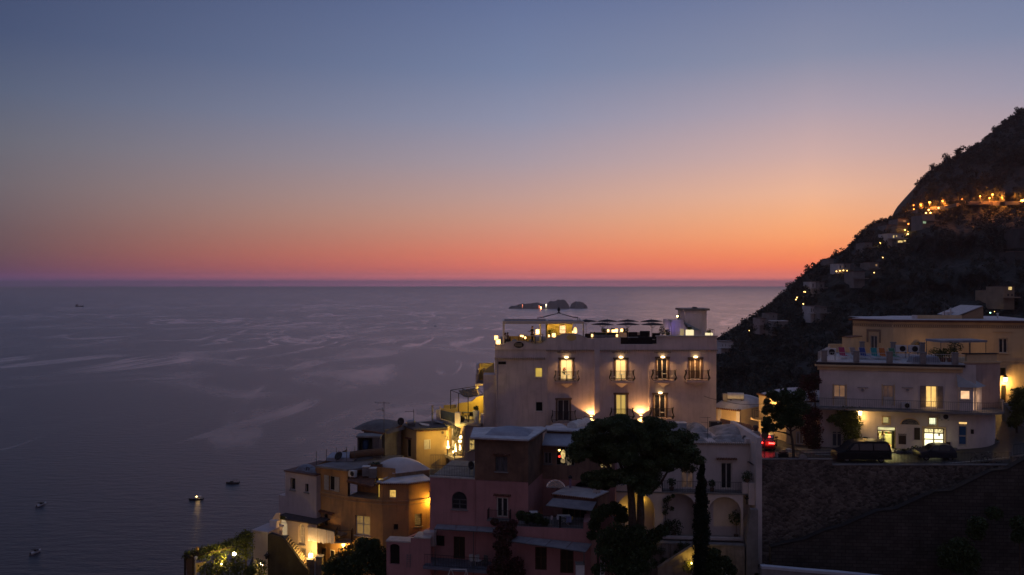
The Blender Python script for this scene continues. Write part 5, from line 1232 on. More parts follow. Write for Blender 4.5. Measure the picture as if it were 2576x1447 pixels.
# ------------------------------------------------------------------ white arcaded house
UF=Fac(z5(430,0)[0],76.2,z5(1660,0)[0],75.2);AF=Fac(z5(430,0)[0],75.0,z5(1560,0)[0],74.0)
BZ=UF.uv(*z5(1200,700))[1];zt=UF.uv(*z5(1300,300))[1];FZ=AF.uv(*z5(1000,1115))[1]
u1=UF.rect(z5,1020,500,1130,660);u2=UF.rect(z5,1365,470,1465,680);u1=(u1[0],u1[1],BZ+.05,u1[3]);u2=(u2[0],u2[1],BZ+.05,u2[3])
ah=thing('arcaded_house',AF.pt(8,FZ),'white house with wide arches, a railed balcony and limewashed vaults on its roof','house')
m=MB();shell(m,UF,0,UF.len,FZ-3,zt,8,[u1,u2]);m.build('wall',WHITE,ah)
m=MB();tiles(m,UF.pt(UF.uv(*z5(880,0))[0],zt+.06,.28),UF.pt(UF.len,zt+.06,.28),.085,.35,UF.n);m.build('eave_tiles',mat('pale_tiles',(.4,.3,.25)),ah)
for r,pn in ((u1,litroom('dim_door',(1,.5,.2),.05,2,.2)),(u2,GLASSD)):window(ah,UF,r,pn,WOODW,2,(),.15,name='french_door',fw=.1)
zz=u2[3]+.42;m=MB();tiles(m,UF.pt(u2[0]-.35,zz,.35),UF.pt(u2[1]+.35,zz,.35),.06,.35,UF.n);m.build('door_hood',TILE,ah)
# arcade
def arch_op(x0,y0,x1,y1):r=AF.rect(z5,x0,y0,x1,y1);return (r[0],r[1],FZ,r[3],(r[1]-r[0])*.48)
ar=[arch_op(470,722,790,1110),arch_op(868,728,1148,1110),arch_op(1255,768,1543,1110)]
m=MB();wall(m,AF,0,AF.len,FZ-.2,BZ-.14,ar,.45);m.build('arcade',WHITE,ah)
m=MB();AF.box(m,-.05,AF.len+.4,BZ-.139,BZ,-1.3,.06);bal_=m.build('balcony',CONC,ah)
sA=AF.uv(*z5(862,0))[0];m=MB();railing(m,[AF.pt(sA,BZ,-1.0),AF.pt(sA,BZ,-.02),AF.pt(AF.len-.1,BZ,-.02)],1.0,.15,.012);m.build('railing',IRON,bal_)
m=MB();AF.box(m,AF.len-.08,AF.len+.55,BZ+.001,BZ+1.0,-.35,.07);m.build('balcony_pier',WHITE,ah);m=MB();AF.box(m,0,sA-.1,BZ+.001,BZ+.55,-.3,.02);m.build('balcony_pier',WHITE,ah)
# back walls of the arcade with doors and lit rooms
BF_=Fac.at(AF.pt(0,0,-1.75),AF.pt(AF.len,0,-1.62))
k1=BF_.rect(z5,518,780,574,970);k2=BF_.rect(z5,768,800,795,960);k3=BF_.rect(z5,1042,930,1110,1075);k4=BF_.rect(z5,1365,915,1460,1108);k5=BF_.rect(z5,1030,738,1098,820);k6=BF_.rect(z5,1378,770,1438,810)
m=MB();wall(m,BF_,0,BF_.len,FZ-.2,BZ-.15,[k1+((k1[1]-k1[0])*.5,),k2,k3,k4,k5,k6],.2);m.build('rear_wall',CREAM,ah)
m=MB();m.prism([AF.pt(0,FZ-.25),AF.pt(AF.len,FZ-.25),BF_.pt(BF_.len,FZ-.25),BF_.pt(0,FZ-.25)],(0,0,.05));m.build('arcade_floor',CONC,ah)
for x in (832,1205):
    a=AF.uv(*z5(x,0))[0];m=MB();AF.box(m,a-.08,a+.08,FZ,BZ-.15,-1.6,-.46);m.build('partition',CREAM,ah)
YL=litroom('yellow_glazed_door',(1,.66,.12),1.3,3.5,.25)
window(ah,BF_,k1,YL,WOODW,1,(.4,),.12,rise=(k1[1]-k1[0])*.5,name='arched_door',fw=.06);window(ah,BF_,k2,YL,WOODW,1,(.5,),.12,fw=.05)
window(ah,BF_,k3,litroom('dim_yellow_window',(1,.62,.08),.5,1.5,.3),WOODW,2,(),.12,fw=.06);window(ah,BF_,k4,mat('grey_curtain',(.12,.12,.13),(.03,.03,.035),2,.8,stretch=(3,1,.2)),WOODW,2,(),.12,name='french_door',fw=.07)
f=window(ah,BF_,k5,litroom('lattice_glow',(1,.55,.12),.07,1,.5),WOODB,4,(.2,.4,.6,.8),.05,name='lattice_window',fw=.08);window(ah,BF_,k6,VOID,WOODB,1,(),.1,fw=.06)
light('arcade_light',AF.pt(AF.uv(*z5(690,0))[0],BZ-1.1,-1.0),12,(1,.56,.06),.2,ah)
light('arcade_light',AF.pt(AF.uv(*z5(545,0))[0],BZ-1.9,-.7),9,(1,.56,.06),.2,ah)
# buttress wall on the right, stepped, with chimneys
m=MB();pr=[(1590,840),(1545,1080),(1545,1420),(1640,1460),(1700,1190),(1700,250),(1690,195),(1640,195),(1635,640),(1615,660)]
X0=lambda x:px(z5(x,0)[0],74.0);Z0=lambda y:pz(z5(0,y)[1],74.0)
m.prism([Vector((X0(x),73.2,Z0(y))) for x,y in ((1650,300),(1650,840),(1648,1460),(1700,1460),(1700,240),(1660,240))][::-1],(0,9.0,0));m.build('end_wall',WHITE,ah)
m=MB();m.prism([Vector((X0(x),72.6,Z0(y))) for x,y in ((1590,842),(1552,1075),(1548,1470),(1649,1470),(1649,842))][::-1],(0,.59,0));m.build('stepped_buttress',GREYW,ah)
m=MB();m.box(X0(1600),X0(1652),73.6,74.6,Z0(640),Z0(640)+.001-2.0);m.build('pier',WHITE,ah)
for i,(x,y,D_,nm) in enumerate(((1668,195,77.0,'upper'),(1610,260,75.6,'lower'))):
    p=W(z5,x,y,D_);m=MB();m.box(p.x-.32,p.x+.32,D_-.3,D_+.4,p.z-2.2 if i==0 else p.z-.6,p.z+.0);c=m.build('chimney',WHITE,ah)
    if i==0:m=MB();m.lathe((p.x,p.y,p.z+.001),[(.2,0),(.2,.25),(.28,.3),(.22,.5),(.1,.55)],8);m.build('chimney_pot',DARKTR,c)
# roof vaults
for i,(x0,x1,yt,yb,D_,dd_,lb) in enumerate(((1290,1645,145,235,80.5,2.6,'large stained vault at the right of the arcaded roof'),(1300,1590,232,275,77.2,1.3,'low vault in front of the large one, beside the dish'),(1060,1250,128,205,80.5,2.4,'stained vault right of the pine top'),(1020,1225,235,275,77.2,1.3,'low vault in front, between pine and aerial'),(60,300,175,240,79,2,'vault behind the pine, beside the boiler tanks'))):
    p0,p1=W(z5,x0,yb,D_),W(z5,x1,yb,D_);m=MB();c=(p0+p1)/2;c.z=zt+.01;m.vault(c,((p1.x-p0.x)/2,0,0),(0,dd_,0),pz(z5(0,yt)[1],D_)-zt,14)
    v_=m.build('roof_vault',mat('stained_limewash',(.44,.42,.42),(.20,.19,.19),1.1,.9,.35,4,streak=.3),ah,True)
m=MB();a_=W(z5,1045,205,78.6);b_=W(z5,1280,205,78.6);m.box(a_.x,b_.x,78.4,78.7,zt,a_.z);m.build('roof_parapet',WHITE,ah)
bx=thing('roof_unit',W(z5,1000,160,80),'pale blue box tank on the arcaded roof, right of the pine top','roof tank');m=MB();a_,b_=W(z5,928,125,80),W(z5,1060,165,80);m.box(a_.x,b_.x,79.5,80.4,zt,a_.z);m.build('tank',mat('blue_grey_tank',(.36,.40,.46),None,2,.6),bx);m=MB();m.box(a_.x-.05,b_.x+.05,79.45,80.45,a_.z+.001,a_.z+.07);m.build('lid',PLASTW,bx)
ac=thing('rooftop_condenser',W(z5,1340,160,83),'dark air conditioning unit among tiles behind the right vault','air conditioner');m=MB();a_,b_=W(z5,1268,112,83),W(z5,1370,170,83);m.box(a_.x,b_.x,82.6,83.3,zt,a_.z);m.build('casing',mat('dark_unit',(.07,.06,.055),None,3,.6),ac);m=MB();m.box(a_.x+.7,b_.x-.3,82.57,82.598,zt+.9,a_.z-.1);m.build('fan_grille',STEEL,ac)
m=MB();a_,b_=W(z5,1390,135,84),W(z5,1650,190,81.5)
for k in range(6):o_=Vector((0,.25*k,.05*k));m.tube([a_+o_,b_+o_],.12,6)
tag(m.build('tile_ridge',TILE),'sloping rows of roof tiles behind the right vault','roof tiles')
for x,y0,y1,D_,lb in ((1252,75,270,77.5,'thin tv aerial standing right of the pine, on the arcaded roof'),):
    o=thing('tv_aerial',W(z5,x,y1,D_),lb,'aerial');m=MB();m.cyl(W(z5,x,y1,D_),W(z5,x,y0,D_),.025);m.build('mast',IRONL,o);m=MB();m.tube([W(z5,1190,78,D_),W(z5,1275,80,D_)],.018,4);m.tube([W(z5,1195,120,D_),W(z5,1255,122,D_)],.018,4)
    for q in (1195,1215,1260,1272):m.tube([W(z5,q,74,D_)+Vector((0,-.3,0)),W(z5,q,84,D_)+Vector((0,.3,0))],.012,4)
    m.build('elements',IRONL,o)
def dish(c,r,label,nrm=(-.5,-.8,.25),m_=None,pole=1.0):
    n=Vector(nrm).normalized();a=n.cross(Vector((0,0,1))).normalized();b=a.cross(n);c=Vector(c)
    o=thing('satellite_dish',c-Vector((0,0,pole)),label,'satellite dish');m=MB();K=16;v=[c-n*r*.28]
    for k in (.5,1):v+=[c+(a*math.cos(2*math.pi*i/K)+b*math.sin(2*math.pi*i/K))*r*k-n*r*.28*(1-k*k) for i in range(K)]
    fs=[(0,1+i,1+(i+1)%K) for i in range(K)]+[(1+i,1+K+i,1+K+(i+1)%K,1+(i+1)%K) for i in range(K)]
    off=len(v);v2=[q-n*.03 for q in v];fs+=[tuple(off+q for q in f_)[::-1] for f_ in fs]+[(1+K+i,off+1+K+i,off+1+K+(i+1)%K,1+K+(i+1)%K) for i in range(K)]
    m.add(v+v2,fs);m.build('reflector',m_ or GREYW,o,True);m=MB();m.tube([c-n*r*.3,c-n*r*.5-Vector((0,0,.1)),c-n*r*.5-Vector((0,0,pole))],.03,5);m.tube([c-b*r*.9,c+n*r*.7],.015,4);m.ball(c+n*r*.7,.05,n=6,m=4);m.build('mount',IRONL,o);return o
dish(W(z5,1575,272,76.4),.42,'satellite dish beside the low vault at the roof edge',(.6,-.75,.2),GREYW,.5)
dish(W(b7,1215,1170,70.8),.36,'pale satellite dish on the small tiled shed by the pine',(-.2,-.95,.2),PLASTW,.6)
dish(W(z4,445,442,71.5),.38,'dark satellite dish on the pink roof terrace corner',(.75,-.6,.25),IRONL,.8)
dish(W(a4,880,462,85),.40,'dark round satellite dish between the dome and the flat ochre roof',(-.3,-.9,.2),IRON,.5)
dish(W(z3,775,355,80.5),.45,'dark dish on the flat roof near the left poles',(-.4,-.7,.6),IRON,.4)
# potted plants on its balcony and in the arches
for i,(x,y,o_,s_,lb,hang) in enumerate(((940,640,-.5,.42,'round dark shrub in a pot on the arcade balcony, left',0),(1595,590,-.1,.55,'spiky plant on the balcony pier at the right end',0),(1500,950,-.7,.75,'tall dark plant in the right arch',0),(960,1030,-.6,.9,'big dark shrub standing in the middle arch',0),(1290,650,-.5,.35,'small plant on the balcony beside the cypress',0))):
    a,b=AF.uv(*z5(x,y),o_);p=AF.pt(a,b,o_);zb_=BZ if b>BZ else FZ-.19
    if x==1595:zb_=BZ+1.0
    o=thing('balcony_plant',Vector((p.x,p.y,zb_)),lb,'plant','plants of the arcaded house');leaf_obj('foliage',[leaves(p,(s_,s_*.7,s_),int(500*s_),.09,.2,seed=80+i)],LEAFM,o)
    m=MB();m.lathe((p.x,p.y,zb_+.002),[(.16,0),(.24,.32),(.2,.32)],10);m.cyl((p.x,p.y,zb_+.3),p,.03);m.build('pot',DARKTR,o)
iv=thing('ivy',AF.pt(AF.uv(*z5(890,900))[0],FZ),'dark ivy climbing the left side of the middle arch','ivy')
qs_=[]
for x,y,s_ in ((885,800,.3),(890,850,.36),(915,780,.3),(885,900,.32),(940,870,.25),(900,1000,.35),(950,760,.2)):a,b=AF.uv(*z5(x,y),.08);qs_.append(leaves(AF.pt(a,b,.1),(s_,.18,s_),140,.07,.1))
leaf_obj('leaves',qs_,LEAFM,iv);m=MB();m.tube([AF.pt(AF.uv(*z5(880,1100))[0],FZ-.1,.06),AF.pt(AF.uv(*z5(885,900))[0],FZ+2,.06),AF.pt(AF.uv(*z5(915,780))[0],BZ-.8,.06)],.03,5);m.build('stem',BARK,iv)
cr_=thing('wall_crucifix',W(z5,1590,790,72.5),'small dark iron cross ornament above the stepped buttress','ornament');m=MB();P5=lambda x,y:W(z5,x,y,72.5);m.tube([P5(1594,832),P5(1594,765)],.07,6);m.tube([P5(1575,775),P5(1594,795),P5(1608,775)],.06,6);m.ball(P5(1592,757),.13);m.build('cross',IRON,cr_)
# garden wall and steps below the arcade, small lamp on the slope
GF=Fac(z5(700,0)[0],73.6,z5(1250,0)[0],73.0);gw=thing('garden_wall',GF.pt(5,100),'stained garden wall under the arches with hanging creepers','wall')
m=MB();q0=FZ-.3;GF.box(m,-.3,GF.len+3.3,100,q0,-.6,0);m.build('wall',mat('stained_garden_wall',(.34,.29,.26),(.16,.14,.13),.8,.95,.4,5,streak=.6),gw)
m=MB();GF.box(m,-.3,GF.len+3.3,q0+.001,q0+.12,-.65,.05);m.build('coping',CONC,gw)
qs_=[]
for k in range(26):a=random.uniform(.2,GF.len*.75);qs_.append(leaves(GF.pt(a,q0-random.uniform(0,1.9),.12),(.28,.14,.4),70,.07,.1))
ivy2=thing('hanging_creeper',GF.pt(3,q0),'creeper hanging over the stained wall between pine and cypress','creeper');leaf_obj('leaves',qs_,LEAFM,ivy2);m=MB()
for k in range(5):m.tube([GF.pt(.8+k*.8,q0+.02,.05),GF.pt(.6+k*.9,q0-1.6,.09)],.015,4)
m.build('stems',BARK,ivy2)
SF_=Fac(z5(820,0)[0],72.2,z5(1135,0)[0],71.4);m=MB();m.prism([SF_.pt(*SF_.uv(*z5(x,y))) for x,y in ((820,1385),(1135,1185),(1135,1560),(820,1560))],(0,.5,0));stw=tag(m.build('stair_wall',mat('stair_wall_plaster',(.42,.35,.28),(.25,.21,.18),.9,.95,.4,6,streak=.4)),'sloping stair wall lit yellow beside the cypress foot','wall')
p=W(z5,1112,1345,70.9);gl=thing('garden_lamp',p,'small yellow garden lamp hidden in leaves at the foot of the cypress','lamp');m=MB();m.ball(p,.08);m.build('bulb',LAMPY,gl);m=MB();m.cyl(p-Vector((0,0,.9)),p-Vector((0,0,.07)),.025);m.build('post',IRON,gl);light('garden_light',p+Vector((-.1,-.25,.2)),40,(1,.62,.08),.06,gl)
o=thing('garden_bush',W(z5,1090,1390,70.9),'small leafy bush glowing around the garden lamp','bush');leaf_obj('foliage',[leaves(W(z5,1085,1375,70.9),(.55,.45,.6),260,.09,.2)],LEAFV,o);m=MB();m.cyl(W(z5,1090,1450,70.9),W(z5,1085,1375,70.9),.04);m.build('stem',BARK,o)
tk=thing('water_tank',W(z5,1400,1420,69),'white cylinder tank lying in the dark garden at the bottom edge','water tank','cylinder water tanks on roofs');m=MB();m.tube([W(z5,1355,1425,69.6),W(z5,1365,1424,69.5),W(z5,1425,1412,68.6),W(z5,1432,1411,68.5)],[.25,.5,.5,.25],14);m.build('tank',PLASTW,tk);m=MB();c=W(z5,1400,1450,69);m.box(c.x-.8,c.x+.8,68.8,69.3,c.z-1,c.z-.1);m.build('cradle',CONC,tk)

# ------------------------------------------------------------------ road, retaining walls
def stone_mat():
    m=mat('rubble_stone',(.19,.155,.135),(.09,.075,.066),.45,.95);t=m.node_tree;b=t.nodes['Principled BSDF']
    co_=t.nodes.new('ShaderNodeTexCoord');mp=t.nodes.new('ShaderNodeMapping');mp.inputs['Scale'].default_value=(1,1,1.35);t.links.new(co_.outputs['Object'],mp.inputs[0])
    nz=t.nodes.new('ShaderNodeTexNoise');nz.inputs['Scale'].default_value=1.5;t.links.new(mp.outputs[0],nz.inputs['Vector'])
    ad=t.nodes.new('ShaderNodeVectorMath');ad.operation='MULTIPLY_ADD';t.links.new(nz.outputs['Color'],ad.inputs[0]);ad.inputs[1].default_value=(.35,.35,.35);t.links.new(mp.outputs[0],ad.inputs[2])
    v=t.nodes.new('ShaderNodeTexVoronoi');v.inputs['Scale'].default_value=3.6;v.distance='CHEBYCHEV';t.links.new(ad.outputs[0],v.inputs['Vector'])
    src=b.inputs['Base Color'].links[0].from_socket;x=t.nodes.new('ShaderNodeMix');x.data_type='RGBA';x.blend_type='MULTIPLY';x.inputs['Factor'].default_value=.85
    hsv=t.nodes.new('ShaderNodeMapRange');hsv.inputs['From Min'].default_value=.1;hsv.inputs['From Max'].default_value=.9;hsv.inputs['To Min'].default_value=.5;hsv.inputs['To Max'].default_value=1.45
    sp=t.nodes.new('ShaderNodeSeparateColor');t.links.new(v.outputs['Color'],sp.inputs[0]);t.links.new(sp.outputs[0],hsv.inputs['Value'])
    t.links.new(src,x.inputs[6]);t.links.new(hsv.outputs[0],x.inputs[7]);t.links.new(x.outputs[2],b.inputs['Base Color'])
    bp=t.nodes.new('ShaderNodeBump');bp.inputs['Strength'].default_value=.9;bp.inputs['Distance'].default_value=.15;bp.invert=True;t.links.new(v.outputs['Distance'],bp.inputs['Height']);t.links.new(bp.outputs[0],b.inputs['Normal']);return m
STONE=stone_mat()
def brick_mat():
    m=mat('block_wall_stone',(.10,.088,.082),(.06,.054,.05),.5,.95,streak=.3);t=m.node_tree;b=t.nodes['Principled BSDF']
    co_=t.nodes.new('ShaderNodeTexCoord');mp=t.nodes.new('ShaderNodeMapping');mp.inputs['Rotation'].default_value=(R(90),0,0);t.links.new(co_.outputs['Object'],mp.inputs[0])
    br=t.nodes.new('ShaderNodeTexBrick');br.inputs['Scale'].default_value=1;br.inputs['Brick Width'].default_value=.62;br.inputs['Row Height'].default_value=.30;br.inputs['Mortar Size'].default_value=.025
    br.inputs['Color1'].default_value=(1,1,1,1);br.inputs['Color2'].default_value=(.7,.68,.66,1);br.inputs['Mortar'].default_value=(.42,.4,.4,1);t.links.new(mp.outputs[0],br.inputs['Vector'])
    src=b.inputs['Base Color'].links[0].from_socket;x=t.nodes.new('ShaderNodeMix');x.data_type='RGBA';x.blend_type='MULTIPLY';x.inputs['Factor'].default_value=1;t.links.new(src,x.inputs[6]);t.links.new(br.outputs['Color'],x.inputs[7]);t.links.new(x.outputs[2],b.inputs['Base Color']);return m
BRICK=brick_mat()
ASPH=mat('asphalt',(.055,.052,.05),(.035,.033,.032),1.2,.6,.2,20,spec=.5)
XR0,XR1=px(1908,73.4),px(2800,73.4)
WF=Fac(1908,73.4,2800,73.4)
rw=thing('retaining_wall',WF.pt(10,104),'high rubble stone retaining wall holding up the road','wall')
wt_=[(1908,1157),(2094,1157),(2094,1171),(2420,1171),(2548,1171),(2549,1150),(2800,1120)]
m=MB();m.prism([WF.pt(0,98),*[WF.pt(*WF.uv(*q)) for q in wt_],WF.pt(WF.len,98)][::-1],(0,.45,0));m.build('wall',STONE,rw)
m=MB()
for (x0,y0),(x1,y1) in ((wt_[0],wt_[1]),(wt_[2],wt_[4])): 
    a=WF.uv(x0,y0);b=WF.uv(x1,y1);m.box(WF.pt(a[0],0).x,WF.pt(b[0],0).x,73.33,73.9,a[1]+.002,a[1]+.10)
m.build('coping',CONC,rw)
# road: level before the shops, climbing behind them to the right
m=MB();xs_=np.linspace(XR0-.5,XR1,40);v=[]; 
def roadz(x):return ZR+max(0,x-39.5)**1.5*.034
for x in xs_:v+=[(x,73.84,roadz(x)),(x,79.2+max(0,x-36)*.30,roadz(x)+max(0,x-40)*.02),(x,90,roadz(x)+max(0,x-40)*.04)]
fs=[]
for i in range(39):
    for j in range(2):fs.append((i*3+j,(i+1)*3+j,(i+1)*3+j+1,i*3+j+1))
tag(mesh_obj('road',v,fs,ASPH),kind='structure')
# kerb and painted edge lines
m=MB(); 
def strip(off,w_,zoff,h_,x0,x1,fn):
    xs2=np.linspace(x0,x1,26); 
    for a,b in zip(xs2,xs2[1:]):
        ya,yb=fn(a)+off,fn(b)+off;m.prism([Vector((a,ya,roadz(a)+zoff)),Vector((b,yb,roadz(b)+zoff)),Vector((b,yb+w_,roadz(b)+zoff)),Vector((a,ya+w_,roadz(a)+zoff))],(0,0,h_))
inner=lambda x:78.1+max(0,x-36)*.30
strip(.35,.35,.0,.13,XR0+6,XR1-2,inner);tag(m.build('kerb',CONC),kind='structure')
m=MB();strip(0,.14,.005,.004,XR0+7,XR1-2,inner);strip(0,.14,.005,.004,XR0+7,px(2560,74),lambda x:74.35);tag(m.build('road_line',mat('white_road_paint',(.6,.6,.58),(.4,.4,.4),2,.7)),kind='structure')
m=MB();strip(.70,2.0,.0,.126,XR0+6,px(2540,79),lambda x:78.1+max(0,x-36)*.30);tag(m.build('pavement',mat('paving',(.20,.18,.16),(.13,.12,.11),1.4,.8)),kind='structure')
m=MB();gx0,gx1=px(1935,73.6),px(2545,73.6);ra=[Vector((gx0,73.62,pz(1157,73.6)+.1)),Vector((px(2090,73.6),73.62,pz(1157,73.6)+.1))];rb2=[Vector((px(2096,73.6),73.62,pz(1171,73.6)+.1)),Vector((gx1,73.62,pz(1171,73.6)+.1))]
railing(m,ra,.75,.13,.011,.02);railing(m,rb2,1.05,.13,.012,.022);tag(m.build('road_railing',IRON),'dark iron bar railing along the edge of the road','railing')
m=MB();railing(m,[Vector((px(2550,73.6),73.62,pz(1148,73.6)+.05)),Vector((px(2780,73.6),73.62,pz(1120,73.6)+.05))],1.0,.13,.012,.022);tag(m.build('road_railing',IRON),'iron railing climbing to the right above the stone wall','railing')
pl=thing('wall_plaque',W(a6,715,1280,73.6),'pale rounded stone tablet standing on the road parapet','stone tablet');m=MB();a_=W(a6,660,1280,73.6);b_=W(a6,780,1280,73.6);c_=(a_+b_)/2;r_=(b_.x-a_.x)/2;zt_=W(a6,0,1188,73.6).z
m.prism([Vector((a_.x,73.3,pz(1157,73.4)+.1)),Vector((a_.x,73.3,zt_-.35))]+[Vector((c_.x-r_*.8*math.cos(math.pi*i/10),73.3,zt_-.35+.35*math.sin(math.pi*i/10))) for i in range(11)]+[Vector((b_.x,73.3,zt_-.35)),Vector((b_.x,73.3,pz(1157,73.4)+.1))],(0,.3,0));m.build('tablet',GREYW,pl)
# lower wall with a climbing stair parapet along its top
LF=Fac(1930,69.5,2800,67.5);dg=[z7(x,y) for x,y in ((250,1000),(380,965),(560,930),(740,850),(900,810),(1230,670),(1400,650),(1760,490),(1900,485),(2280,300),(2420,285),(2580,195),(2900,20))]
lo=thing('stair_wall',LF.pt(10,100),'dark coursed stone wall with a stair parapet climbing along its top','wall');m=MB();top_=[LF.pt(*LF.uv(*q)) for q in dg]
m.prism([Vector((top_[0].x,top_[0].y,98))]+top_+[Vector((top_[-1].x,top_[-1].y,98))],(0,.5,0));m.build('wall',BRICK,lo)
m=MB()
for a,b in zip(top_,top_[1:]):m.prism([a+Vector((0,-.08,.002)),b+Vector((0,-.08,.002)),b+Vector((0,-.08,.14)),a+Vector((0,-.08,.14))],(0,.66,0))
m.build('coping',mat('dark_coping',(.035,.03,.028),(.025,.021,.02),1.5,.9),lo)
stp=MB()
for k in range(46):
    t_=k/46;p=top_[1].lerp(top_[-1],t_);stp.box(p.x,p.x+.62,p.y+.51,p.y+2.6,98,p.z-1.8)
tag(stp.build('outside_stair',CONC),'stone stair hidden behind the climbing parapet of the dark wall','stairs')
# old wall door frame drawn by mortar marks, low step wall with pale top at the bottom right
fr=thing('blocked_doorway',LF.pt(*LF.uv(*z7(1580,990))),'faint walled up doorway in the dark coursed stone wall','doorway');m=MB();r=LF.rect(z7,1528,910,1622,1005);LF.box(m,r[0],r[1],r[3]-.06,r[3],.001,.03);LF.box(m,r[0]+.15,r[0]+.2,r[2],r[3]-.1,.001,.03);LF.box(m,r[1]-.06,r[1],r[2],r[3]-.07,.001,.03);m.build('lintel',mat('dark_joint',(.05,.042,.04),None,3,.9),fr)
KF_=Fac(z7(165,0)[0],62.5,z7(2700,0)[0],61);kb=thing('low_wall',KF_.pt(3,103),'low wall with a pale coping crossing the bottom right corner','wall');m=MB();pts=[(165,1190),(210,1190),(560,1222),(900,1248),(1300,1290)];tp_=[KF_.pt(*KF_.uv(*z7(*q))) for q in pts]
m.prism([Vector((tp_[0].x,tp_[0].y,98))]+tp_+[Vector((tp_[-1].x,tp_[-1].y,98))],(0,.35,0));m.build('wall',CONC,kb);m=MB()
for a,b in zip(tp_,tp_[1:]):m.prism([a+Vector((0,-.06,.002)),b+Vector((0,-.06,.002)),b+Vector((0,-.06,.2)),a+Vector((0,-.06,.2))],(0,.5,0))
m.build('coping',mat('blue_white_coping',(.46,.48,.54),(.38,.40,.46),2,.8),kb)
# steps right of the white end wall, going down
m=MB()
for k in range(14):m.box(px(1903,72),px(1935,72),70.2+k*.3,70.5+k*.3,98,101.5+k*.3)
tag(m.build('outside_stair',CONC),'dark steps rising beside the white end wall','stairs')
# steps at the far right behind the shop corner
m=MB();x0=px(2555,84);x1=px(2600,84)
for k in range(12):m.box(x0,x1,82.5+k*.32,82.82+k*.32,ZR-1,roadz(x0)+.2+k*.19)
tag(m.build('outside_stair',CONC),'steps climbing between the shop corner and the yellow wall','stairs')

# ------------------------------------------------------------------ vehicles
CARB=mat('black_car_paint',(.012,.012,.015),(.012,.012,.015),2,.45,spec=.2);CARD=mat('dark_blue_car_paint',(.02,.022,.035),(.02,.022,.035),2,.35,spec=.4,coat=.15);CARR=mat('dark_red_car_paint',(.12,.012,.010),(.12,.012,.010),2,.28,spec=.6,coat=.5)
CARG=mat('car_glass',(.015,.016,.018),(.015,.016,.018),2,.05,spec=.7);TYRE=mat('tyre_rubber',(.02,.02,.02),None,5,.85);RIM=mat('wheel_rim',(.25,.25,.26),None,5,.35,metal=.7);TRIM=mat('black_trim',(.018,.018,.018),None,5,.6)
HEADL=mat('headlamp_glass',(.5,.5,.48),None,4,.1,spec=.7);TAILOFF=mat('tail_lamp_glass',(.3,.02,.015),None,4,.15);TAILON=glow('brake_light',(1,.02,.015),20)
def wheel(o,x,y,r,w_):
    t=MB();prof=[(r*.62,-w_/2),(r*.94,-w_/2),(r,-w_*.3),(r,w_*.3),(r*.94,w_/2),(r*.62,w_/2)];n=20;base=0
    for rr,h in prof:
        for j in range(n):q=2*math.pi*j/n;t.v.append(Vector((x+rr*math.cos(q),y+h,r+rr*math.sin(q))))
    for i in range(len(prof)):
        k=(i+1)%len(prof)
        for j in range(n):t.f.append((i*n+j,i*n+(j+1)%n,k*n+(j+1)%n,k*n+j))
    wh=t.build('wheel',TYRE,o,local=True)
    m=MB();sgn=-1 if y<0 else 1;m.cyl((x,y-w_*.3,r),(x,y+w_*.3,r),r*.6,n=16)
    for k in range(5):q=2*math.pi*k/5;m.obox(Vector((x,y+sgn*w_*.3,r))+Vector((-.03,0,-.03)),Vector((math.cos(q)*r*.55,0,math.sin(q)*r*.55)),Vector((-math.sin(q)*.05,0,math.cos(q)*.05)),(0,sgn*.02,0))
    m.build('rim',RIM,wh,local=True)
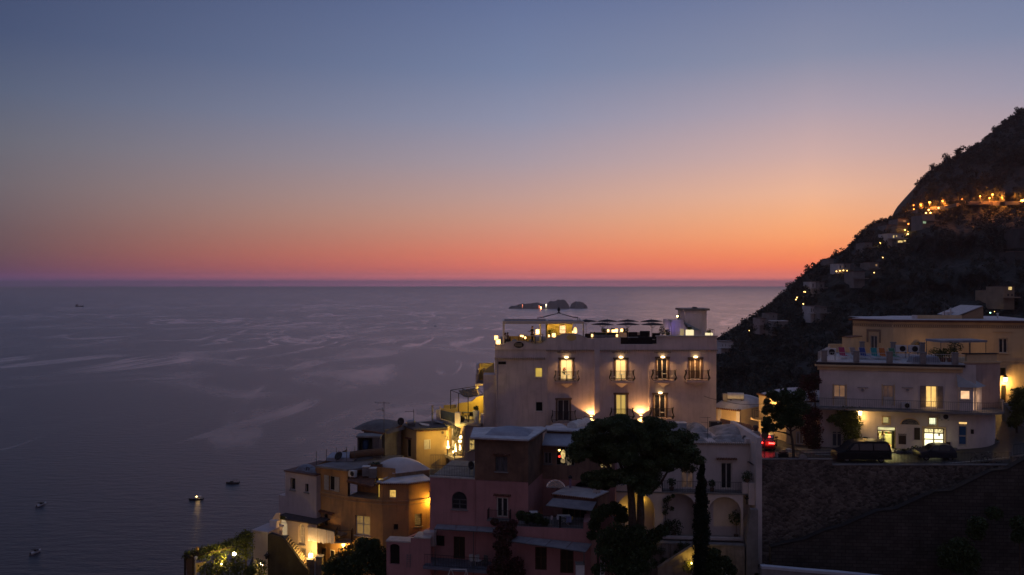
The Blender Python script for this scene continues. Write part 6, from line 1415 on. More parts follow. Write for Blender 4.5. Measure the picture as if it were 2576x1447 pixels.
def car(name,loc,rz,label,cat,paint,outline,belt,roof,width,wheels,wr,glass,lights):
    """body lofted from a side outline; the part above the belt leans in. outline etc in metres, front at -x"""
    o=thing(name,loc,label,cat);o.rotation_euler=(0,0,rz)
    m=MB();n=len(outline);secs=[(-1,.90),(-.93,1.0),(.93,1.0),(1,.90)];ztop=max(z for x,z in outline)
    for f_,sq in secs:
        for x,z in outline:
            lean=max(0,(z-belt))/(ztop-belt)*.16*width/1.6;cxo=sum(q[0] for q in outline)/n
            yy=f_*(width/2-lean);m.v.append(Vector((cxo+(x-cxo)*(sq if abs(f_)==1 else 1)+0,yy,z if abs(f_)<1 else (z-.02 if z>belt else z))))
    for k in range(3):
        for i in range(n):j=(i+1)%n;m.f.append((k*n+i,k*n+j,(k+1)*n+j,(k+1)*n+i))
    m.f.append(tuple(range(n)));m.f.append(tuple(3*n+i for i in range(n))[::-1]);body=m.build('body',paint,o,local=True)
    for nm,poly in glass:
        for sg in (-1,1):
            m=MB();pts=[Vector((x,sg*(width/2-max(0,(z-belt))/(ztop-belt)*.16*width/1.6+.006),z)) for x,z in poly];m.prism(pts,(0,-sg*.012,0));m.build('side_window',CARG,o,local=True)
    for nm,(xa,za),(xb,zb_) in (('windscreen',)+roof[0],('rear_window',)+roof[1]):
        m=MB();la=(za-belt)/(ztop-belt)*.16*width/1.6;lb_=(zb_-belt)/(ztop-belt)*.16*width/1.6;d=Vector((zb_-za,0,-(xb-xa))).normalized()*.012*(1 if nm=='rear_window' else -1)
        m.prism([Vector((xa,-(width/2-la-.1),za))+d,Vector((xa,width/2-la-.1,za))+d,Vector((xb,width/2-lb_-.1,zb_))+d,Vector((xb,-(width/2-lb_-.1),zb_))+d],-d*.8);m.build(nm,CARG,o,local=True)
    for x in wheels:
        for sg in (-1,1):wheel(o,x,sg*(width/2-.09),wr,.2)
    for nm,mt,x,z,w_,h_ in lights:
        for sg in (-1,1):m=MB();m.ball((x,sg*(width/2-.22),z),.09,w_,h_,10,6);m.build(nm,mt,o,local=True)
    m=MB();xs3=[q[0] for q in outline];m.box(min(xs3)-.04,min(xs3)+.12,-width*.42,width*.42,.28,.46);m.build('front_bumper',TRIM,o,local=True);m=MB();m.box(max(xs3)-.12,max(xs3)+.04,-width*.42,width*.42,.3,.48);m.build('rear_bumper',TRIM,o,local=True)
    for sg in (-1,1):m=MB();m.ball((roof[0][0][0]+.15,sg*(width/2+.06),belt+.06),.07,.1,.08,8,5);m.build('mirror',TRIM,o,local=True)
    return o
vz=ZR+.004
van=car('van',(px(2166,75.6),75.6,vz),R(-3),'black passenger van parked at the road railing before the lit shop','van',CARB,
 [(-2.48,.3),(-2.5,.62),(-2.4,.92),(-1.75,1.1),(-1.0,1.78),(-.6,1.9),(.4,1.96),(1.9,1.95),(2.25,1.85),(2.42,1.2),(2.48,.7),(2.46,.3)],1.1,(((-1.68,1.14),(-1.02,1.74)),((2.40,1.25),(2.27,1.78))),1.9,(-1.62,1.5),.33,
 [('w',[(-1.35,1.15),(-.55,1.15),(-.55,1.72),(-.85,1.72)]),('w',[(-.45,1.15),(.75,1.15),(.75,1.75),(-.45,1.75)]),('w',[(.85,1.15),(2.2,1.15),(2.1,1.75),(.85,1.75)])],[('headlight',HEADL,-2.38,.78,.14,.1),('taillight',TAILOFF,2.42,.98,.06,.18)])
hat=car('small_car',(px(2352,76.2),76.2,vz),R(-4),'small dark hatchback parked before the white glazed shop door','car',CARD,
 [(-1.70,.26),(-1.74,.55),(-1.62,.78),(-.95,.92),(-.35,1.38),(-.05,1.46),(.7,1.48),(1.25,1.42),(1.55,.98),(1.68,.7),(1.66,.28)],.93,(((-.88,.96),(-.38,1.35)),((1.53,1.0),(1.28,1.38))),1.56,(-1.1,1.08),.28,
 [('w',[(-.6,.97),(.05,.97),(.05,1.38),(-.25,1.36)]),('w',[(.13,.97),(1.02,.97),(1.08,1.36),(.13,1.4)])],[('headlight',HEADL,-1.60,.70,.13,.09),('taillight',TAILOFF,1.60,.8,.05,.16)])
red=car('red_car',(px(1938,80.5),81.5,vz),R(68),'dark red car seen from behind with bright red brake lights','car',CARR,
 [(-1.9,.28),(-1.95,.6),(-1.8,.85),(-1.0,.98),(-.4,1.42),(0,1.5),(.9,1.5),(1.5,1.3),(1.85,.98),(1.92,.6),(1.9,.28)],.95,(((-.92,1.0),(-.42,1.38)),((1.78,1.02),(1.52,1.27))),1.7,(-1.25,1.2),.3,
 [('w',[(-.6,1.0),(.2,1.0),(.2,1.42),(-.2,1.42)]),('w',[(.28,1.0),(1.2,1.0),(1.1,1.4),(.28,1.42)])],[('headlight',HEADL,-1.8,.75,.12,.09)])
red.rotation_euler=(0,0,R(-112))
for sg in (-1,1):m=MB();m.box(1.80,1.96,sg*.56-.27,sg*.56+.27,.78,.90);m.build('brake_light',TAILON,red,local=True)
m=MB();m.box(1.42,1.52,-.4,.4,1.36,1.43);m.build('brake_light',TAILON,red,local=True)
bl=light('brake_glow',(0,0,0),16,(1,.03,.02),.3,None);bl.parent=red;bl.location=(2.25,.2,.85)
sc_=thing('scooter',(px(a6(430,0)[0],75.2),75.2,vz),'pale scooter parked at the parapet near the red car','scooter');sc_.rotation_euler=(0,0,R(15))
m=MB();m.prism([(-.2,-.13,.3),(-.25,-.13,.72),(.35,-.13,.78),(.75,-.13,.62),(.6,-.13,.35)],(0,.26,0));m.build('body',TRIM,sc_,local=True);m=MB();m.prism([(-.6,-.2,.3),(-.52,-.2,.85),(-.45,-.2,.9),(-.5,-.2,.3)],(0,.4,0));m.box(-.52,-.2,-.14,.14,.28,.33);m.build('leg_shield',PLASTW,sc_,local=True)
m=MB();m.tube([(-.72,0,.25),(-.55,0,.95),(-.5,0,1.02)],.03,6);m.tube([(-.45,-.3,1.04),(-.5,0,1.02),(-.45,.3,1.04)],.02,5);m.build('handlebar',IRONL,sc_,local=True);m=MB();m.box(-.1,.6,-.15,.15,.76,.86);m.build('saddle',BLK,sc_,local=True);m=MB();m.box(.62,.98,-.2,.2,.82,1.14);m.build('top_box',PLASTW,sc_,local=True)
for x in (-.72,.62):wheel(sc_,x,0,.24,.11)
for i,(x,rz,lb) in enumerate(((2462,6,'left one of two bicycles leaning at the road railing'),(2500,-4,'right one of two bicycles leaning at the road railing'))):
    o=thing('bicycle',(px(x,74.3),74.3+.25*i,ZR+.004),lb,'bicycle','bicycles at the railing');o.rotation_euler=(R(8),0,R(rz))
    for wx in (-.52,.52):
        m=MB();n=22;pts=[(wx+.33*math.cos(2*math.pi*k/n),0,.34+.33*math.sin(2*math.pi*k/n)) for k in range(n+1)];m.tube(pts,.02,5);wl=m.build('wheel',TYRE,o,local=True);m=MB()
        for k in range(9):q=2*math.pi*k/9;m.tube([(wx,0,.34),(wx+.31*math.cos(q),0,.34+.31*math.sin(q))],.006,3)
        m.build('spokes',STEEL,wl,local=True)
    m=MB()
    for pts in (((-.52,0,.34),(-.36,0,.85),(-.34,0,.95)),((-.38,0,.80),(.02,0,.34)),((-.38,0,.80),(.20,0,.78)),((.02,0,.34),(.22,0,.86)),((.02,0,.34),(.52,0,.34)),((.52,0,.34),(.20,0,.78))):m.tube(pts,.022,5)
    m.build('frame',IRONL,o,local=True);m=MB();m.tube([(-.3,-.28,1.02),(-.36,0,.96),(-.3,.28,1.02)],.016,5);m.build('handlebar',STEEL,o,local=True);m=MB();m.ball((.23,0,.90),.14,.07,.04);m.build('saddle',BLK,o,local=True)
# flower beds before the shops, round sign, post
for i,(x,y,s_,lb) in enumerate(((1435,1262,.55,'low shrub in a bed right of the lit shop door'),(1490,1262,.6,'shrub in the middle of the bed between the two shops'),(1580,1240,.6,'clipped shrub in a planter left of the white glazed door'),(1880,1250,.4,'small shrub right of the white glazed door'),(1140,1165,.55,'leafy shrub at the wall left of the shop'),(2150,1210,.7,'low shrub at the rounded wall foot'),(2230,1180,.6,'second low shrub at the rounded wall foot'))):
    D_=78.9 if x<2000 else 79.5;p=W(z2,x,y,D_); 
    o=thing('shrub',Vector((p.x,p.y,roadz(p.x)+.12)),lb,'shrub','shrubs along the shop front');leaf_obj('foliage',[leaves(p,(s_*1.1,s_*.6,s_*.6),220,.09,.15,seed=100+i)],LEAFM,o);m=MB();m.box(p.x-s_*.9,p.x+s_*.9,p.y-.3,p.y+.3,roadz(p.x)+.0,roadz(p.x)+.32);m.build('trough',CONC,o)
rs=thing('road_mirror',(px(a8(1105,0)[0],75.2),75.2,vz),'round road mirror on a post seen from behind near the red car','road mirror');m=MB();tz=pz(a8(0,850)[1],75.2)-vz;m.cyl((0,0,0),(0,0,tz+.2),.035);m.build('post',IRONL,rs,local=True);m=MB();m.lathe((0,0,0),[(.02,0),(.4,.02),(.42,.05),(.02,.12)],18);ob=m.build('disc',mat('mirror_back',(.25,.14,.1),None,3,.5),rs,local=True);ob.location=(.02,-.02,tz);ob.rotation_euler=(R(90),0,R(20))
# ------------------------------------------------------------------ stepped terraces on the left flank of the hotel
ZT1,ZT0,ZT2=115.1,112.1,118.9
an_=thing('hotel_annex',W(a3,690,900,88.4),'stepped white annex with yellow lit terraces on the sea side of the hotel','building')
XA=lambda x,D:px(a3(x,0)[0],D)
# tall plain block with its edge pipe, lower purple front
m=MB();m.box(XA(605,88.3),XA(775,88.3),88.3,92.4,108,pz(a3(0,242)[1],88.3));m.build('wall',HOTELW,an_)
LW=Fac(a3(358,0)[0],86.2,a3(608,0)[0],86.4);wv=LW.rect(a3,435,1005,500,1165)
m=MB();shell(m,LW,0,LW.len,106,ZT1-.32,1.85,[wv+((wv[1]-wv[0])*.45,)]);m.build('wall',mat('rose_plaster',(.55,.43,.42),(.46,.36,.36),.5,.9,.12,8,streak=.15),an_)
window(an_,LW,wv,litroom('amber_arch',(1,.66,.18),.5,4,.1),WOODW,1,(.5,),.15,rise=(wv[1]-wv[0])*.45,fw=.05,sill=CONC)
m=MB();m.box(XA(572,86),XA(608,86),86.0,86.9,ZT1-.3,pz(a3(0,728)[1],86));m.build('pier',HOTELW,an_)
# middle terrace floor and yellow wall
m=MB();pl=[(XA(85,91),91.0),(XA(85,89),88.6),(XA(262,86),86.0),(XA(605,86),86.0),(XA(605,88),88.29),(XA(605,91),91.2)]
m.prism([Vector((x,y,ZT1-.3)) for x,y in pl],(0,0,.3));m.build('terrace_floor',mat('pale_terrace',(.5,.44,.34),(.4,.35,.27),1.2,.8),an_)
m=MB();yw=[(605,498),(560,505),(520,520),(490,545),(460,570),(430,578),(290,598),(283,640),(270,655),(270,870),(605,870)]
m.prism([W(a3,x,y,91.05) for x,y in yw][::-1],(0,.25,0));m.build('yellow_wall',YELLOW,an_)
m=MB();m.prism([W(a3,x,y,90.6) for x,y in ((290,655),(175,668),(85,655),(70,632),(70,860),(290,860))],(0,.3,0));m.build('low_wall',YELLOW,an_)
m=MB();a_,b_=W(a3,120,618,91.4),W(a3,275,610,91.4);m.prism([a_,b_,Vector((b_.x,91.4,ZT1)),Vector((a_.x,91.4,ZT1))],(0,.25,0));m.build('rear_parapet',YELLOW,an_)
# glass balustrade with posts
gp=[Vector((XA(85,88.6),88.6,ZT1)),Vector((XA(170,87.4),87.4,ZT1)),Vector((XA(262,86.05),86.05,ZT1))]
for a,b in zip(gp,gp[1:]):
    m=MB();d=(b-a);nn=Vector((-d.y,d.x,0)).normalized()*.03;m.obox(a+Vector((0,0,.08)),d,nn,Vector((0,0,.95)));m.build('glass_panel',mat('smoked_glass',(.10,.12,.13),(.07,.09,.1),2,.1,spec=.6),an_)
m=MB();p=gp[2];m.box(p.x-.05,p.x+.55,85.98,86.5,ZT1-.35,ZT1+1.15);m.build('pier',HOTELW,an_)
m=MB();p=gp[0];m.box(p.x-.5,p.x-.05,88.5,89.1,ZT1-.6,ZT1+1.1);m.build('corner_pier',HOTELW,an_)
m=MB();m.prism([Vector((p.x-.6,88.4,ZT1-.301)),Vector((gp[2].x,85.9,ZT1-.301)),Vector((gp[2].x+.2,85.9,ZT1-.62)),Vector((p.x-.4,88.4,ZT1-.62))],(0,.3,0));m.build('edge_beam',CONC,an_)
light('terrace_light',W(a3,585,455,89.6),110,(1,.68,.10),.1,an_)
light('terrace_light',Vector((XA(520,89),89.2,ZT1+2.2)),75,(1,.68,.10),.15,an_)
# upper recess with the round hole
UB=MB();BT=pz(a3(0,110)[1],92)
UB.prism([W(a3,x,y,93.0) for x,y in ((525,105),(740,98),(740,345),(525,345))][::-1],(0,.2,0));UB.build('yellow_wall',YELLOW,an_)
m=MB();m.prism([W(a3,x,y,90.4) for x,y in ((740,100),(725,110),(700,135),(665,160),(635,178),(620,190),(608,238),(740,238))],(0,.2,0));m.build('curved_screen',YELLOW,an_)
m=MB();m.prism([Vector((XA(516,91),90.0,ZT2-.6)),Vector((XA(516,91),93.2,ZT2-.6)),Vector((XA(516,91),93.2,BT)),Vector((XA(516,91),91.0,BT)),Vector((XA(516,91),90.0,BT-1.0))],(.3,0,0));m.build('side_wall',HOTELW,an_)
c=W(a3,615,180,92.97);m=MB();m.prism([c+Vector((.2*math.cos(2*math.pi*i/18),0,.23*math.sin(2*math.pi*i/18))) for i in range(18)],(0,.02,0));m.build('round_opening',mat('sea_through_hole',(.22,.18,.22),(.2,.17,.2),3,.8),an_)
m=MB();m.box(XA(516,90)-.1,XA(610,90),89.7,93.1,ZT2-.25,ZT2);fl_=m.build('balcony',HOTELW,an_)
m=MB();railing(m,[Vector((XA(530,89.9),91.5,ZT2)),Vector((XA(530,89.9),89.8,ZT2)),Vector((XA(604,89.9),89.8,ZT2))],1.5,.11,.014);m.build('railing',IRON,fl_)
light('recess_light',W(a3,640,210,91.6),130,(1,.70,.12),.15,an_)
# awning frame
aw=thing('pergola',Vector((XA(400,88.5),88.5,ZT1)),'thin iron pergola with striped canvas on the yellow lit terrace','pergola')
A4_=lambda x,y,D:W(a3,x,y,D)
c1,c2,c3,c4=A4_(205,432,90.8),A4_(420,515,86.6),A4_(605,480,86.8),A4_(515,385,91.0)
for p in (c1,c2,A4_(303,475,88.7)):
    m=MB();m.cyl(Vector((p.x,p.y,ZT1)),p,.045,n=6);m.build('post',IRON,aw)
m=MB();m.tube([c1,c2,c3],.04,5);m.tube([c1,c4,c3],.04,5);m.tube([A4_(330,412,90.9),A4_(520,470,86.7)],.03,5);m.build('frame',IRON,aw)
m=MB();n=12
for i in range(n):
    for j in range(6):
        def q(a,b): 
            p=c1.lerp(c4,.25+.75*a).lerp(c2.lerp(c3,.15+.85*a),.12+b*.82);return p+Vector((0,0,-.35*math.sin(math.pi*b)*(1)+.06*math.sin(a*30)-.05))
        a0,a1_,b0_,b1__=i/n,(i+1)/n,j/6,(j+1)/6;m.poly(q(a0,b0_),q(a1_,b0_),q(a1_,b1__),q(a0,b1__));d_=Vector((0,0,-.02));m.poly(q(a0,b1__)+d_,q(a1_,b1__)+d_,q(a1_,b0_)+d_,q(a0,b0_)+d_)
STR=mat('striped_canvas',(.35,.26,.16),(.12,.09,.07),2.2,.9,stretch=(6,.3,1));m.build('canvas',STR,aw)
tb=thing('terrace_table',Vector((XA(430,88.4),88.6,ZT1)),'dark table on the yellow lit middle terrace','table');m=MB();m.box(-.75,.75,-.4,.4,.72,.77);m.build('table_top',IRONL,tb,local=True)
for a in (-.65,.65):
    for b in (-.33,.33):m=MB();m.cyl((a,b,0),(a,b,.719),.025);m.build('leg',IRON,tb,local=True)
for x,rz,lb in ((378,90,'dark chair left of the table on the yellow lit terrace'),(452,200,'dark chair before the table on the yellow lit terrace'),(520,-90,'dark chair right of the table on the yellow lit terrace')):
    c=thing('terrace_chair',Vector((XA(x,88.2),88.2,ZT1)),lb,'chair','chairs on the yellow terrace');c.rotation_euler=(0,0,R(rz));m=MB();m.box(-.23,.23,-.22,.22,.42,.46);m.build('seat',IRON,c,local=True);m=MB();m.box(-.23,.23,.2,.24,.5,.88);m.build('backrest',IRON,c,local=True)
    for a in (-.2,.2):
        for b in (-.19,.21):m=MB();m.cyl((a,b,0),(a,b,.419 if b<0 else .6),.02);m.build('leg',IRON,c,local=True)
p=Vector((XA(518,86.6),86.7,ZT1));o=thing('potted_plant',p,'tall white pot with a small plant at the edge of the yellow terrace','plant');m=MB();m.lathe((0,0,0),[(.24,0),(.36,1.15),(.38,1.25),(.30,1.2)],14);m.build('pot',PLASTW,o,local=True);leaf_obj('foliage',[leaves(p+Vector((0,0,1.5)),(.32,.3,.3),160,.09,.1,seed=9)],LEAFM,o)
p=Vector((XA(320,87),87.2,ZT1));o=thing('pouf',p,'dark round pouf on the yellow terrace beside the pier','seat');m=MB();m.lathe((0,0,0),[(.4,0),(.52,.2),(.48,.55),(.2,.62)],14);m.build('cushion',SOFA,o,True,local=True)
# ---- lowest terrace: the bright restaurant corner
rs_=thing('restaurant_corner',Vector((XA(250,83.5),83.5,ZT0)),'glowing glazed restaurant corner under the hotel terraces','restaurant')
B0=Fac.at((XA(128,87.6),87.6),(XA(362,86.3),86.3));ao=B0.rect(a3,180,862,245,1150)
m=MB();wall(m,B0,0,B0.len,ZT0,ZT1-.31,[(ao[0],ao[1],ZT0+.1,ao[3],(ao[1]-ao[0])*.5)],.25);m.build('wall',CREAM,rs_)
window(rs_,B0,(ao[0],ao[1],ZT0+.1,ao[3]),litroom('amber_arch_bright',(1,.72,.3),1.0,2,.5),WOODW,1,(.6,),.15,rise=(ao[1]-ao[0])*.5,name='arched_door',fw=.06)
fl=[(XA(80,85.4),85.4),(XA(250,82.6),82.6),(XA(365,82.9),82.9),(XA(362,86.3),86.25),(XA(110,87.6),87.6)]
m=MB();m.prism([Vector((x,y,ZT0-.3)) for x,y in fl],(0,0,.299));m.build('terrace_floor',mat('pale_terrace',(.5,.44,.34)),rs_)
m=MB();m.prism([Vector((x,y,108)) for x,y in [(fl[0][0]+.4,fl[0][1]+.6),(fl[1][0]+.2,fl[1][1]+.5),(fl[2][0],fl[2][1]+.4),fl[3],fl[4]]],(0,0,ZT0-.301-108));m.build('lower_wall',mat('rose_plaster',(.5,.4,.4)),rs_)
m=MB();m.box(XA(345,83.2),XA(365,83.2),83.0,86.2,ZT0,ZT1-.31);m.build('party_wall',CREAM,rs_)
GL=mat('clear_screen_glass',(.45,.42,.35),(.4,.38,.3),2,.1)
_t=GL.node_tree;_b=_t.nodes['Principled BSDF'];_b.inputs['Roughness'].default_value=.05;_x=_t.nodes.new('ShaderNodeMixShader');_x.inputs[0].default_value=.12;_q=_t.nodes.new('ShaderNodeBsdfTransparent');_t.links.new(_q.outputs[0],_x.inputs[1]);_t.links.new(_b.outputs[0],_x.inputs[2]);_t.links.new(_x.outputs[0],_t.nodes['Material Output'].inputs[0])
for a,b in (((fl[0][0],fl[0][1]),(fl[1][0],fl[1][1])),((fl[1][0],fl[1][1]),(fl[2][0],fl[2][1]))):
    a=Vector((a[0],a[1],ZT0));b=Vector((b[0],b[1],ZT0));d=b-a;k=2 if d.length>2.5 else 1
    for i in range(k):
        m=MB();q=a+d*(i/k)+d.normalized()*.04;w_=d/k-d.normalized()*.08;nn=Vector((-d.y,d.x,0)).normalized()*.02;hh=1.9 if (i==0 and k==2) else 1.1;m.obox(q+Vector((0,0,.02)),w_,nn,Vector((0,0,hh)));m.build('glass_screen',GL,rs_)
        m=MB(); 
        for e in (q,q+w_):m.cyl(e,e+Vector((0,0,hh+.03)),.03,n=5)
        m.tube([q+Vector((0,0,hh+.03)),q+w_+Vector((0,0,hh+.03))],.025,4);m.build('screen_frame',IRONL,rs_)
for i,(x,y,D,r_,nm,lb) in enumerate(((112,1105,84.9,.14,'tall','leftmost candle lamp behind the glass screen of the restaurant corner'),(172,1130,84.4,.16,'tall','second candle lamp behind the glass screen of the restaurant corner'),(242,1187,83.4,.12,'low','low round lamp at the front of the restaurant corner'),(265,1170,83.6,.12,'tall','slim candle lamp right of the low round lamp'),(330,1010,84.6,.18,'hang','upper glowing globe under the striped blind'),(318,1055,84.4,.17,'hang','lower glowing globe under the striped blind'),(355,1230,83.4,.10,'tall','slim lamp at the right edge of the restaurant corner'),(320,1150,84.0,.13,'tall','amber lamp among bottles at the right of the restaurant corner'))):
    p=W(a3,x,y,D);o=thing('table_lamp' if nm!='hang' else 'globe_lamp',Vector((p.x,p.y,ZT0)),lb,'lamp','glowing lamps of the restaurant corner');m=MB()
    if nm=='tall':m.lathe(p-Vector((0,0,.1)),[(r_,0),(r_*.9,.15),(r_*.45,.5),(r_*.15,.8)],10)
    else:m.ball(p,r_)
    m.build('glow',glow('candle_glow',(1,.70,.32),9),o);m=MB();m.cyl(Vector((p.x,p.y,ZT0)),p-Vector((0,0,.11)),.03) if nm!='hang' else m.cyl(p,Vector((p.x,p.y,ZT1-.32)),.012);m.build('stand',IRON,o)
    light('lamp_light',p+Vector((0,-.25,.15)),9 if i<6 else 5,(1,.70,.2),.12,o)
light('corner_light',W(a3,30,1030,82.6),130,(1,.66,.14),.2,rs_);light('corner_light',W(a3,300,960,84.6),180,(1,.72,.18),.25,rs_);light('corner_light',W(a3,160,1000,85.6),130,(1,.70,.18),.25,rs_)  # first one floats unseen, added to light the ochre house front
bd=thing('striped_blind',W(a3,280,960,83.6),'striped fabric blind hanging askew at the restaurant corner','blind');m=MB();q=[W(a3,243,865,84.2),W(a3,328,905,83.2),W(a3,295,1072,83.0),W(a3,218,1040,84.0)]
for i in range(6):
    t0,t1=i/6,(i+1)/6;m.prism([q[0].lerp(q[1],t0),q[0].lerp(q[1],t1),q[3].lerp(q[2],t1),q[3].lerp(q[2],t0)],(0,.02,0))
m.build('fabric',mat('blind_stripes',(.42,.36,.26),(.05,.045,.035),1,.9,stretch=(9,9,.2),lo=.48,hi=.52),bd);m=MB();m.cyl(q[0],q[1],.05);m.build('roller',IRONL,bd)
bo_=thing('bottle_shelf',W(a3,318,1200,83.9),'tall shelf of bottles lit yellow at the right of the restaurant corner','shelf');m=MB();c=W(a3,322,1240,83.9);m.box(c.x-.35,c.x+.35,83.8,84.1,ZT0,ZT0+.1)
for k in range(1,5):m.box(c.x-.35,c.x+.35,83.8,84.1,ZT0+k*.55-.03,ZT0+k*.55)
m.box(c.x-.38,c.x-.352,83.8,84.1,ZT0,ZT0+2.4);m.box(c.x+.352,c.x+.38,83.8,84.1,ZT0,ZT0+2.4);m.build('frame',WOODB,bo_)
for k in range(4):
    for j in range(5):m=MB();m.lathe((c.x-.27+j*.13,83.93,ZT0+(.101 if k==0 else k*.55+.001)),[(.04,0),(.045,.2),(.018,.27),(.018,.36)],8);m.build('bottle',mat('bottle_glass_'+str((j+k)%2),((.05,.1,.04),(.3,.2,.05))[(j+k)%2],None,3,.15),bo_)

# ------------------------------------------------------------------ ochre flat roofed house and dark domed house
C1=Fac(a4(890,0)[0],86.5,a4(1150,0)[0],83.6);C2=Fac(a4(1150,0)[0],83.6,a4(1660,0)[0],84.6)
oh=thing('ochre_house',C2.pt(1,109),'ochre flat roofed house with a closed white shutter, lit by the restaurant','house');zt=C2.uv(*a4(1150,615))[1];d_=C1.rect(a4,990,770,1055,1070)
m=MB();wall(m,C1,0,C1.len,108,zt,[d_],.15);wall(m,C2,0.0,C2.len,108,zt); 
for fc,s_ in ((C1,0),(C2,C2.len)):m.poly(fc.pt(s_,108),fc.pt(s_,zt),fc.pt(s_,zt)+Vector((.6,4,0)),fc.pt(s_,108)+Vector((.6,4,0)))
m.build('wall',mat('ochre_lit_plaster',(.52,.36,.17),(.44,.30,.14),.6,.92,.2,7,streak=.2),oh)
m=MB();cs=[C1.pt(-.2,zt+.002,.1),C1.pt(C1.len,zt+.002,.35),C2.pt(C2.len+.1,zt+.002,.3),C2.pt(C2.len+.4,zt+.002,-5),C1.pt(.2,zt+.002,-4)];m.prism(cs,(0,0,.16));m.build('roof',mat('felt_roof',(.12,.10,.10),(.07,.06,.06),1,.9),oh)
m=MB();tiles(m,C2.pt(0.05,zt-.02,.3),C2.pt(C2.len,zt-.02,.3),.07,.3,C2.n);m.build('eave_tiles',TILE,oh)
window(oh,C1,d_,VOID,GREYW,1,(),.1,name='grey_door',fw=.05);m=MB();tiles(m,C1.pt(d_[0]-.15,d_[3]+.15,.2),C1.pt(d_[1]+.15,d_[3]+.15,.2),.05,.2,C1.n);m.build('door_hood',TILE,oh)
r=C2.rect(a4,1280,775,1390,938);m=MB();C2.box(m,*r,.01,.06);s_=m.build('closed_shutter',WOODW,oh);m=MB();C2.box(m,r[1]-.14,r[1]-.09,r[2]+.06,r[3]-.06,.061,.075);m.build('groove',DARKTR,s_)
r=C2.uv(*a4(1597,655));m=MB();m.cyl(C2.pt(r[0],r[1],.005),C2.pt(r[0],r[1],.05),.14,n=14);m.build('round_vent',DARKTR,oh)
# roof clutter
for i,(x0,y0,x1,y1,D,m_,nm,lb) in enumerate(((1180,480,1520,560,85.6,mat('solar_panel',(.05,.055,.07),None,2,.25),'solar_panel','dark flat panel lying on the ochre flat roof'),(1420,420,1620,500,86.6,AWNING,'roof_sheet','grey sheet leaning at the rear of the ochre flat roof'))):
    q=[W(a4,x0,y0,D+.8),W(a4,x1,y1-25,D+.6),W(a4,x1-30,y1,D-.4),W(a4,x0+60,y0+45,D-.4)];m=MB();m.prism(q,(0,0,-.05));tag(m.build(nm,m_),lb,'panel')
tkb=thing('water_tank',W(a4,1060,500,84.9),'shiny steel tank with a dented body on the ochre flat roof','water tank','cylinder water tanks on roofs');m=MB();m.tube([W(a4,990,480,85.1),W(a4,1000,480,85.1),W(a4,1115,475,84.9),W(a4,1125,475,84.9)],[.12,.26,.26,.12],12);m.build('tank',STEEL,tkb);m=MB();q=W(a4,1060,505,84.9);m.box(q.x-.4,q.x+.4,84.8,85.1,zt+.16,q.z+.05);m.build('cradle',IRONL,tkb)
m=MB();p=W(a4,1422,440,86.5);m.cyl(Vector((p.x,p.y,zt+.16)),W(a4,1422,195,86.5),.09);m.cyl(W(a4,1422,205,86.5),W(a4,1422,190,86.5),.12);tag(m.build('flue_pipe',GREYW),'tall pale flue pipe on the ochre flat roof','pipe')
def aerial(c,x,y0,y1,D,arms,label,base=None):
    o=thing('tv_aerial',W(c,x,y1,D),label,'aerial');m=MB();m.cyl(W(c,x,y1,D),W(c,x,y0,D),.03);m.build('mast',IRONL,o);m=MB()
    for xa,ya,xb,yb,k in arms:
        a,b=W(c,xa,ya,D),W(c,xb,yb,D);m.tube([a,b],.02,4)
        for i in range(k):q=a.lerp(b,(i+.5)/k);m.tube([q+Vector((0,-.25,.12)),q+Vector((0,.25,-.12))],.012,4)
    m.build('elements',IRONL,o);return o
aerial(a4,594,125,1020,83.2,((430,143,695,150,6),(455,263,590,268,5),(570,225,572,305,3)),'tall tv aerial with two arms standing before the grey domed house')
aerial(a4,1104,250,520,86.0,((948,293,1110,293,5),),'smaller tv aerial on the rear of the ochre flat roof')
# dark domed house with tank store
E1=Fac(a4(250,0)[0],84.5,a4(610,0)[0],82.8);E2=Fac(a4(610,0)[0],82.8,a4(890,0)[0],85.4)
dh=thing('grey_domed_house',E1.pt(2,108),'dark weathered house with a rough grey dome left of the ochre house','house');zt=E1.uv(*a4(420,640))[1];DK=mat('dark_weathered_render',(.20,.185,.18),(.11,.10,.10),.8,.95,.4,5,streak=.4)
m=MB();wall(m,E1,0,E1.len,108,zt,());wall(m,E2,0,E2.len,108,zt+.35,());m.poly(E1.pt(0,108),E1.pt(0,zt),E1.pt(0,zt,-4),E1.pt(0,108,-4));m.build('wall',DK,dh)
m=MB();c=(E1.pt(0,0)+E2.pt(E2.len,0))/2+Vector((.4,1.0,zt));m.vault(c-Vector((.6,-.2,.05)),E1.u*2.6+Vector((0,0,0)),E2.u*2.3,.85,16,2.2,.6);m.build('roof',DK,dh,True)
m=MB();m.prism([E1.pt(-.2,zt-.1,.15),E1.pt(E1.len,zt-.1,.2),E2.pt(E2.len,zt+.3,.15),E2.pt(E2.len,zt+.3,-.3),E1.pt(E1.len-.1,zt-.1,-.3),E1.pt(-.2,zt-.1,-.3)],(0,0,.15));m.build('eave',TILE,dh)
st=thing('tank_store',W(a4,340,900,82.3),'open grey lean-to with a pale slab roof left of the grey domed house','shed');m=MB();a_,b_=W(a4,158,690,82.6),W(a4,530,730,82.0);zt_=a_.z
m.box(a_.x+1.55,b_.x,81.9,83.4,108,zt_-.15);m.box(a_.x+.0,a_.x+.1,81.9,83.4,108,zt_-.15);m.box(a_.x+.1,a_.x+1.55,83.3,83.4,108,zt_-.15);m.build('wall',DK,st);m=MB();m.box(a_.x-.1,b_.x+.1,81.75,83.5,zt_-.149,zt_);m.build('roof',CONC,st)
m=MB();m.box(a_.x+2.5,b_.x-.1,81.87,81.899,108,zt_-.3);m.build('door',mat('grey_sheet_door',(.22,.2,.2),None,2,.7),st)
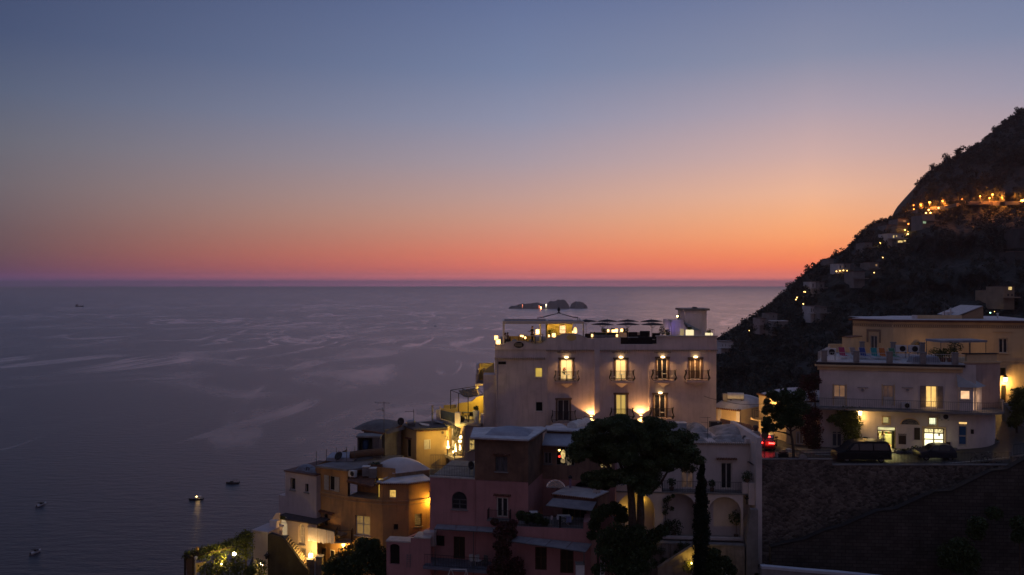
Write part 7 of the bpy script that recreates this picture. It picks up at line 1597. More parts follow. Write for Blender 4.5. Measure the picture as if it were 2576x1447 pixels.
tk2=thing('water_drum',Vector((a_.x+.75,82.5,pz(a4(0,930)[1],82.5))),'blue plastic drum inside the grey lean-to','drum');m=MB();m.lathe((0,0,0),[(.3,0),(.33,.4),(.3,.85),(.12,.9),(.12,1.0)],12);m.build('body',mat('blue_plastic',(.03,.07,.16),None,3,.5),tk2,local=True);m=MB();m.lathe((0,0,1.001),[(.14,0),(.14,.05)],10);m.build('lid',IRON,tk2,local=True)

# ------------------------------------------------------------------ orange house with white dome
OD=78.0
O1=Fac(z3(565,0)[0],79.5,z3(860,0)[0],77.2); 
og=thing('orange_house',O1.pt(3,100),'weathered orange house with rounded corner, white dome and tiled lean-to','house')
zr=O1.uv(*z3(700,470))[1]
wA=O1.rect(z3,692,542,745,675);wB=O1.rect(z3,640,880,678,998)
m=MB();wall(m,O1,0,O1.len,98,zr,[wA,wB],.2);m.poly(O1.pt(0,98),O1.pt(0,zr),O1.pt(0,zr)+Vector((1.5,8,0)),O1.pt(0,98)+Vector((1.5,8,0)));m.build('wall',ORANGE,og)
f=window(og,O1,wA,VOID,WOODW,1,(),.15,fw=.05);shutters(og,O1,wA,mat('pale_shutter',(.42,.40,.38),(.34,.32,.3),4,.8),.62);f=window(og,O1,wB,VOID,GREYW,1,(),.15,fw=.06)
q=O1.uv(*z3(660,860));m=MB();tiles(m,O1.pt(q[0]-.9,q[1],.35),O1.pt(q[0]+1.1,q[1]-.05,.35),.08,.35,O1.n);m.build('window_hood',TILE,og)
# lower front: from the balcony line down, runs on right and curves
O2=Fac(z3(860,0)[0],77.2,z3(1180,0)[0],75.8);O3=Fac(z3(1180,0)[0],75.8,z3(1420,0)[0],75.7);O4=Fac(z3(1420,0)[0],75.7,z3(1612,0)[0],76.6)
zl=O2.uv(*z3(1000,740))[1];ze=O3.uv(*z3(1300,610))[1]
w1=O2.rect(z3,930,905,1065,1085);w2=O3.rect(z3,1237,668,1303,745);w3=O3.rect(z3,1280,980,1322,1032);w4=O4.rect(z3,1475,885,1537,1000)
w5=O2.rect(z3,1105,632,1152,750); 
m=MB();wall(m,O2,0,O2.len,98,zl,[w1],.25);wall(m,O3,0,O3.len,98,ze,[w2,w3],.25);wall(m,O4,0,O4.len,98,ze,[w4],.25)
e=O4.pt(O4.len,0);m.poly(Vector((e.x,e.y,98)),Vector((e.x,e.y,ze)),Vector((e.x+.2,e.y+6,ze)),Vector((e.x+.2,e.y+6,98)));m.build('front_wall',ORANGE,og)
m=MB()
for fc in (O1,O2,O3,O4):
    z0_=O1.uv(*z3(580,672))[1]
    fc.box(m,0.003,fc.len-.003,z0_-.12,z0_,.003,.10);fc.box(m,.003,fc.len-.003,z0_-.45,z0_-.36,.003,.07)
m.build('string_course',mat('ochre_moulding',(.44,.28,.15),(.3,.19,.11),1,.9),og)
window(og,O2,w1,litroom('dim_amber_room',(1,.55,.12),.20,1.2,.35),WOODW,2,(.55,),.2,fw=.09,name='large_window',sill=WOODW);window(og,O3,w2,litroom('small_amber_window',(1,.6,.12),.9,3,.45),WOODW,1,(),.2,fw=.07);window(og,O3,w3,VOID,WOODB,1,(),.15,fw=.05);f=window(og,O4,w4,ROOMD,WOODB,1,(),.2,fw=.05,sill=CONC)
m=MB()
for k in range(1,6):x=w4[0]+(w4[1]-w4[0])*k/6;m.cyl(O4.pt(x,w4[2],-.02),O4.pt(x,w4[3],-.02),.014,n=4)
for k in range(1,6):z=w4[2]+(w4[3]-w4[2])*k/6;m.cyl(O4.pt(w4[0],z,-.02),O4.pt(w4[1],z,-.02),.012,n=4)
m.build('grille',IRON,f)
# loggia behind the lean-to: recessed back wall, lit yellow door
m=MB();L0=Fac.at(O2.pt(0,0,-1.9),O2.pt(O2.len+.3,0,-1.9));wall(m,L0,0,L0.len,zl,zr+.2,());m.build('loggia_wall',ORANGE,og)
m=MB();m.prism([O2.pt(0,zl-.2),O2.pt(O2.len,zl-.2),O2.pt(O2.len,zl-.2,-1.9),O2.pt(0,zl-.2,-1.9)],(0,0,.2));m.build('loggia_floor',CONC,og)
r=O2.rect(z3,1108,625,1150,750);m=MB();O2.box(m,O2.len-.9,O2.len-.35,zl,zl+1.75,-.9,-.8);m.build('lit_door',litroom('yellow_door_glow',(1,.64,.08),.55,1,.6),og);m=MB();O2.box(m,O2.len-.34,O2.len-.003,zl,zr-.6,-1.9,-.003);m.build('loggia_side',ORANGE,og)
light('loggia_light',O2.pt(O2.len-1.6,zl+1.7,-1.2),9,(1,.62,.08),.12,og)
# roofs: grey flat slab, tile lean-to, dome terrace
def ray(c,x,y,z):
    q=c(x,y);t=(CAMZ-z)/((q[1]-HZ)/F);return Vector(((q[0]-CX)/F*t,t,z))
zS=zr+.22;sl=[ray(z3,x,y,zS) for x,y in ((560,445),(850,482),(1030,460),(1040,470),(1380,352),(1180,350),(890,372),(690,405))]
m=MB();m.prism([ray(z3,560,445,zS),ray(z3,850,482,zS),ray(z3,1020,462,zS),ray(z3,1160,420,zS),ray(z3,1370,352,zS),ray(z3,1000,345,zS)],(0,0,-.18));m.build('roof',ROOFG,og)
a_,b_,c_=ray(z3,575,455,zS-.2),ray(z3,850,492,zS-.2),ray(z3,1010,470,zS-.2);m=MB();tiles(m,a_,b_,.07,.3,O1.n,drop_=.0);tiles(m,b_,c_,.07,.3,O2.n,drop_=.0);m.build('eave_tiles',TILE,og)
m=MB();tl=[W(z3,850,590,76.2),W(z3,1090,645,75.0),W(z3,1160,585,76.6),W(z3,1120,540,78.2),W(z3,950,520,78.6)]
K=16
for k in range(K):
    f0=(k+.5)/K;m.tube([tl[4].lerp(tl[3],f0),tl[0].lerp(tl[1],f0)],.13,6)
m.build('lean_to_roof',TILE,og)
m=MB();m.prism([tl[0],tl[1],tl[2],tl[3],tl[4]],(0,0,-.05));m.build('lean_to_deck',WOODB,og)
zd=ze+.05;m=MB();m.prism([O2.pt(O2.len-.6,zd,.1),O3.pt(0,zd,.35),O3.pt(O3.len,zd,.35),O4.pt(O4.len+.2,zd,.2),O4.pt(O4.len+.2,zd,-2.6),O2.pt(O2.len-.6,zd,-3)],(0,0,.12));m.build('low_roof',ROOFW,og)
m=MB();tiles(m,O3.pt(-.3,zd,.4),O3.pt(O3.len,zd,.4),.08,.3,O3.n,drop_=.03);tiles(m,O4.pt(0,zd,.4),O4.pt(O4.len,zd,.3),.08,.3,O4.n,drop_=.03);m.build('low_eave_tiles',TILE,og)
# drum and dome
D1=Fac(z3(1020,0)[0],79.4,z3(1295,0)[0],77.6);D2=Fac(z3(1295,0)[0],77.6,z3(1605,0)[0],79.2);zdm=D1.uv(*z3(1200,505))[1]
m=MB();wall(m,D1,0,D1.len,zd-1,zdm);wall(m,D2,0,D2.len,zd-1,zdm);m.build('dome_base',mat('stained_ochre_base',(.32,.22,.14),(.12,.09,.07),1.2,.95,.3,6,streak=.5),og)
m=MB();back=D1.pt(0,zdm)+D2.u*D2.len;m.prism([D1.pt(-.1,zdm+.002,.1),D1.pt(D1.len,zdm+.002,.15),D2.pt(D2.len+.1,zdm+.002,.1),Vector((back.x,back.y,zdm+.002))],(0,0,.08));m.build('dome_terrace',ROOFW,og)
ctr=(D1.pt(0,0)+D2.pt(D2.len,0))/2+Vector((.35,.1,zdm+.08));m=MB();m.vault(ctr,D1.u*(D1.len*.46),D2.u*(D2.len*.46),1.1,18,2.2,.62);m.build('dome',mat('white_dome_limewash',(.62,.60,.60),(.52,.50,.50),.6,.9,.15,5),og,True)
for i,(x,y,lb) in enumerate(((1030,485,'left of two pale chimney boxes at the dome corner'),(1090,500,'right of two pale chimney boxes at the dome corner'))):
    p=W(z3,x,y,77.4);o=thing('roof_tank',Vector((p.x,p.y,p.z-.3)),lb,'roof tank','pale roof tanks by the dome');m=MB();m.box(-.34,.34,-.3,.3,-.25,.62);m.build('tank',CONC,o,local=True);m=MB();m.box(-.36,.36,-.32,.32,.621,.68);m.build('lid',PLASTW,o,local=True)
p=W(z3,1110,455,78.6);o=thing('roof_planter',p,'dark planter box with scrub before the white dome','planter');m=MB();m.box(-.7,.7,-.3,.3,-.3,.2);m.build('box',TILE,o,local=True);leaf_obj('plants',[leaves(p+Vector((0,0,.3)),(.6,.25,.2),140,.07,.1,seed=31)],LEAFM,o)
o=aircon(W(z3,905,545,77.0),O1,'white air conditioner under the tiled lean-to roof edge'); 
m=MB();a_,b_=W(z3,885,350,80.5),W(z3,1190,318,81.5);m.tube([a_,a_.lerp(b_,.5)+Vector((0,0,.05)),b_],.36,10);rl=thing('rolled_matting',W(z3,1040,360,81),'long roll of brown reed matting on the grey flat roof','roll');m.build('roll',mat('reed_matting',(.17,.10,.06),(.10,.06,.04),2,.9,stretch=(1,12,12)),rl);m=MB();m.cyl(a_-Vector((.02,0,0)),a_+Vector((.05,0,0)),.34,n=12);m.build('roll_end',WOODB,rl)
for i,(x,y0,y1,lb) in enumerate(((574,315,435,'leftmost bare pole at the grey roof edge'),(665,300,410,'second bare pole from the left at the grey roof edge'),(757,290,400,'third bare pole from the left on the grey roof'),(850,278,390,'fourth bare pole from the left on the grey roof'),(925,268,375,'fifth bare pole, nearest the reed roll'))):
    m=MB();D_=80.0;m.cyl(W(z3,x,y1+15,D_),W(z3,x,y0,D_),.03,n=5);m.ball(W(z3,x,y0,D_),.05,n=6,m=4);tag(m.build('roof_pole',IRONL),lb,'pole','bare poles along the grey flat roof')
m=MB();a_,b_=ray(z3,675,395,zS+.0),ray(z3,960,355,zS);m.box(a_.x,b_.x,a_.y-.5,a_.y+2.2,zS+.002,zS+.35);tag(m.build('roof_kerb',mat('pale_blue_slab',(.34,.36,.42),(.25,.26,.31),1,.9)),'low pale slab on the grey flat roof behind the poles','roof slab')
sb_=O4.uv(*z3(1590,700));lantern_lamp(O4.pt(O4.len-.05,sb_[1]-.5,.45)+Vector((0,0,0)),O4.n,'small lantern hidden at the corner where orange meets pink house',150,.7,(1,.56,.06))
# laundry, balcony, wall lamp and door at the bottom left of the orange house
q0=O1.uv(*z3(640,1010));zb_=q0[1]-.05;m=MB();O1.box(m,O1.uv(*z3(600,0))[0],O1.len-.1,zb_-.15,zb_,0,.9);bl_=m.build('balcony',CONC,og)
m=MB();s0_=O1.uv(*z3(600,0))[0];railing(m,[O1.pt(s0_+.05,zb_,.05),O1.pt(s0_+.05,zb_,.85),O1.pt(O1.len-.15,zb_,.85)],.95,.14,.014);m.build('railing',IRON,bl_)
ba=O2.uv(*z3(790,1060));m=MB();B_=lambda x,y,D:W(z3,x,y,D)
m=MB();a_=B_(742,1140,76.3);m.box(a_.x,a_.x+1.6,76.2,77.6,a_.z-.15,a_.z);b2_=m.build('small_balcony',CONC,og);m=MB();railing(m,[Vector((a_.x+.05,77.5,a_.z)),Vector((a_.x+.05,76.25,a_.z)),Vector((a_.x+1.55,76.25,a_.z)),Vector((a_.x+1.55,77.5,a_.z))],1.05,.12,.018,.025);m.build('railing',WOODB,b2_)
for i,(x0,y0,x1,y1,lb) in enumerate(((498,1008,585,1020,'left pale sheet on the washing line below the white house'),(588,1022,665,1035,'middle pale sheet on the washing line'),(668,1036,738,1052,'right pale sheet on the washing line by the small balcony'))):
    o=thing('hanging_sheet',W(z3,(x0+x1)/2,y0,76.4),lb,'laundry','sheets drying on a line');m=MB();a_,b_=W(z3,x0,y0,76.6-.12*i),W(z3,x1,y1,76.5-.12*i);n=14;h_=1.35 if i<2 else 1.2
    g_=[[a_.lerp(b_,k/n)+Vector((0,.012*math.sin(k*1.1+i)*(j/4),-h_*j/4*(.96+.04*math.sin(k*.9)))) for j in range(5)] for k in range(n+1)]
    for k in range(n):
        for j in range(4):m.poly(g_[k][j],g_[k+1][j],g_[k+1][j+1],g_[k][j+1])
    m.build('cloth',mat('pale_sheet',(.50,.48,.52),(.42,.40,.44),3,.9),o)
m=MB();m.tube([W(z3,490,1003,76.65),W(z3,620,1025,76.45),W(z3,745,1052,76.2)],.012,4);tag(m.build('washing_line',IRONL),'thin line carrying the pale sheets','washing line')
sx,sz=O1.uv(*z3(820,1187),.35);lantern_lamp(O1.pt(sx,sz,.35),O1.n,'lit lantern on the orange wall above the dark bush',190,.95,(1,.58,.10))
# street level doors in the orange base
dr_=O1.rect(z3,625,1195,662,1340);m=MB();O1.box(m,dr_[0],dr_[1],dr_[2],dr_[3],.004,.05);dd_=m.build('door',WOODB,og);m=MB();O1.box(m,dr_[0]+.08,dr_[1]-.08,dr_[2]+(dr_[3]-dr_[2])*.45,dr_[3]-.08,.051,.06);m.build('door_glass',GLASSD,dd_)
r=O1.rect(z3,705,1215,745,1300);m=MB();O1.box(m,*r,.004,.05);dd_=m.build('low_window',WOODW,og);m=MB();O1.box(m,r[0]+.08,r[1]-.08,r[2]+.08,r[3]-.08,.051,.06);m.build('pane',GLASSD,dd_)

# ------------------------------------------------------------------ white house with arches below, steps, pergola garden
W1=Fac(z3(290,0)[0],80.6,z3(575,0)[0],78.6);zt=W1.uv(*z3(430,520))[1];zbm=W1.uv(*z3(430,910))[1];wa=W1.rect(z3,335,560,382,668);wb=W1.rect(z3,470,612,502,690)
wh=thing('white_house',W1.pt(2,99),'pale lilac white house with two small windows and lit arches below','house');m=MB();shell(m,W1,0,W1.len,zbm,zt,5,[wa,wb]);m.build('wall',mat('lilac_white_plaster',(.52,.45,.45),(.43,.37,.38),.5,.9,.12,8,streak=.15),wh)
for r in (wa,wb):window(wh,W1,r,GLASSD,GREYW,1,(),.25,fw=.05,sill=CONC)
m=MB();W1.box(m,-.1,W1.len,zt+.002,zt+.12,-5.1,.12);m.build('roof',mat('rust_roof_edge',(.16,.09,.08),(.1,.06,.055),1.5,.9),wh)
m=MB();W1.box(m,-1.0,-.003,W1.uv(*z3(250,720))[1]-3,W1.uv(*z3(250,720))[1],-3,-.1);W1.box(m,-.6,-.003,zbm,W1.uv(*z3(270,640))[1],-2.5,-.6);m.build('side_step',mat('lilac_white_plaster',(.5,.43,.43)),wh)
o=thing('tarpaulin_heap',W1.pt(2.2,zt+.12,-1.2),'crumpled pale tarpaulin over junk on the white house roof','tarpaulin');m=MB();m.vault(W1.pt(1.7,zt+.13,-1.2),W1.u*.85,W1.n*.7,.55,9,2,.5);m.vault(W1.pt(2.9,zt+.13,-1.0),W1.u*.7,W1.n*.6,.35,9,2,.5);m.build('cover',mat('blue_grey_tarp',(.22,.24,.29),(.14,.15,.18),2.5,.7,.5,5),o);m=MB();m.tube([W1.pt(2.3,zt+.13,-.5),W1.pt(2.35,zt+.6,-.6),W1.pt(2.6,zt+.5,-.6),W1.pt(2.7,zt+.13,-.5)],.05,5);m.build('hose',IRON,o)
W2=Fac(z3(195,0)[0],79.0,z3(580,0)[0],76.9);zA=W2.uv(*z3(300,905))[1];aa=W2.rect(z3,228,925,308,1105);ab=W2.rect(z3,412,980,468,1165)
m=MB();wall(m,W2,0,W2.len,97,zbm+.0,[aa+((aa[1]-aa[0])*.5,),ab+((ab[1]-ab[0])*.5,)],.4);m.poly(W2.pt(0,97),W2.pt(0,zbm),W2.pt(0,zbm,-6),W2.pt(0,97,-6));m.build('arched_front',mat('lit_cream_white',(.62,.52,.42),(.52,.43,.35),.5,.9,.2,7,streak=.15),wh)
m=MB();W2.box(m,-.1,W2.len+.2,zbm+.002,zbm+.1,-2.2,.12);m.build('ledge',mat('dark_ledge',(.09,.075,.075),None,2,.9),wh)
window(wh,W2,aa,litroom('pale_lit_arch',(1,.74,.42),.42,1.2,.75),WOODW,1,(),.36,rise=(aa[1]-aa[0])*.5,name='arched_doorway',fw=.05);f=window(wh,W2,ab,litroom('dim_arch',(1,.7,.4),.09,1.2,.4),WOODW,2,(.45,),.3,rise=(ab[1]-ab[0])*.5,name='arched_window',fw=.06,sill=CONC)
for x,y,r_ in ((368,1172,.32),): 
    q=W2.uv(*z3(x,y));m=MB();m.cyl(W2.pt(q[0],q[1],.003),W2.pt(q[0],q[1],.05),r_,n=18);rm=m.build('round_relief',GREYW,wh);m=MB();m.lathe(W2.pt(q[0],q[1],.06),[(.1,-.1),(.14,0),(.1,.1)],8);m.build('boss',DARKTR,rm)
r=W2.rect(z3,440,1200,482,1290);m=MB();W2.box(m,*r,.003,.04);pn=m.build('framed_panel',GREYW,wh);m=MB();W2.box(m,r[0]+.12,r[1]-.12,r[2]+.12,r[3]-.12,.041,.05);m.build('carving',mat('carved_panel',(.2,.16,.12),(.08,.065,.05),9,.8),pn)
sx,sz=W2.uv(*z3(523,1275),.5);gp_=thing('gate_pillar',W(z3,523,1370,75.6),'stone gate pillar carrying a lit lantern at the stair foot','pillar');p=W(z3,523,1303,75.6);m=MB();m.box(p.x-.3,p.x+.3,75.3,75.9,97,p.z);m.build('shaft',mat('rough_stone_pier',(.22,.18,.14),(.13,.11,.09),2,.95,.5,8),gp_);m=MB();m.box(p.x-.36,p.x+.36,75.24,75.96,p.z+.001,p.z+.1);m.build('cap',CONC,gp_)
la=thing('pillar_lantern',p+Vector((0,0,.10)),'round white lantern standing on the stone gate pillar','street lamp','lit street lanterns');m=MB();m.lathe((0,0,.08),[(.14,0),(.22,.15),(.2,.34),(.08,.44)],10);m.build('glass',LAMPY,la,local=True);m=MB();m.cyl((0,0,0),(0,0,.08),.07);m.lathe((0,0,.521),[(.12,0),(.03,.12)],8);m.build('frame',IRON,la,local=True);light('lantern_light',p+Vector((.0,-.32,.5)),60,(1,.56,.16),.12,la);light('lantern_light',p+Vector((-.35,.35,.7)),220,(1,.56,.16),.12,la)
gp2=thing('gate_pillar',W(z3,605,1370,75.6),'second, plain gate pillar beside the white lattice gate','pillar');p2=W(z3,605,1278,75.6);m=MB();m.box(p2.x-.28,p2.x+.28,75.3,75.9,97,p2.z);m.build('shaft',mat('rough_stone_pier',(.2,.16,.13)),gp2);m=MB();m.box(p2.x-.36,p2.x+.36,75.22,75.98,p2.z+.001,p2.z+.09);m.build('cap',CONC,gp2)
gt=thing('lattice_gate',Vector(((p.x+p2.x)/2,75.6,p.z-1.2)),'white lattice gate between the two pillars','gate');m=MB();x0,x1=p.x+.32,p2.x-.3;zt_=p.z-.1;zb2=zt_-1.5;m.box(x0,x1,75.56,75.62,zt_-.06,zt_);m.box(x0,x1,75.56,75.62,zb2,zb2+.06)
for k in range(9):
    t_=k/8;m.tube([(x0+(x1-x0)*t_,75.59,zb2),(x0+(x1-x0)*min(1,t_+.5),75.59,zb2+1.5*(min(1,t_+.5)-t_)/.5)],.025,4);m.tube([(x0+(x1-x0)*t_,75.6,zb2),(x0+(x1-x0)*max(0,t_-.5),75.6,zb2+1.5*(t_-max(0,t_-.5))/.5)],.025,4)
m.build('lattice',PLASTW,gt)
# ivy round the left arch
iv=thing('ivy',W2.pt(aa[0],aa[2]),'ivy framing the lit arch of the white house','ivy');qs_=[]
for k in range(9):q=math.pi*(.35+.65*k/8) if k>3 else math.pi*.5; 
arcp=arc_pts(aa[0]-.1,aa[1],aa[3]+.1,(aa[1]-aa[0])*.5)
for x,z in arcp[:9]:qs_.append(leaves(W2.pt(x,z,.1),(.22,.12,.22),60,.07,.1))
for k in range(7):qs_.append(leaves(W2.pt(aa[0]-.12,aa[2]+k*.3,.1),(.2,.12,.25),50,.07,.1))
leaf_obj('leaves',qs_,LEAFV,iv);m=MB();m.tube([W2.pt(aa[0]-.12,aa[2]-.3,.05),W2.pt(aa[0]-.12,aa[3]-.6,.05)]+[W2.pt(x,z,.05) for x,z in arcp[2:8]],.025,4);m.build('stem',BARK,iv)
# stair wall in front and steps between
S1=Fac(z3(130,0)[0],74.6,z3(500,0)[0],73.6);sw=thing('stair_wall',S1.pt(2,97),'dark sloping stair wall below the lit arches','wall');tp_=[S1.pt(*S1.uv(*z3(x,y))) for x,y in ((130,1078),(160,1070),(245,1095),(300,1150),(380,1255),(470,1375),(500,1400))]
m=MB();m.prism([Vector((tp_[0].x,tp_[0].y,96))]+tp_+[Vector((tp_[-1].x,tp_[-1].y,96))],(0,.4,0));m.build('wall',mat('dark_stair_plaster',(.045,.036,.029),(.028,.023,.019),.9,.95,.4,6,streak=.4),sw)
m=MB()
for k in range(14):t_=k/13;a_=W(z3,262+(470-262)*t_,1118+(1382-1118)*t_,75.4);m.box(a_.x-.45,a_.x+.35,74.7,76.6,96,a_.z)
tag(m.build('outside_stair',mat('stone_steps',(.26,.20,.12),(.15,.12,.08),2,.9)),'worn stone steps climbing to the lit arch','stairs')
ls=S1.uv(*z3(128,1270),.3);o=thing('wall_lantern',S1.pt(0.05,ls[1],.3),'unlit dark lantern on the end of the sloping stair wall','street lamp');m=MB();m.lathe((0,0,-.3),[(.1,0),(.16,.3),(.26,.33),(.05,.5)],8);m.tube([(0,0,.2),(0,.1,.32),(.0,.3,.3)],.025,5);m.build('lantern',IRON,o,local=True)
lw_=Fac(z3(-2,0)[0],75.8,z3(132,0)[0],75.2);m=MB();ztl=lw_.uv(*z3(20,1048))[1];shell(m,lw_,0,lw_.len,96,ztl,2.2);lh=thing('white_annex',lw_.pt(1,96),'narrow pale house end at the far left behind the pergola','house');m.build('wall',mat('lilac_white_plaster',(.5,.43,.43)),lh);m=MB();lw_.box(m,-.1,lw_.len+.1,ztl+.002,ztl+.14,-2.3,.12);m.build('roof',mat('lilac_white_plaster',(.5,.43,.43)),lh);m=MB();lw_.box(m,lw_.len-.75,lw_.len+.05,ztl+.142,lw_.uv(*z3(130,985))[1],-1.6,-1.2);m.build('stepped_parapet',WHITE,lh)
m=MB();m.prism([W(z3,x,y,78.2) for x,y in ((112,990),(150,980),(175,930),(200,885),(235,880),(235,1110),(112,1110))][::-1],(0,.3,0));tag(m.build('curved_parapet',mat('lit_cream_white',(.6,.5,.4))),'curved white parapet sweeping up to the lit arches','wall')
# pergola garden with the bright lamp
PG0=72.0;pgd=thing('vine_pergola',W(b3,900,1300,PG0),'vine covered wooden pergola at the bottom left with a bright lamp beneath','pergola');PW2=mat('dark_timber',(.06,.04,.03),(.04,.028,.02),4,.8)
fr_=[(90,805,70.2),(560,690,71.4),(1100,545,72.8),(1520,320,74.2)];m=MB();f1=[W(b3,*q) for q in fr_];m.tube(f1,.07,5);f2=[W(b3,x+130,y+95,D-.8) for x,y,D in fr_[:3]];m.tube(f2,.06,5)
for k in range(9):t_=k/8;i=min(1,int(t_*2));a_=f1[i].lerp(f1[i+1],t_*2-i);b_=f2[i].lerp(f2[i+1],t_*2-i);m.tube([a_,b_],.05,4)
m.build('beams',PW2,pgd)
for x,y,D in ((110,830,70.2),(300,900,69.6),(1500,340,74.2)):m=MB();p=W(b3,x,y,D);m.cyl(Vector((p.x,p.y,95)),p,.10);m.build('post',PW2,pgd)
m=MB();m.prism([W(b3,x,y,70.0) for x,y in ((120,850),(260,870),(270,1320),(150,1320))][::-1],(0,.25,0));m.build('end_wall',BROWN,pgd)
qs_=[]
for k in range(60):
    t_=random.random();i=min(2,int(t_*3));a_=f1[i].lerp(f1[i+1],t_*3-i);qs_.append(leaves(a_+Vector((random.uniform(0,.6),random.uniform(-.5,.3),random.uniform(-.35,.1))),(.55,.45,.28),70,.08,.1))
for x,y,D,s_ in ((1350,560,73.6,.9),(1450,480,74,.9),(1550,420,74.2,.6),(1450,700,73.4,1),(1560,620,73.8,.7),(1350,800,73.2,.9),(1200,650,73.2,.7),(1560,820,73.4,.6),(1000,700,72.4,.6),(800,790,71.6,.5),(600,870,71,.5),(450,880,70.6,.4)):
    qs_.append(leaves(W(b3,x,y,D),(s_,s_*.5,s_),int(300*s_),.09,.1))
leaf_obj('vine',qs_,LEAFV,pgd)
p=W(b3,1235,815,70.6);bl=thing('garden_lamp',p,'dazzling bright lamp under the vine pergola','lamp');m=MB();m.ball(p,.15,.13,.14);m.build('bulb',glow('dazzling_bulb',(1,.85,.5),40),bl);m=MB();m.tube([p+Vector((0,.05,.1)),p+Vector((.1,.7,.5)),p+Vector((.2,1.5,.4))],.03,5);m.build('arm',IRON,bl);light('bulb_light',p+Vector((0,-.3,-.1)),900,(1,.72,.12),.1,bl,150,Vector((-.7,.15,-.7)).to_track_quat('-Z','Y').to_euler(),.5)
for i,(x,y,D,lb,pw) in enumerate(((940,1052,69.6,'small reddish lamp under the pergola leaves',70),(1845,1040,71.2,'pair of small bright bulbs in the leaves before the stair wall',90))):
    p=W(b3,x,y,D);o=thing('garden_lamp',p,lb,'lamp','small garden lamps');m=MB();m.ball(p,.07 if i==0 else .08); 
    if i:m.ball(p+Vector((.1,0,-.12)),.07)
    m.build('bulb',glow('garden_bulb',(1,.7,.4),25),o);m=MB();m.cyl(Vector((p.x,p.y,96)),p-Vector((0,0,.1)),.025);m.build('post',IRON,o);light('bulb_light',p+Vector((0,-.25,.05)),pw,(1,.62,.08),.08,o)
for i,(x,y,D,s_,lb) in enumerate(((1300,1050,69.6,.75,'leafy shrub directly under the dazzling lamp'),(1100,1180,69.0,.9,'shrub below the reddish garden lamp'),(850,1150,69.0,.8,'dark shrub at the left under the pergola'),(1380,1250,68.6,.9,'low shrub at the bottom edge under the pergola'),(1800,1140,70.4,.85,'glossy shrub lit by two small bulbs before the stair wall'),(600,1180,68.8,.8,'shrub inside the left end of the pergola'),(900,960,70.0,.7,'climber just left of the dazzling lamp'),(1600,1200,69.6,.5,'small shrub between the lamp shrub and the stair wall'))):
    p=W(b3,x,y,D);o=thing('garden_shrub',Vector((p.x,p.y,96.5)),lb,'shrub','shrubs of the pergola garden');leaf_obj('foliage',[leaves(p,(s_,s_*.7,s_),int(420*s_),.11,.25,seed=200+i)],LEAFV,o);m=MB();m.cyl(Vector((p.x,p.y,96.5)),p,.05);m.build('stem',BARK,o)
pd=MB();q=W(b3,420,1000,70.3);pd.prism([W(b3,x,y,70.9) for x,y in ((340,1040),(570,1000),(560,1060),(430,1110),(420,1230),(345,1245))][::-1],(0,.2,0));tag(pd.build('arched_wall',CREAM),'small lit wall with an arch at the left under the pergola','wall')
pt_=thing('garden_post',W(b3,385,700,70.8),'small ochre chimney pot standing above the pergola beam','chimney pot');m=MB();p=W(b3,390,720,70.8);m.lathe(p-Vector((0,0,.35)),[(.12,0),(.14,.25),(.16,.5),(.12,.62)],10);m.build('pot',OCHRE,pt_)
gl_=MB();p=W(b3,355,905,69.7);gl_.ball(p,.16);gl_.cyl(p-Vector((0,0,1.5)),p-Vector((0,0,.15)),.03);tag(gl_.build('globe_ornament',PLASTW),'pale unlit globe at the left corner of the pergola','globe')

light('dome_fill',W(a4,1260,1010,80.6),26,(1,.52,.2),.3)  # added lamp without a fixture, stands in for restaurant glow on the dome
# ------------------------------------------------------------------ pink house, brown tower, rear wing, awnings
K1=Fac(z4(68,0)[0],71.0,z4(965,0)[0],69.2);Kc=K1.pt(K1.len,0);K2=Fac.at(Kc,(px(z4(1098,0)[0],74.2),74.2))
zT=K1.uv(*z4(700,205))[1];zP=K1.uv(*z4(700,590))[1];zW=K1.uv(*z4(270,562))[1];xs0=K1.uv(*z4(478,0))[0]
t1=K1.rect(z4,667,365,775,500);t2=K1.rect(z4,676,735,782,918);t3=K1.rect(z4,267,683,406,845);t4=K1.rect(z4,122,1085,200,1180);t5=K1.rect(z4,284,1095,388,1298)
pk=thing('pink_house',K1.pt(8,98),'pink house with an unrestored brown upper storey and vaulted roof','house')
m=MB();wall(m,K1,0,K1.len,97,zP-.0 if False else zW,[t2,t3+((t3[1]-t3[0])*.5,),t4,t5],.22);wall(m,K1,xs0,K1.len,zW,zP,());wall(m,K2,0,K2.len,97,zP-.3);m.poly(K1.pt(0,97),K1.pt(0,zW),K1.pt(0,zW,-7),K1.pt(0,97,-7));m.build('wall',PINK,pk)
m=MB();wall(m,K1,xs0,K1.len,zP,zT,[t1],.22);wall(m,K2,0,K2.len,zP-.3,zT);a_=K1.pt(xs0,zW);m.poly(a_,Vector((a_.x,a_.y,zT)),Vector((a_.x,a_.y+6,zT)),Vector((a_.x,a_.y+6,zW)));m.build('upper_wall',BROWN,pk)
m=MB();K1.box(m,0,xs0-.002,zW-.2,zW+.001-.002,-7,-.003);m.build('terrace_floor',CONC,pk);m=MB();K1.box(m,-.05,xs0-.003,zW,zW+.12,-.3,.05);m.build('terrace_coping',mat('pale_coping',(.5,.45,.42)),pk)
m=MB();railing(m,[K1.pt(.1,zW+.12,-2.6),K1.pt(.1,zW+.12,-.1),K1.pt(xs0-.05,zW+.12,-.1)],.95,.15,.012);tag(m.build('terrace_railing',IRONL),'thin iron railing around the pink roof terrace','railing')
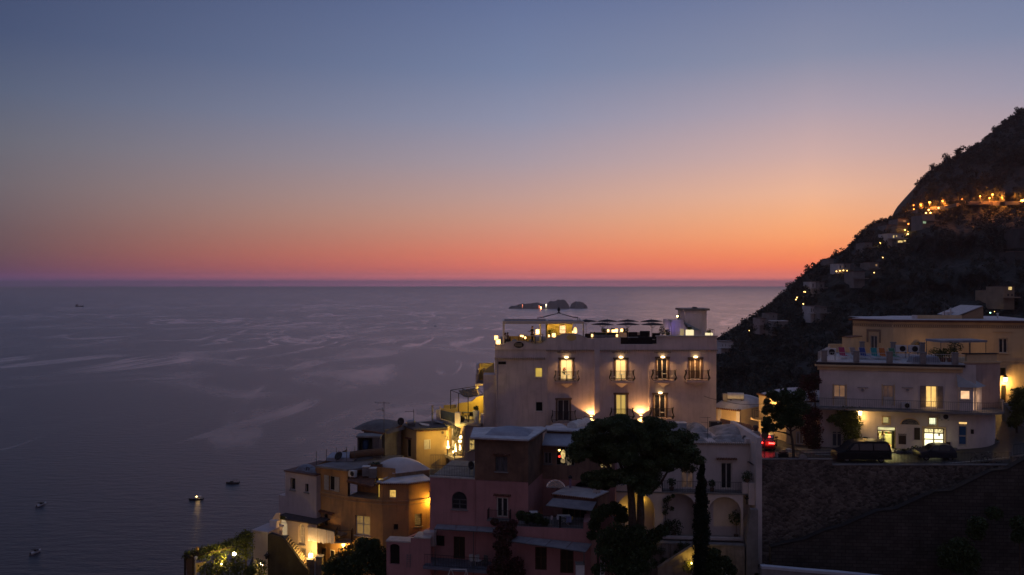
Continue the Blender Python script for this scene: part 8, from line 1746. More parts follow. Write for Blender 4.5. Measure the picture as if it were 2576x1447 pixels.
window(pk,K1,t1,mat('pale_curtain_glass',(.14,.14,.15),(.05,.05,.055),2.2,.4,stretch=(3,1,.5)),IRONL,2,(.03,),.14,fw=.07,surround=None,sill=CONC);window(pk,K1,t2,GLASSD,WOODW,2,(),.12,name='french_door',fw=.11);window(pk,K1,t3,GLASSD,IRONL,2,(.5,),.15,rise=(t3[1]-t3[0])*.5,name='arched_window',fw=.08,sill=CONC);window(pk,K1,t4,VOID,IRON,1,(),.12,fw=.05);window(pk,K1,t5,mat('plank_door',(.05,.035,.02),(.03,.02,.012),2,.8,stretch=(8,1,.5)),WOODB,2,(),.1,name='plank_door',fw=.06)
for r in (t1,t2):m=MB();tiles(m,K1.pt(r[0]-.2,r[3]+.25,.22),K1.pt(r[1]+.2,r[3]+.25,.22),.06,.25,K1.n);m.build('window_hood',TILE,pk)
zr=zT;m=MB();rf=[K1.pt(xs0-.35,zr+.002,.3),K1.pt(K1.len+.1,zr+.002,.35),K2.pt(K2.len+.3,zr+.002,.3),Vector((K2.pt(K2.len,0).x,75.2,zr+.002)),Vector((K1.pt(xs0-.35,0).x,74.8,zr+.002))];m.prism(rf,(0,0,.14));m.build('roof',ROOFW,pk)
m=MB();c=K1.pt((xs0+K1.len)/2+.2,zr+.12,-2.6);m.vault(c,K1.u*1.95,K1.n*1.7,.55,16,2,.6);m.build('roof_vault',mat('blue_grey_limewash',(.36,.38,.44),(.26,.27,.32),.8,.9,.2,5),pk,True)
m=MB();tiles(m,K1.pt(xs0-.3,zr+.0,.33),K1.pt(K1.len+.1,zr+.0,.33),.06,.3,K1.n,drop_=.04);tiles(m,K2.pt(0.2,zr,.3),K2.pt(K2.len+.3,zr,.3),.06,.3,K2.n,drop_=.04);m.build('eave_tiles',TILE,pk)
m=MB();K1.box(m,xs0-.06,xs0+.02,97,zW,.002,.07);m.build('drainpipe',PINK,pk)
bz=K1.uv(*z4(730,925))[1];m=MB();K1.box(m,t2[0]-.7,t2[1]+.3,bz-.12,bz,.002,.75);b_=m.build('balcony',CONC,pk);m=MB();railing(m,[K1.pt(t2[0]-.65,bz,.02),K1.pt(t2[0]-.65,bz,.7),K1.pt(t2[1]+.25,bz,.7),K1.pt(t2[1]+.25,bz,.02)],.85,.12,.013);m.build('railing',IRON,b_)
# rear wing with the glazed veranda
J1=Fac.at(K2.pt(K2.len,0),(px(z4(1760,0)[0],73.0),73.0));zJ=J1.uv(*z4(1150,255))[1];j1=J1.rect(z4,1112,325,1180,430);j2=J1.rect(z4,1220,262,1390,445);j3=J1.rect(z4,1615,430,1700,475);j4=J1.rect(z4,1390,590,1580,650)
jw=thing('rear_wing',J1.pt(4,98),'weathered pink and brown wing with a glazed veranda behind the pine','house');zm=J1.uv(*z4(1200,570))[1]
j5=J1.rect(z4,1128,572,1306,655)
m=MB();wall(m,J1,0,J1.len,zm,zJ,[j1,j2],.2);m.build('upper_wall',mat('stained_rose_ochre',(.34,.22,.16),(.22,.14,.11),.7,.95,.3,5,streak=.4),jw)
m=MB();wall(m,J1,0,J1.len,97,zm,[(j4[0],j4[1],j4[2],min(j4[3],zm-.05),(j4[3]-j4[2])*.9),(j5[0],j5[1],j5[2],min(j5[3],zm-.03),(j5[3]-j5[2])*.9)],.25);m.poly(J1.pt(J1.len,97),J1.pt(J1.len,zJ),J1.pt(J1.len,zJ,-6),J1.pt(J1.len,97,-6));m.build('wall',PINK,jw)
window(jw,J1,j1,GLASSD,GREYW,2,(),.14,fw=.08,sill=CONC);f=window(jw,J1,j2,VOID,GREYW,4,(.62,),.14,name='veranda_glazing',fw=.06)
# things seen through the veranda: lamps, red and cream shapes
for nm,x,y,r_,mm in (('veranda_lamp',1248,308,.10,glow('amber_bulb',(1,.6,.15),8)),('veranda_lamp',1380,295,.12,glow('amber_bulb',(1,.6,.15),8)),('red_lamp',1250,365,.13,glow('red_lamp_glow',(1,.04,.02),2)),('cream_lamp',1285,345,.24,litroom('cream_lamp_glow',(1,.7,.25),.9,4,.2)),('chair_cover',1285,405,.26,litroom('cream_cover',(1,.7,.3),.35,3,.2)),('curtain',1340,400,.3,litroom('veranda_curtain',(1,.75,.4),.12,2,.2))):
    q=J1.uv(*z4(x,y));m=MB();m.ball(J1.pt(q[0],q[1],-.13),r_,.03,r_*(1.8 if nm in ('curtain','cream_lamp') else .8));m.build(nm,mm,f)
m=MB()
for k in range(5):q=J1.uv(*z4(1640+k*18,440-(k%2)*12));m.ball(J1.pt(q[0],q[1],.02),.14,.03,.22)
m.build('lit_gap',litroom('window_behind_pine',(1,.7,.25),.4,5,.1),jw)
f=window(jw,J1,(j4[0],j4[1],j4[2],min(j4[3],zm-.05)),GLASSD,GREYW,3,(),.2,rise=(j4[3]-j4[2])*.9,name='fanlight_window',fw=.07);m=MB()
for k in range(14):
    for d_ in (1,-1):
        a0=j5[0]+(j5[1]-j5[0])*(k/13);b0_=a0+d_*(j5[3]-j5[2]);pts=[]
        for t_ in np.linspace(0,1,8):
            s_=a0+(b0_-a0)*t_;z=j5[2]+(j5[3]-j5[2])*t_;cxm=(j5[0]+j5[1])/2;hw=(j5[1]-j5[0])/2
            if abs(s_-cxm)<hw and z<j5[2]+(j5[3]-j5[2])*.9*math.sqrt(max(0,1-((s_-cxm)/hw)**2)):pts.append(J1.pt(s_,z,-.1))
        if len(pts)>1:m.tube(pts,.02,4)
m.build('lattice_screen',mat('dim_trellis',(.3,.24,.2),None,3,.8),jw)
m=MB();m.prism([J1.pt(.05,zJ+.02,.7),J1.pt(J1.len*.85,zJ+.02,.7),J1.pt(J1.len*.85,zJ+.75,-1.2),J1.pt(.05,zJ+.75,-1.2)],(0,0,.1));m.build('roof',mat('blue_grey_limewash',(.36,.38,.44)),jw);m=MB();tiles(m,J1.pt(.1,zJ,.68),J1.pt(J1.len*.85,zJ,.68),.07,.3,J1.n,drop_=.0);m.build('eave_tiles',TILE,jw)
m=MB();J1.box(m,.2,J1.len*.8,zJ+.1,J1.uv(*z4(1200,155))[1],-3.1,-1.22);m.build('attic_wall',BROWN,jw);m=MB();zz=J1.uv(*z4(1200,150))[1];J1.box(m,-.1,J1.len*.82,zz+.002,zz+.12,-3.2,-1.0);m.build('attic_roof',ROOFW,jw)
# solar boilers on the roof
for i,(x0,y0,D0,x1,y1,D1,lb) in enumerate(((1365,98,76.0,1440,72,77.5,'front white boiler cylinder on the roof before the hotel sconce'),(1440,75,77.6,1500,58,79.0,'rear white boiler cylinder on the roof before the hotel sconce'))):
    a_,b_=W(z4,x0,y0,D0),W(z4,x1,y1,D1);d=(b_-a_).normalized();o=thing('water_tank',(a_+b_)/2-Vector((0,0,.9)),lb,'water tank','cylinder water tanks on roofs');m=MB();r_=.56;m.tube([a_-d*.05,a_,b_,b_+d*.05],[r_*.8,r_,r_,r_*.8],16);m.build('tank',PLASTW,o);m=MB()
    for t_ in (.2,.8):q=a_.lerp(b_,t_);m.box(q.x-.3,q.x+.3,q.y-.05,q.y+.05,q.z-1.3,q.z-.4)
    m.build('cradle',IRONL,o);m=MB();q=a_.lerp(b_,.5);m.tube([q+Vector((0,0,r_)),q+Vector((.1,0,r_+.2)),q+Vector((.6,0,r_+.1))],.03,5);m.build('pipe',IRON,o)
c=W(z4,1250,120,77.5);m=MB();p0,p1=W(z4,1150,140,76.8),W(z4,1345,140,76.8);m.vault(Vector(((p0.x+p1.x)/2,78,p0.z-.1)),((p1.x-p0.x)/2,0,0),(0,1.4,0),.7,14);tag(m.build('roof_vault',ROOFW,None,True),'pale roof vault left of the boiler cylinders','vault')
m=MB();m.vault(W(z4,1580,125,79.0)-Vector((0,0,.5)),(1.6,0,0),(0,1.3,0),.6,12);tag(m.build('roof_vault',ROOFW,None,True),'pale roof vault right of the boilers, behind the pine','vault')
# small shed with awning, terrace, laundry
HS=Fac(z4(1195,0)[0],70.2,z4(1600,0)[0],69.6);sh=thing('tiled_shed',HS.pt(2,104),'small shed with tile edged slab roof and a grey awning beside the pine','shed');zh=HS.uv(*z4(1400,745))[1];zf=HS.uv(*z4(1300,960))[1]
hd=HS.rect(z4,1275,840,1500,950);m=MB();wall(m,HS,0,HS.len,zf-.2,zh,[(hd[0],hd[1],zf,zh-.9)],.2);e=HS.pt(HS.len,0);m.poly(HS.pt(HS.len,zf-.2),HS.pt(HS.len,zh),HS.pt(HS.len+.9,zh,-3.6),HS.pt(HS.len+.9,zf-.2,-3.6));m.poly(HS.pt(0,zf-.2),HS.pt(0,zf-.2,-3.6),HS.pt(0,zh,-3.6),HS.pt(0,zh));m.build('wall',mat('dark_rose_wall',(.26,.15,.13),(.17,.10,.09),.8,.95,.2,6,streak=.3),sh)
window(sh,HS,(hd[0],hd[1],zf,zh-.9),VOID,WOODB,4,(),.12,name='folding_door',fw=.08)
rf=[ray(z4,x,y,zh+.1) for x,y in ((1180,712),(1560,755),(1700,690),(1330,640))];m=MB();m.prism(rf,(0,0,.12));m.build('roof',ROOFW,sh);m=MB();tiles(m,rf[0]+Vector((0,-.05,.02)),rf[1]+Vector((0,-.05,.02)),.085,.4,-(rf[1]-rf[0]).cross(Vector((0,0,1))).normalized()*-1,drop_=0);tiles(m,rf[1],rf[2],.08,.35,Vector((.6,-.8,0)),drop_=0);m.build('eave_tiles',TILE,sh)
aw=[W(z4,1190,742,69.7),W(z4,1590,775,69.2),W(z4,1545,862,67.8),W(z4,1122,812,68.3)];ao_=thing('awning',aw[0],'grey fabric awning under the tile edge of the small shed','awning','grey awnings of the pink house');m=MB();m.prism(aw,(0,0,-.03));m.build('fabric',AWNING,ao_);m=MB();m.tube([aw[3],aw[2]],.04,6);m.tube([aw[0].lerp(aw[1],.1)-Vector((0,0,.3)),aw[3].lerp(aw[2],.1)],.03,5);m.tube([aw[0].lerp(aw[1],.9)-Vector((0,0,.3)),aw[3].lerp(aw[2],.9)],.03,5);m.build('frame',IRONL,ao_)
tpz=zf;TP=Fac(z4(862,0)[0],67.4,z4(1535,0)[0],66.6);ter=thing('terrace',TP.pt(3,98),'pink walled terrace with doors beneath, below the small shed','terrace');z_a=TP.uv(*z4(1000,1005))[1]
e1_=TP.rect(z4,1028,1190,1135,1400);e2_=TP.rect(z4,1258,1215,1380,1430);m=MB();wall(m,TP,0,TP.len,96.5,z_a,[e1_,e2_],.2);m.poly(TP.pt(TP.len,96.5),TP.pt(TP.len,z_a),TP.pt(TP.len+.4,z_a,-3),TP.pt(TP.len+.4,96.5,-3));m.poly(TP.pt(0,96.5),TP.pt(0,96.5,-3),TP.pt(0,z_a,-3),TP.pt(0,z_a));m.build('wall',PINK,ter)
for r in (e1_,e2_):window(ter,TP,r,mat('plank_door',(.05,.035,.02)),WOODB,2,(.55,),.12,name='plank_door',fw=.08)
m=MB();TP.box(m,0.01,TP.len,z_a-.2,z_a-.01,-3.2,-.01);m.build('terrace_floor',CONC,ter)
m=MB();r=TP.uv(*z4(1500,965));TP.box(m,TP.uv(*z4(1470,0))[0],TP.len+.002,z_a+.001,r[1],-2.5,.02);m.build('pier',PINK,ter)
m=MB();railing(m,[TP.pt(.1,z_a,-.1),TP.pt(TP.uv(*z4(1468,0))[0],z_a,-.1)],.95,.13,.014);m.build('railing',IRON,ter)
aw=[W(z4,830,1085,67.2),W(z4,1552,1160,66.4),W(z4,1490,1238,64.6),W(z4,742,1130,65.6)];ao_=thing('awning',aw[0],'long lower grey awning in four panels under the pink terrace','awning','grey awnings of the pink house');m=MB()
for i in range(4):
    t0,t1_=i/4+.004,(i+1)/4-.004;m.prism([aw[0].lerp(aw[1],t0),aw[0].lerp(aw[1],t1_),aw[3].lerp(aw[2],t1_),aw[3].lerp(aw[2],t0)],(0,0,-.04))
m.build('fabric',AWNING,ao_);m=MB();m.tube([aw[3],aw[2]],.045,6);m.build('front_bar',IRONL,ao_)
for t_ in (.98,):m=MB();p=aw[3].lerp(aw[2],t_);m.cyl(Vector((p.x,p.y,96.5)),p,.045);m.build('post',IRONL,ao_)
aw=[W(z4,130,980,70.6),W(z4,690,1010,69.7),W(z4,690,1060,68.0),W(z4,102,1025,68.9)];ao_=thing('awning',aw[0],'left grey awning on thin posts before the pink house','awning','grey awnings of the pink house');m=MB()
for i in range(3):
    t0,t1_=i/3+.004,(i+1)/3-.004;m.prism([aw[0].lerp(aw[1],t0),aw[0].lerp(aw[1],t1_),aw[3].lerp(aw[2],t1_),aw[3].lerp(aw[2],t0)],(0,0,-.04))
m.build('fabric',AWNING,ao_);m=MB();m.tube([aw[3],aw[2]],.04,6);m.build('front_bar',IRONL,ao_)
for t_ in (.02,.62,.98):m=MB();p=aw[3].lerp(aw[2],t_);m.cyl(Vector((p.x,p.y,97)),p-Vector((0,0,.04)),.035);m.build('post',IRONL,ao_)
zb_=K1.uv(*z4(330,1300))[1];m=MB();K1.box(m,.1,xs0+2.6,zb_-.25,zb_,.003,2.3);tag(m.build('veranda_floor',mat('blue_grey_floor',(.16,.17,.22),(.1,.11,.14),1,.7)),'blue grey raised veranda floor before the pink house','veranda')
m=MB();railing(m,[K1.pt(.2,zb_,2.2),K1.pt(xs0+2.5,zb_,2.2)],1.0,.14,.012);tag(m.build('veranda_railing',IRON),'iron railing along the veranda of the pink house','railing')
for i,(x,lb) in enumerate(((455,'left white plastic chair on the veranda'),(510,'middle white plastic chair on the veranda'),(565,'right dark plastic chair on the veranda'))):
    s_=K1.uv(*z4(x,1290),1.2)[0];o=thing('plastic_chair',K1.pt(s_,zb_+.001,1.2),lb,'chair','chairs on the pink veranda');o.rotation_euler=(0,0,R(random.uniform(-40,40)));pm=PLASTW if i<2 else IRONL;m=MB();m.box(-.23,.23,-.22,.22,.40,.44);m.build('seat',pm,o,local=True);m=MB();m.box(-.22,.22,.2,.24,.45,.86);m.build('backrest',pm,o,local=True)
    for a in (-.2,.2):
        for b in (-.19,.2):m=MB();m.cyl((a,b,0),(a,b,.399),.022);m.build('leg',pm,o,local=True)
ft=thing('folding_table',TP.pt(TP.uv(*z4(1290,930),-1.0)[0],z_a,-1.0),'white folding table on the pink terrace under the awning','table');m=MB();m.box(-.55,.55,-.35,.35,.71,.75);m.build('table_top',PLASTW,ft,local=True)
for a in (-.3,.3):m=MB();m.tube([(-.45,a,0),(.4,a,.709)],.02,4);m.tube([(.45,a+.02,0),(-.4,a+.02,.709)],.02,4);m.build('leg',PLASTW,ft,local=True)
m=MB();m.box(-.5,.1,-.3,.3,.0,.8);o=thing('side_table',TP.pt(TP.uv(*z4(1035,915),-1.5)[0],z_a,-1.5),'small pale topped cabinet at the left of the pink terrace','table');m.build('cabinet',IRONL,o,local=True);m=MB();m.box(-.55,.15,-.35,.35,.801,.84);m.build('top',PLASTW,o,local=True)
for i,(x,w_,h_,c,lb) in enumerate(((1180,.16,.35,(.5,.45,.48),'small pale cloth on the terrace railing'),(1235,.2,.32,(.5,.52,.56),'white cloth on the terrace railing'),(1257,.22,1.1,(.02,.02,.025),'long black trousers hanging on the terrace railing'),(1337,.42,.5,(.16,.19,.34),'blue towel on the terrace railing'),(1368,.1,.25,(.45,.36,.08),'small yellow cloth on the terrace railing'))):
    s_=TP.uv(*z4(x,950))[0];z=z_a+.98;m=MB();n=6
    for k in range(n):
        x0,x1=s_-w_/2+w_*k/n,s_-w_/2+w_*(k+1)/n;b0_,b1__=.02*math.sin(k*1.3),.02*math.sin((k+1)*1.3);m.prism([TP.pt(x0,z,-.06+b0_),TP.pt(x1,z,-.06+b1__),TP.pt(x1,z-h_,-.05+b1__*1.5),TP.pt(x0,z-h_,-.05+b0_*1.5)],TP.n*.012)
    tag(m.build('hanging_cloth',mat('cloth_'+lb.split()[1],c,None,5,.9)),lb,'laundry','laundry on the terrace railing')
lp_=thing('garden_lantern',W(z4,1350,640,70.8),'unlit lamp post with a dark cap behind the small shed','street lamp');m=MB();m.cyl(W(z4,1350,645,70.8),W(z4,1350,560,70.8),.10);m.build('post',mat('violet_post',(.30,.2,.32),None,3,.7),lp_);m=MB();m.lathe(W(z4,1350,560,70.8),[(.18,0),(.2,.1),(.1,.2),(.02,.28)],8);m.build('cap',IRON,lp_)
fr=thing('metal_frame',W(z4,320,1400,66),'pale tubular frame of a swing seat at the bottom edge','swing seat');m=MB();P4=lambda x,y,D=66:W(z4,x,y,D)
m.tube([P4(235,1450),P4(255,1392),P4(400,1395),P4(412,1450)],.04,6);m.build('frame',PLASTW,fr);m=MB();m.tube([P4(262,1392,67),P4(285,1450,67)],.035,6);m.build('leg',PLASTW,fr);m=MB();m.tube([P4(400,1395,67),P4(385,1450,67)],.035,6);m.build('leg',PLASTW,fr);m=MB();m.prism([P4(265,1400,66.3),P4(395,1402,66.3),P4(395,1402,66.9),P4(265,1400,66.9)],(0,0,.04));m.build('canopy',AWNING,fr)
bx=thing('white_cupboard',W(z4,1440,1440,64.5),'white box cupboard at the right end under the lower awning','cupboard');m=MB();a_,b_=W(z4,1402,1350,64.6),W(z4,1478,1470,64.6);m.box(a_.x,b_.x,64.5,65.1,96.5,a_.z);m.build('body',PLASTW,bx);m=MB();m.box(a_.x-.04,b_.x+.04,64.45,65.15,a_.z+.001,a_.z+.06);m.build('lid',CONC,bx)
ld=thing('ladder',W(b6,1100,1440,64) if False else W(z4,1640,1440,64),'short pale ladder leaning in the dark garden below the pine','ladder');m=MB(); 
for x in (1625,1658):m.tube([W(z4,x,1450,64.0),W(z4,x+6,1310,64.8)],.03,5)
m.build('rails',PLASTW,ld);m=MB()
for k in range(6):m.tube([W(z4,1627,1440-k*22,64.1+k*.1),W(z4,1660,1440-k*22,64.1+k*.1)],.022,4)
m.build('rungs',PLASTW,ld)
# dark gateway, ramp wall and steps left of the pink house
GW=Fac(z3(1215,0)[0],70.0,z3(1620,0)[0],69.4);gw2=thing('gateway',GW.pt(1,97),'low pink wall with a dark arched gateway left of the pink house','wall');g1=GW.rect(z3,1245,1162,1335,1350);zg=GW.uv(*z3(1300,1145))[1];m=MB();wall(m,GW,0,GW.len*.55,96.5,zg,[g1+(.25,)],.35);wall(m,GW,GW.len*.55,GW.len,96.5,GW.uv(*z3(1500,1110))[1]);m.build('wall',PINK,gw2);m=MB();GW.box(m,-.05,GW.len*.55,zg+.002,zg+.12,-1.2,.05);GW.box(m,GW.len*.62,GW.len,GW.uv(*z3(1500,1110))[1]+.002,GW.uv(*z3(1500,1110))[1]+.12,-1.5,.08);m.build('coping',mat('pale_coping',(.5,.45,.42)),gw2);m=MB();GW.box(m,g1[0]+.01,g1[1]-.01,g1[2],g1[3]-.02,-.3,-.25);m.build('door',VOID,gw2)
m=MB();m.prism([W(z3,x,y,72.5) for x,y in ((1380,1120),(1610,1025),(1610,1250),(1380,1250))][::-1],(0,.5,0));tag(m.build('ramp_wall',PINK),'sloping pink wall rising to the pink house corner','wall')
m=MB();a_=W(z3,1555,1048,70.3);m.box(a_.x,a_.x+1.1,70,70.8,a_.z-1.2,a_.z);tag(m.build('stone_block',mat('lilac_white_plaster',(.5,.43,.43))),'pale masonry block standing at the pink house corner','block')
m=MB()
for x in (1400,1432):m.tube([W(z3,x,1380,69.2),W(z3,x+4,1255,69.6)],.03,5)
for k in range(6):m.tube([W(z3,1401,1365-k*20,69.2),W(z3,1434,1365-k*20,69.2)],.022,4)
tag(m.build('ladder',mat('dim_ladder',(.2,.18,.18),None,3,.7)),'faint ladder leaning beside the dark gateway','ladder')
br=MB();q0=W(a3,0,1345,80);br.box(px(z3(1605,0)[0],79.2),px(z3(1850,0)[0],79.2),79.2,79.5,104,pz(z3(0,480)[1],79.2));bk=tag(br.build('landing_wall',mat('pale_green_lit',(.5,.48,.3),(.4,.38,.25),1,.9)),'pale lit landing wall between orange house and pink terrace','wall')
m=MB();railing(m,[Vector((px(z3(1615,0)[0],78.9),78.9,pz(z3(0,525)[1],78.9))),Vector((px(z3(1850,0)[0],78.9),78.9,pz(z3(0,525)[1],78.9)))],1.9,.16,.014);tag(m.build('landing_railing',IRONL),'iron railing in front of the pale lit landing','railing')
light('landing_light',W(z3,1760,470,78.6),3,(1,.75,.25),.15)

# ------------------------------------------------------------------ trees
def tree(name,label,cat,base,trunks,crowns,m_,size,dens,group=None,sh=.45):
    o=thing(name,base,label,cat,group);m=MB()
    for pts,r0,r1 in trunks:k=len(pts);m.tube(pts,[r0+(r1-r0)*i/(k-1) for i in range(k)],7)
    m.build('trunk',BARK,o);leaf_obj('crown',[leaves(c,r,int(dens*max(r)**2),size*(1 if len(r)==3 else 1),sh) for c,r in crowns],m_,o);return o
PD=65.5;p5=lambda x,y,D=PD:W(z5,x,y,D);p6=lambda x,y,D=PD:W(b6,x,y,D)
cr=[]
g=np.random.default_rng(11)
def inside(x,y):
    if ((x-600)/540)**2+((y-330)/255)**2<1 and y<520+.0*x:return y<(430 if x<330 else 470) or (x>560 and y<520)
    return ((x-330)/160)**2+((y-600)/75)**2<1 or ((x-640)/160)**2+((y-600)/115)**2<1 or ((x-1080)/95)**2+((y-430)/95)**2<1 or ((x-170)/110)**2+((y-380)/75)**2<1
while len(cr)<320:
    x,y=g.uniform(50,1180),g.uniform(80,720)
    if not inside(x,y):continue
    if noise.noise(Vector((x*.011,y*.014,3)))<-.42:continue
    s=g.uniform(42,70)/2.4447*.70867/F*PD;dd=3.4*math.sqrt(max(0,1-((x-600)/600)**2));cr.append((W(z5,x,y,PD+g.uniform(-dd,dd)),(s*g.uniform(.9,1.5),s*g.uniform(.9,1.5),s*g.uniform(.5,.8))))
zb=103.0
pine=thing('umbrella_pine',Vector((p5(610,1440).x,PD,zb)),'big dark umbrella pine with two trunks before the white arcaded house','tree');m=MB()
def tb(pts,r0,r1):k=len(pts);m.tube(pts,[r0+(r1-r0)*i/(k-1) for i in range(k)],8)
tb([Vector((p5(600,1440).x,PD,zb-4)),p5(605,1300),p5(600,1000),p5(590,780),p5(570,600),p5(520,420),p5(480,260)],.46,.12)
tb([Vector((p5(640,1440).x,PD+.2,zb-4)),p5(650,1200),p5(672,950),p5(668,760),p5(700,600),p5(760,420),p5(800,250)],.42,.12)
for pts in (((675,745),(760,725),(850,640),(920,520),(1000,400)),((570,600),(450,580),(400,510),(330,470),(240,420)),((580,700),(520,560),(430,300),(350,220)),((700,600),(690,450),(640,300),(600,200)),((760,420),(860,380),(950,330)),((400,510),(300,420),(180,350)),((500,620),(430,560),(280,580)),((590,520),(600,400),(560,250))):
    tb([p5(x,y,PD+random.uniform(-.8,.8)) for x,y in pts],.16,.04)
m.build('trunk',BARK,pine)
PQ=[leaves(c,r,620,.085,.05) for c,r in cr];leaf_obj('crown',PQ,PINEM,pine)
CD=67.0;cyp=thing('cypress',Vector((W(z5,1200,1430,CD).x,CD,100)),'tall slim dark cypress before the arcaded house','tree');m=MB();m.tube([Vector((W(z5,1200,0,CD).x,CD,98)),W(z5,1200,900,CD),W(z5,1205,480,CD)],[.22,.15,.03],7);m.build('trunk',BARK,cyp);qs_=[]
for k in range(64):
    t_=k/63;y=470+(1500-470)*t_;wd=(12+58*min(1,t_*2.2)**.8)*(1+.18*math.sin(k*1.9));s=wd/2.4447*.70867/F*CD;c=W(z5,1197+8*math.sin(k*.7)+(4 if t_<.1 else 0),y,CD)
    qs_.append(leaves(c,(s,s,.42),int(160+500*s),.075,.45))
leaf_obj('crown',qs_,CYPM,cyp)
# tree by the road
TD=75.0;pr=lambda x,y,D=TD:W(a6,x,y,D)
rt=thing('road_tree',Vector((pr(600,1230).x,TD,ZR)),'young broadleaf tree with a bent trunk at the road parapet','tree');m=MB();tb([Vector((pr(600,0).x,TD,ZR-.2)),pr(595,1130),pr(580,1000),pr(560,900),pr(550,780),pr(590,600),pr(620,450)],.16,.04)
for pts in (((565,930),(480,900),(380,885),(280,880)),((562,890),(500,830),(440,780),(330,690)),((555,800),(480,640),(400,480),(300,400)),((570,880),(640,840),(700,780)),((575,700),(680,560),(740,420)),((560,940),(500,915),(400,880),(230,870))):tb([pr(x,y,TD+random.uniform(-.6,.6)) for x,y in pts],.06,.015)
m.build('trunk',BARK,rt);qs_=[]
for x,y,r in ((560,420,130),(450,430,110),(650,450,130),(380,420,80),(280,400,70),(500,560,140),(620,600,150),(380,580,110),(280,570,80),(210,600,60),(720,560,110),(450,700,120),(580,720,120),(340,700,90),(250,740,70),(300,820,80),(220,850,60),(200,790,50),(420,800,70),(660,760,90),(540,800,60),(480,360,70),(700,380,80),(240,480,50),(330,380,50)):
    s=r/3.8075*.70867/F*TD; 
    for k in range(2):qs_.append(leaves(pr(x+g.uniform(-20,20),y+g.uniform(-20,20),TD+g.uniform(-1.2,1.2)),(s*.9,s*1.0,s*.8),int(330*s)+60,.11,.1))
leaf_obj('crown',qs_,LEAFM,rt)
# bougainvillea columns
for nm,lb,cs,st,mm in (('climbing_shrub','tall dark reddish climbing shrub between the tree and the grey shuttered door',((800,620,150),(860,700,140),(780,760,130),(900,850,110),(830,900,130),(850,1000,120),(790,1000,80),(900,1000,100),(880,1090,90),(850,1150,70),(760,880,80),(900,650,90)),((910,1210),(880,1100),(840,850)),BOUGM),
                       ('climbing_shrub','dark bougainvillea hanging at the left corner of the shop building above the tree',((820,230,110),(760,190,90),(870,150,80),(800,330,120),(740,260,70),(850,420,80),(700,330,70),(920,200,60),(880,280,60)),((900,600),(880,420),(820,250)),BOUGM),
                       ('climbing_shrub','climbing shrub lit yellow by the wall lantern on the cream wall',((1300,640,120),(1380,640,110),(1250,660,90),(1420,700,110),(1450,780,90),(1350,740,130),(1200,760,70),(1320,840,110),(1400,880,120),(1440,960,90),(1350,980,100),(1330,1060,70),(1420,1050,70),(1130,700,60),(1180,690,50),(1090,730,40)),((1340,1180),(1380,950),(1330,700)),LEAFV)):
    D_=80.6;o=thing(nm,Vector((pr(st[0][0],0,D_).x,D_,ZR)),lb,'shrub','climbers on the shop building');m=MB();tb([pr(x,y,D_) for x,y in st],.10,.03);m.build('stem',BARK,o);leaf_obj('foliage',[leaves(pr(x,y,D_-.1),(r/3.8075*.70867/F*D_,.5,r/3.8075*.70867/F*D_*.9),int(r*5),.09,.1) for x,y,r in cs],mm,o)
# right edge tree by the steps
TR=81.5;q2=lambda x,y:W(z2,x,y,TR);o=thing('street_tree',Vector((q2(2440,1100).x,TR,ZR+1)),'bushy dark tree at the right edge by the climbing steps','tree');m=MB();tb([Vector((q2(2440,0).x,TR,ZR)),q2(2430,1000),q2(2450,850)],.14,.06);m.build('trunk',BARK,o);leaf_obj('crown',[leaves(W(z2,x,y,TR+g.uniform(-.8,.8)),(r*.29386/F*TR,)*3,int(r*9),.11,.1) for x,y,r in ((2450,790,80),(2490,850,90),(2420,850,60),(2480,760,60),(2450,920,70),(2520,920,80),(2400,1010,50),(2430,980,60))],LEAFV,o)
# dark bush bottom centre-left, garden masses
def bush(c,lst,D,label,mm=LEAFM,dens=5.5,size=.11,name='garden_bush',grp='dark garden bushes',s_=None):
    x0,y0,_=lst[0];p=W(c,x0,y0,D);o=thing(name,Vector((p.x,p.y,97)),label,'bush',grp);sc=s_;leaf_obj('foliage',[leaves(W(c,x,y,D+random.uniform(-.5,.5)),(r*sc,r*sc*.9,r*sc*.85),int(r*dens*1.5)+160,size,.15) for x,y,r in lst],mm,o);m=MB();m.cyl(Vector((p.x,p.y,96)),p,.08);m.build('stem',BARK,o);return o
k3=.70867/2.575/F*71;k5=.70867/2.4447/F*66;k7=.70867/2.5889/F*66
bush(z3,((960,1250,150),(860,1280,120),(1060,1230,130),(1130,1270,110),(780,1340,110),(900,1360,150),(1020,1360,160),(1150,1360,120),(700,1390,90),(1000,1170,80),(1100,1160,60),(1200,1420,90),(850,1440,120)),71,'big rounded dark bush below the orange house',s_=k3)
bush(z5,((470,1080,110),(380,1120,100),(560,1120,120),(660,1100,100),(480,1200,140),(620,1220,140),(360,1230,90),(560,1320,150),(680,1330,120),(450,1350,130),(600,1430,150),(300,1400,60),(740,1180,80),(800,1100,70),(860,1060,60)),64.5,'mass of dark garden shrubs at the foot of the umbrella pine',s_=k5)
bush(z5,((300,930,75),(360,890,70),(440,870,70),(500,890,60),(270,1010,60),(520,950,50),(250,1100,50),(480,960,40)),66.5,'dark climber over the arch between shed and pine',s_=k5)
bush(z5,((1290,1330,90),(1330,1400,100),(1250,1420,90),(1400,1330,60),(1450,1400,60),(1310,1260,60)),66.5,'dark shrubs right of the cypress foot',s_=k5)
bush(z4,((740,1010,70),(700,1060,60),(800,1060,70),(760,1130,70),(700,1180,60),(740,1250,80),(720,1340,90),(700,1420,90),(860,1340,70),(880,1420,70),(800,1420,90),(660,960,40),(820,980,50),(640,1400,60)),66.2,'reddish dark vine tumbling beside the two grey awnings',BOUGM,s_=.70867/2.5743/F*66)
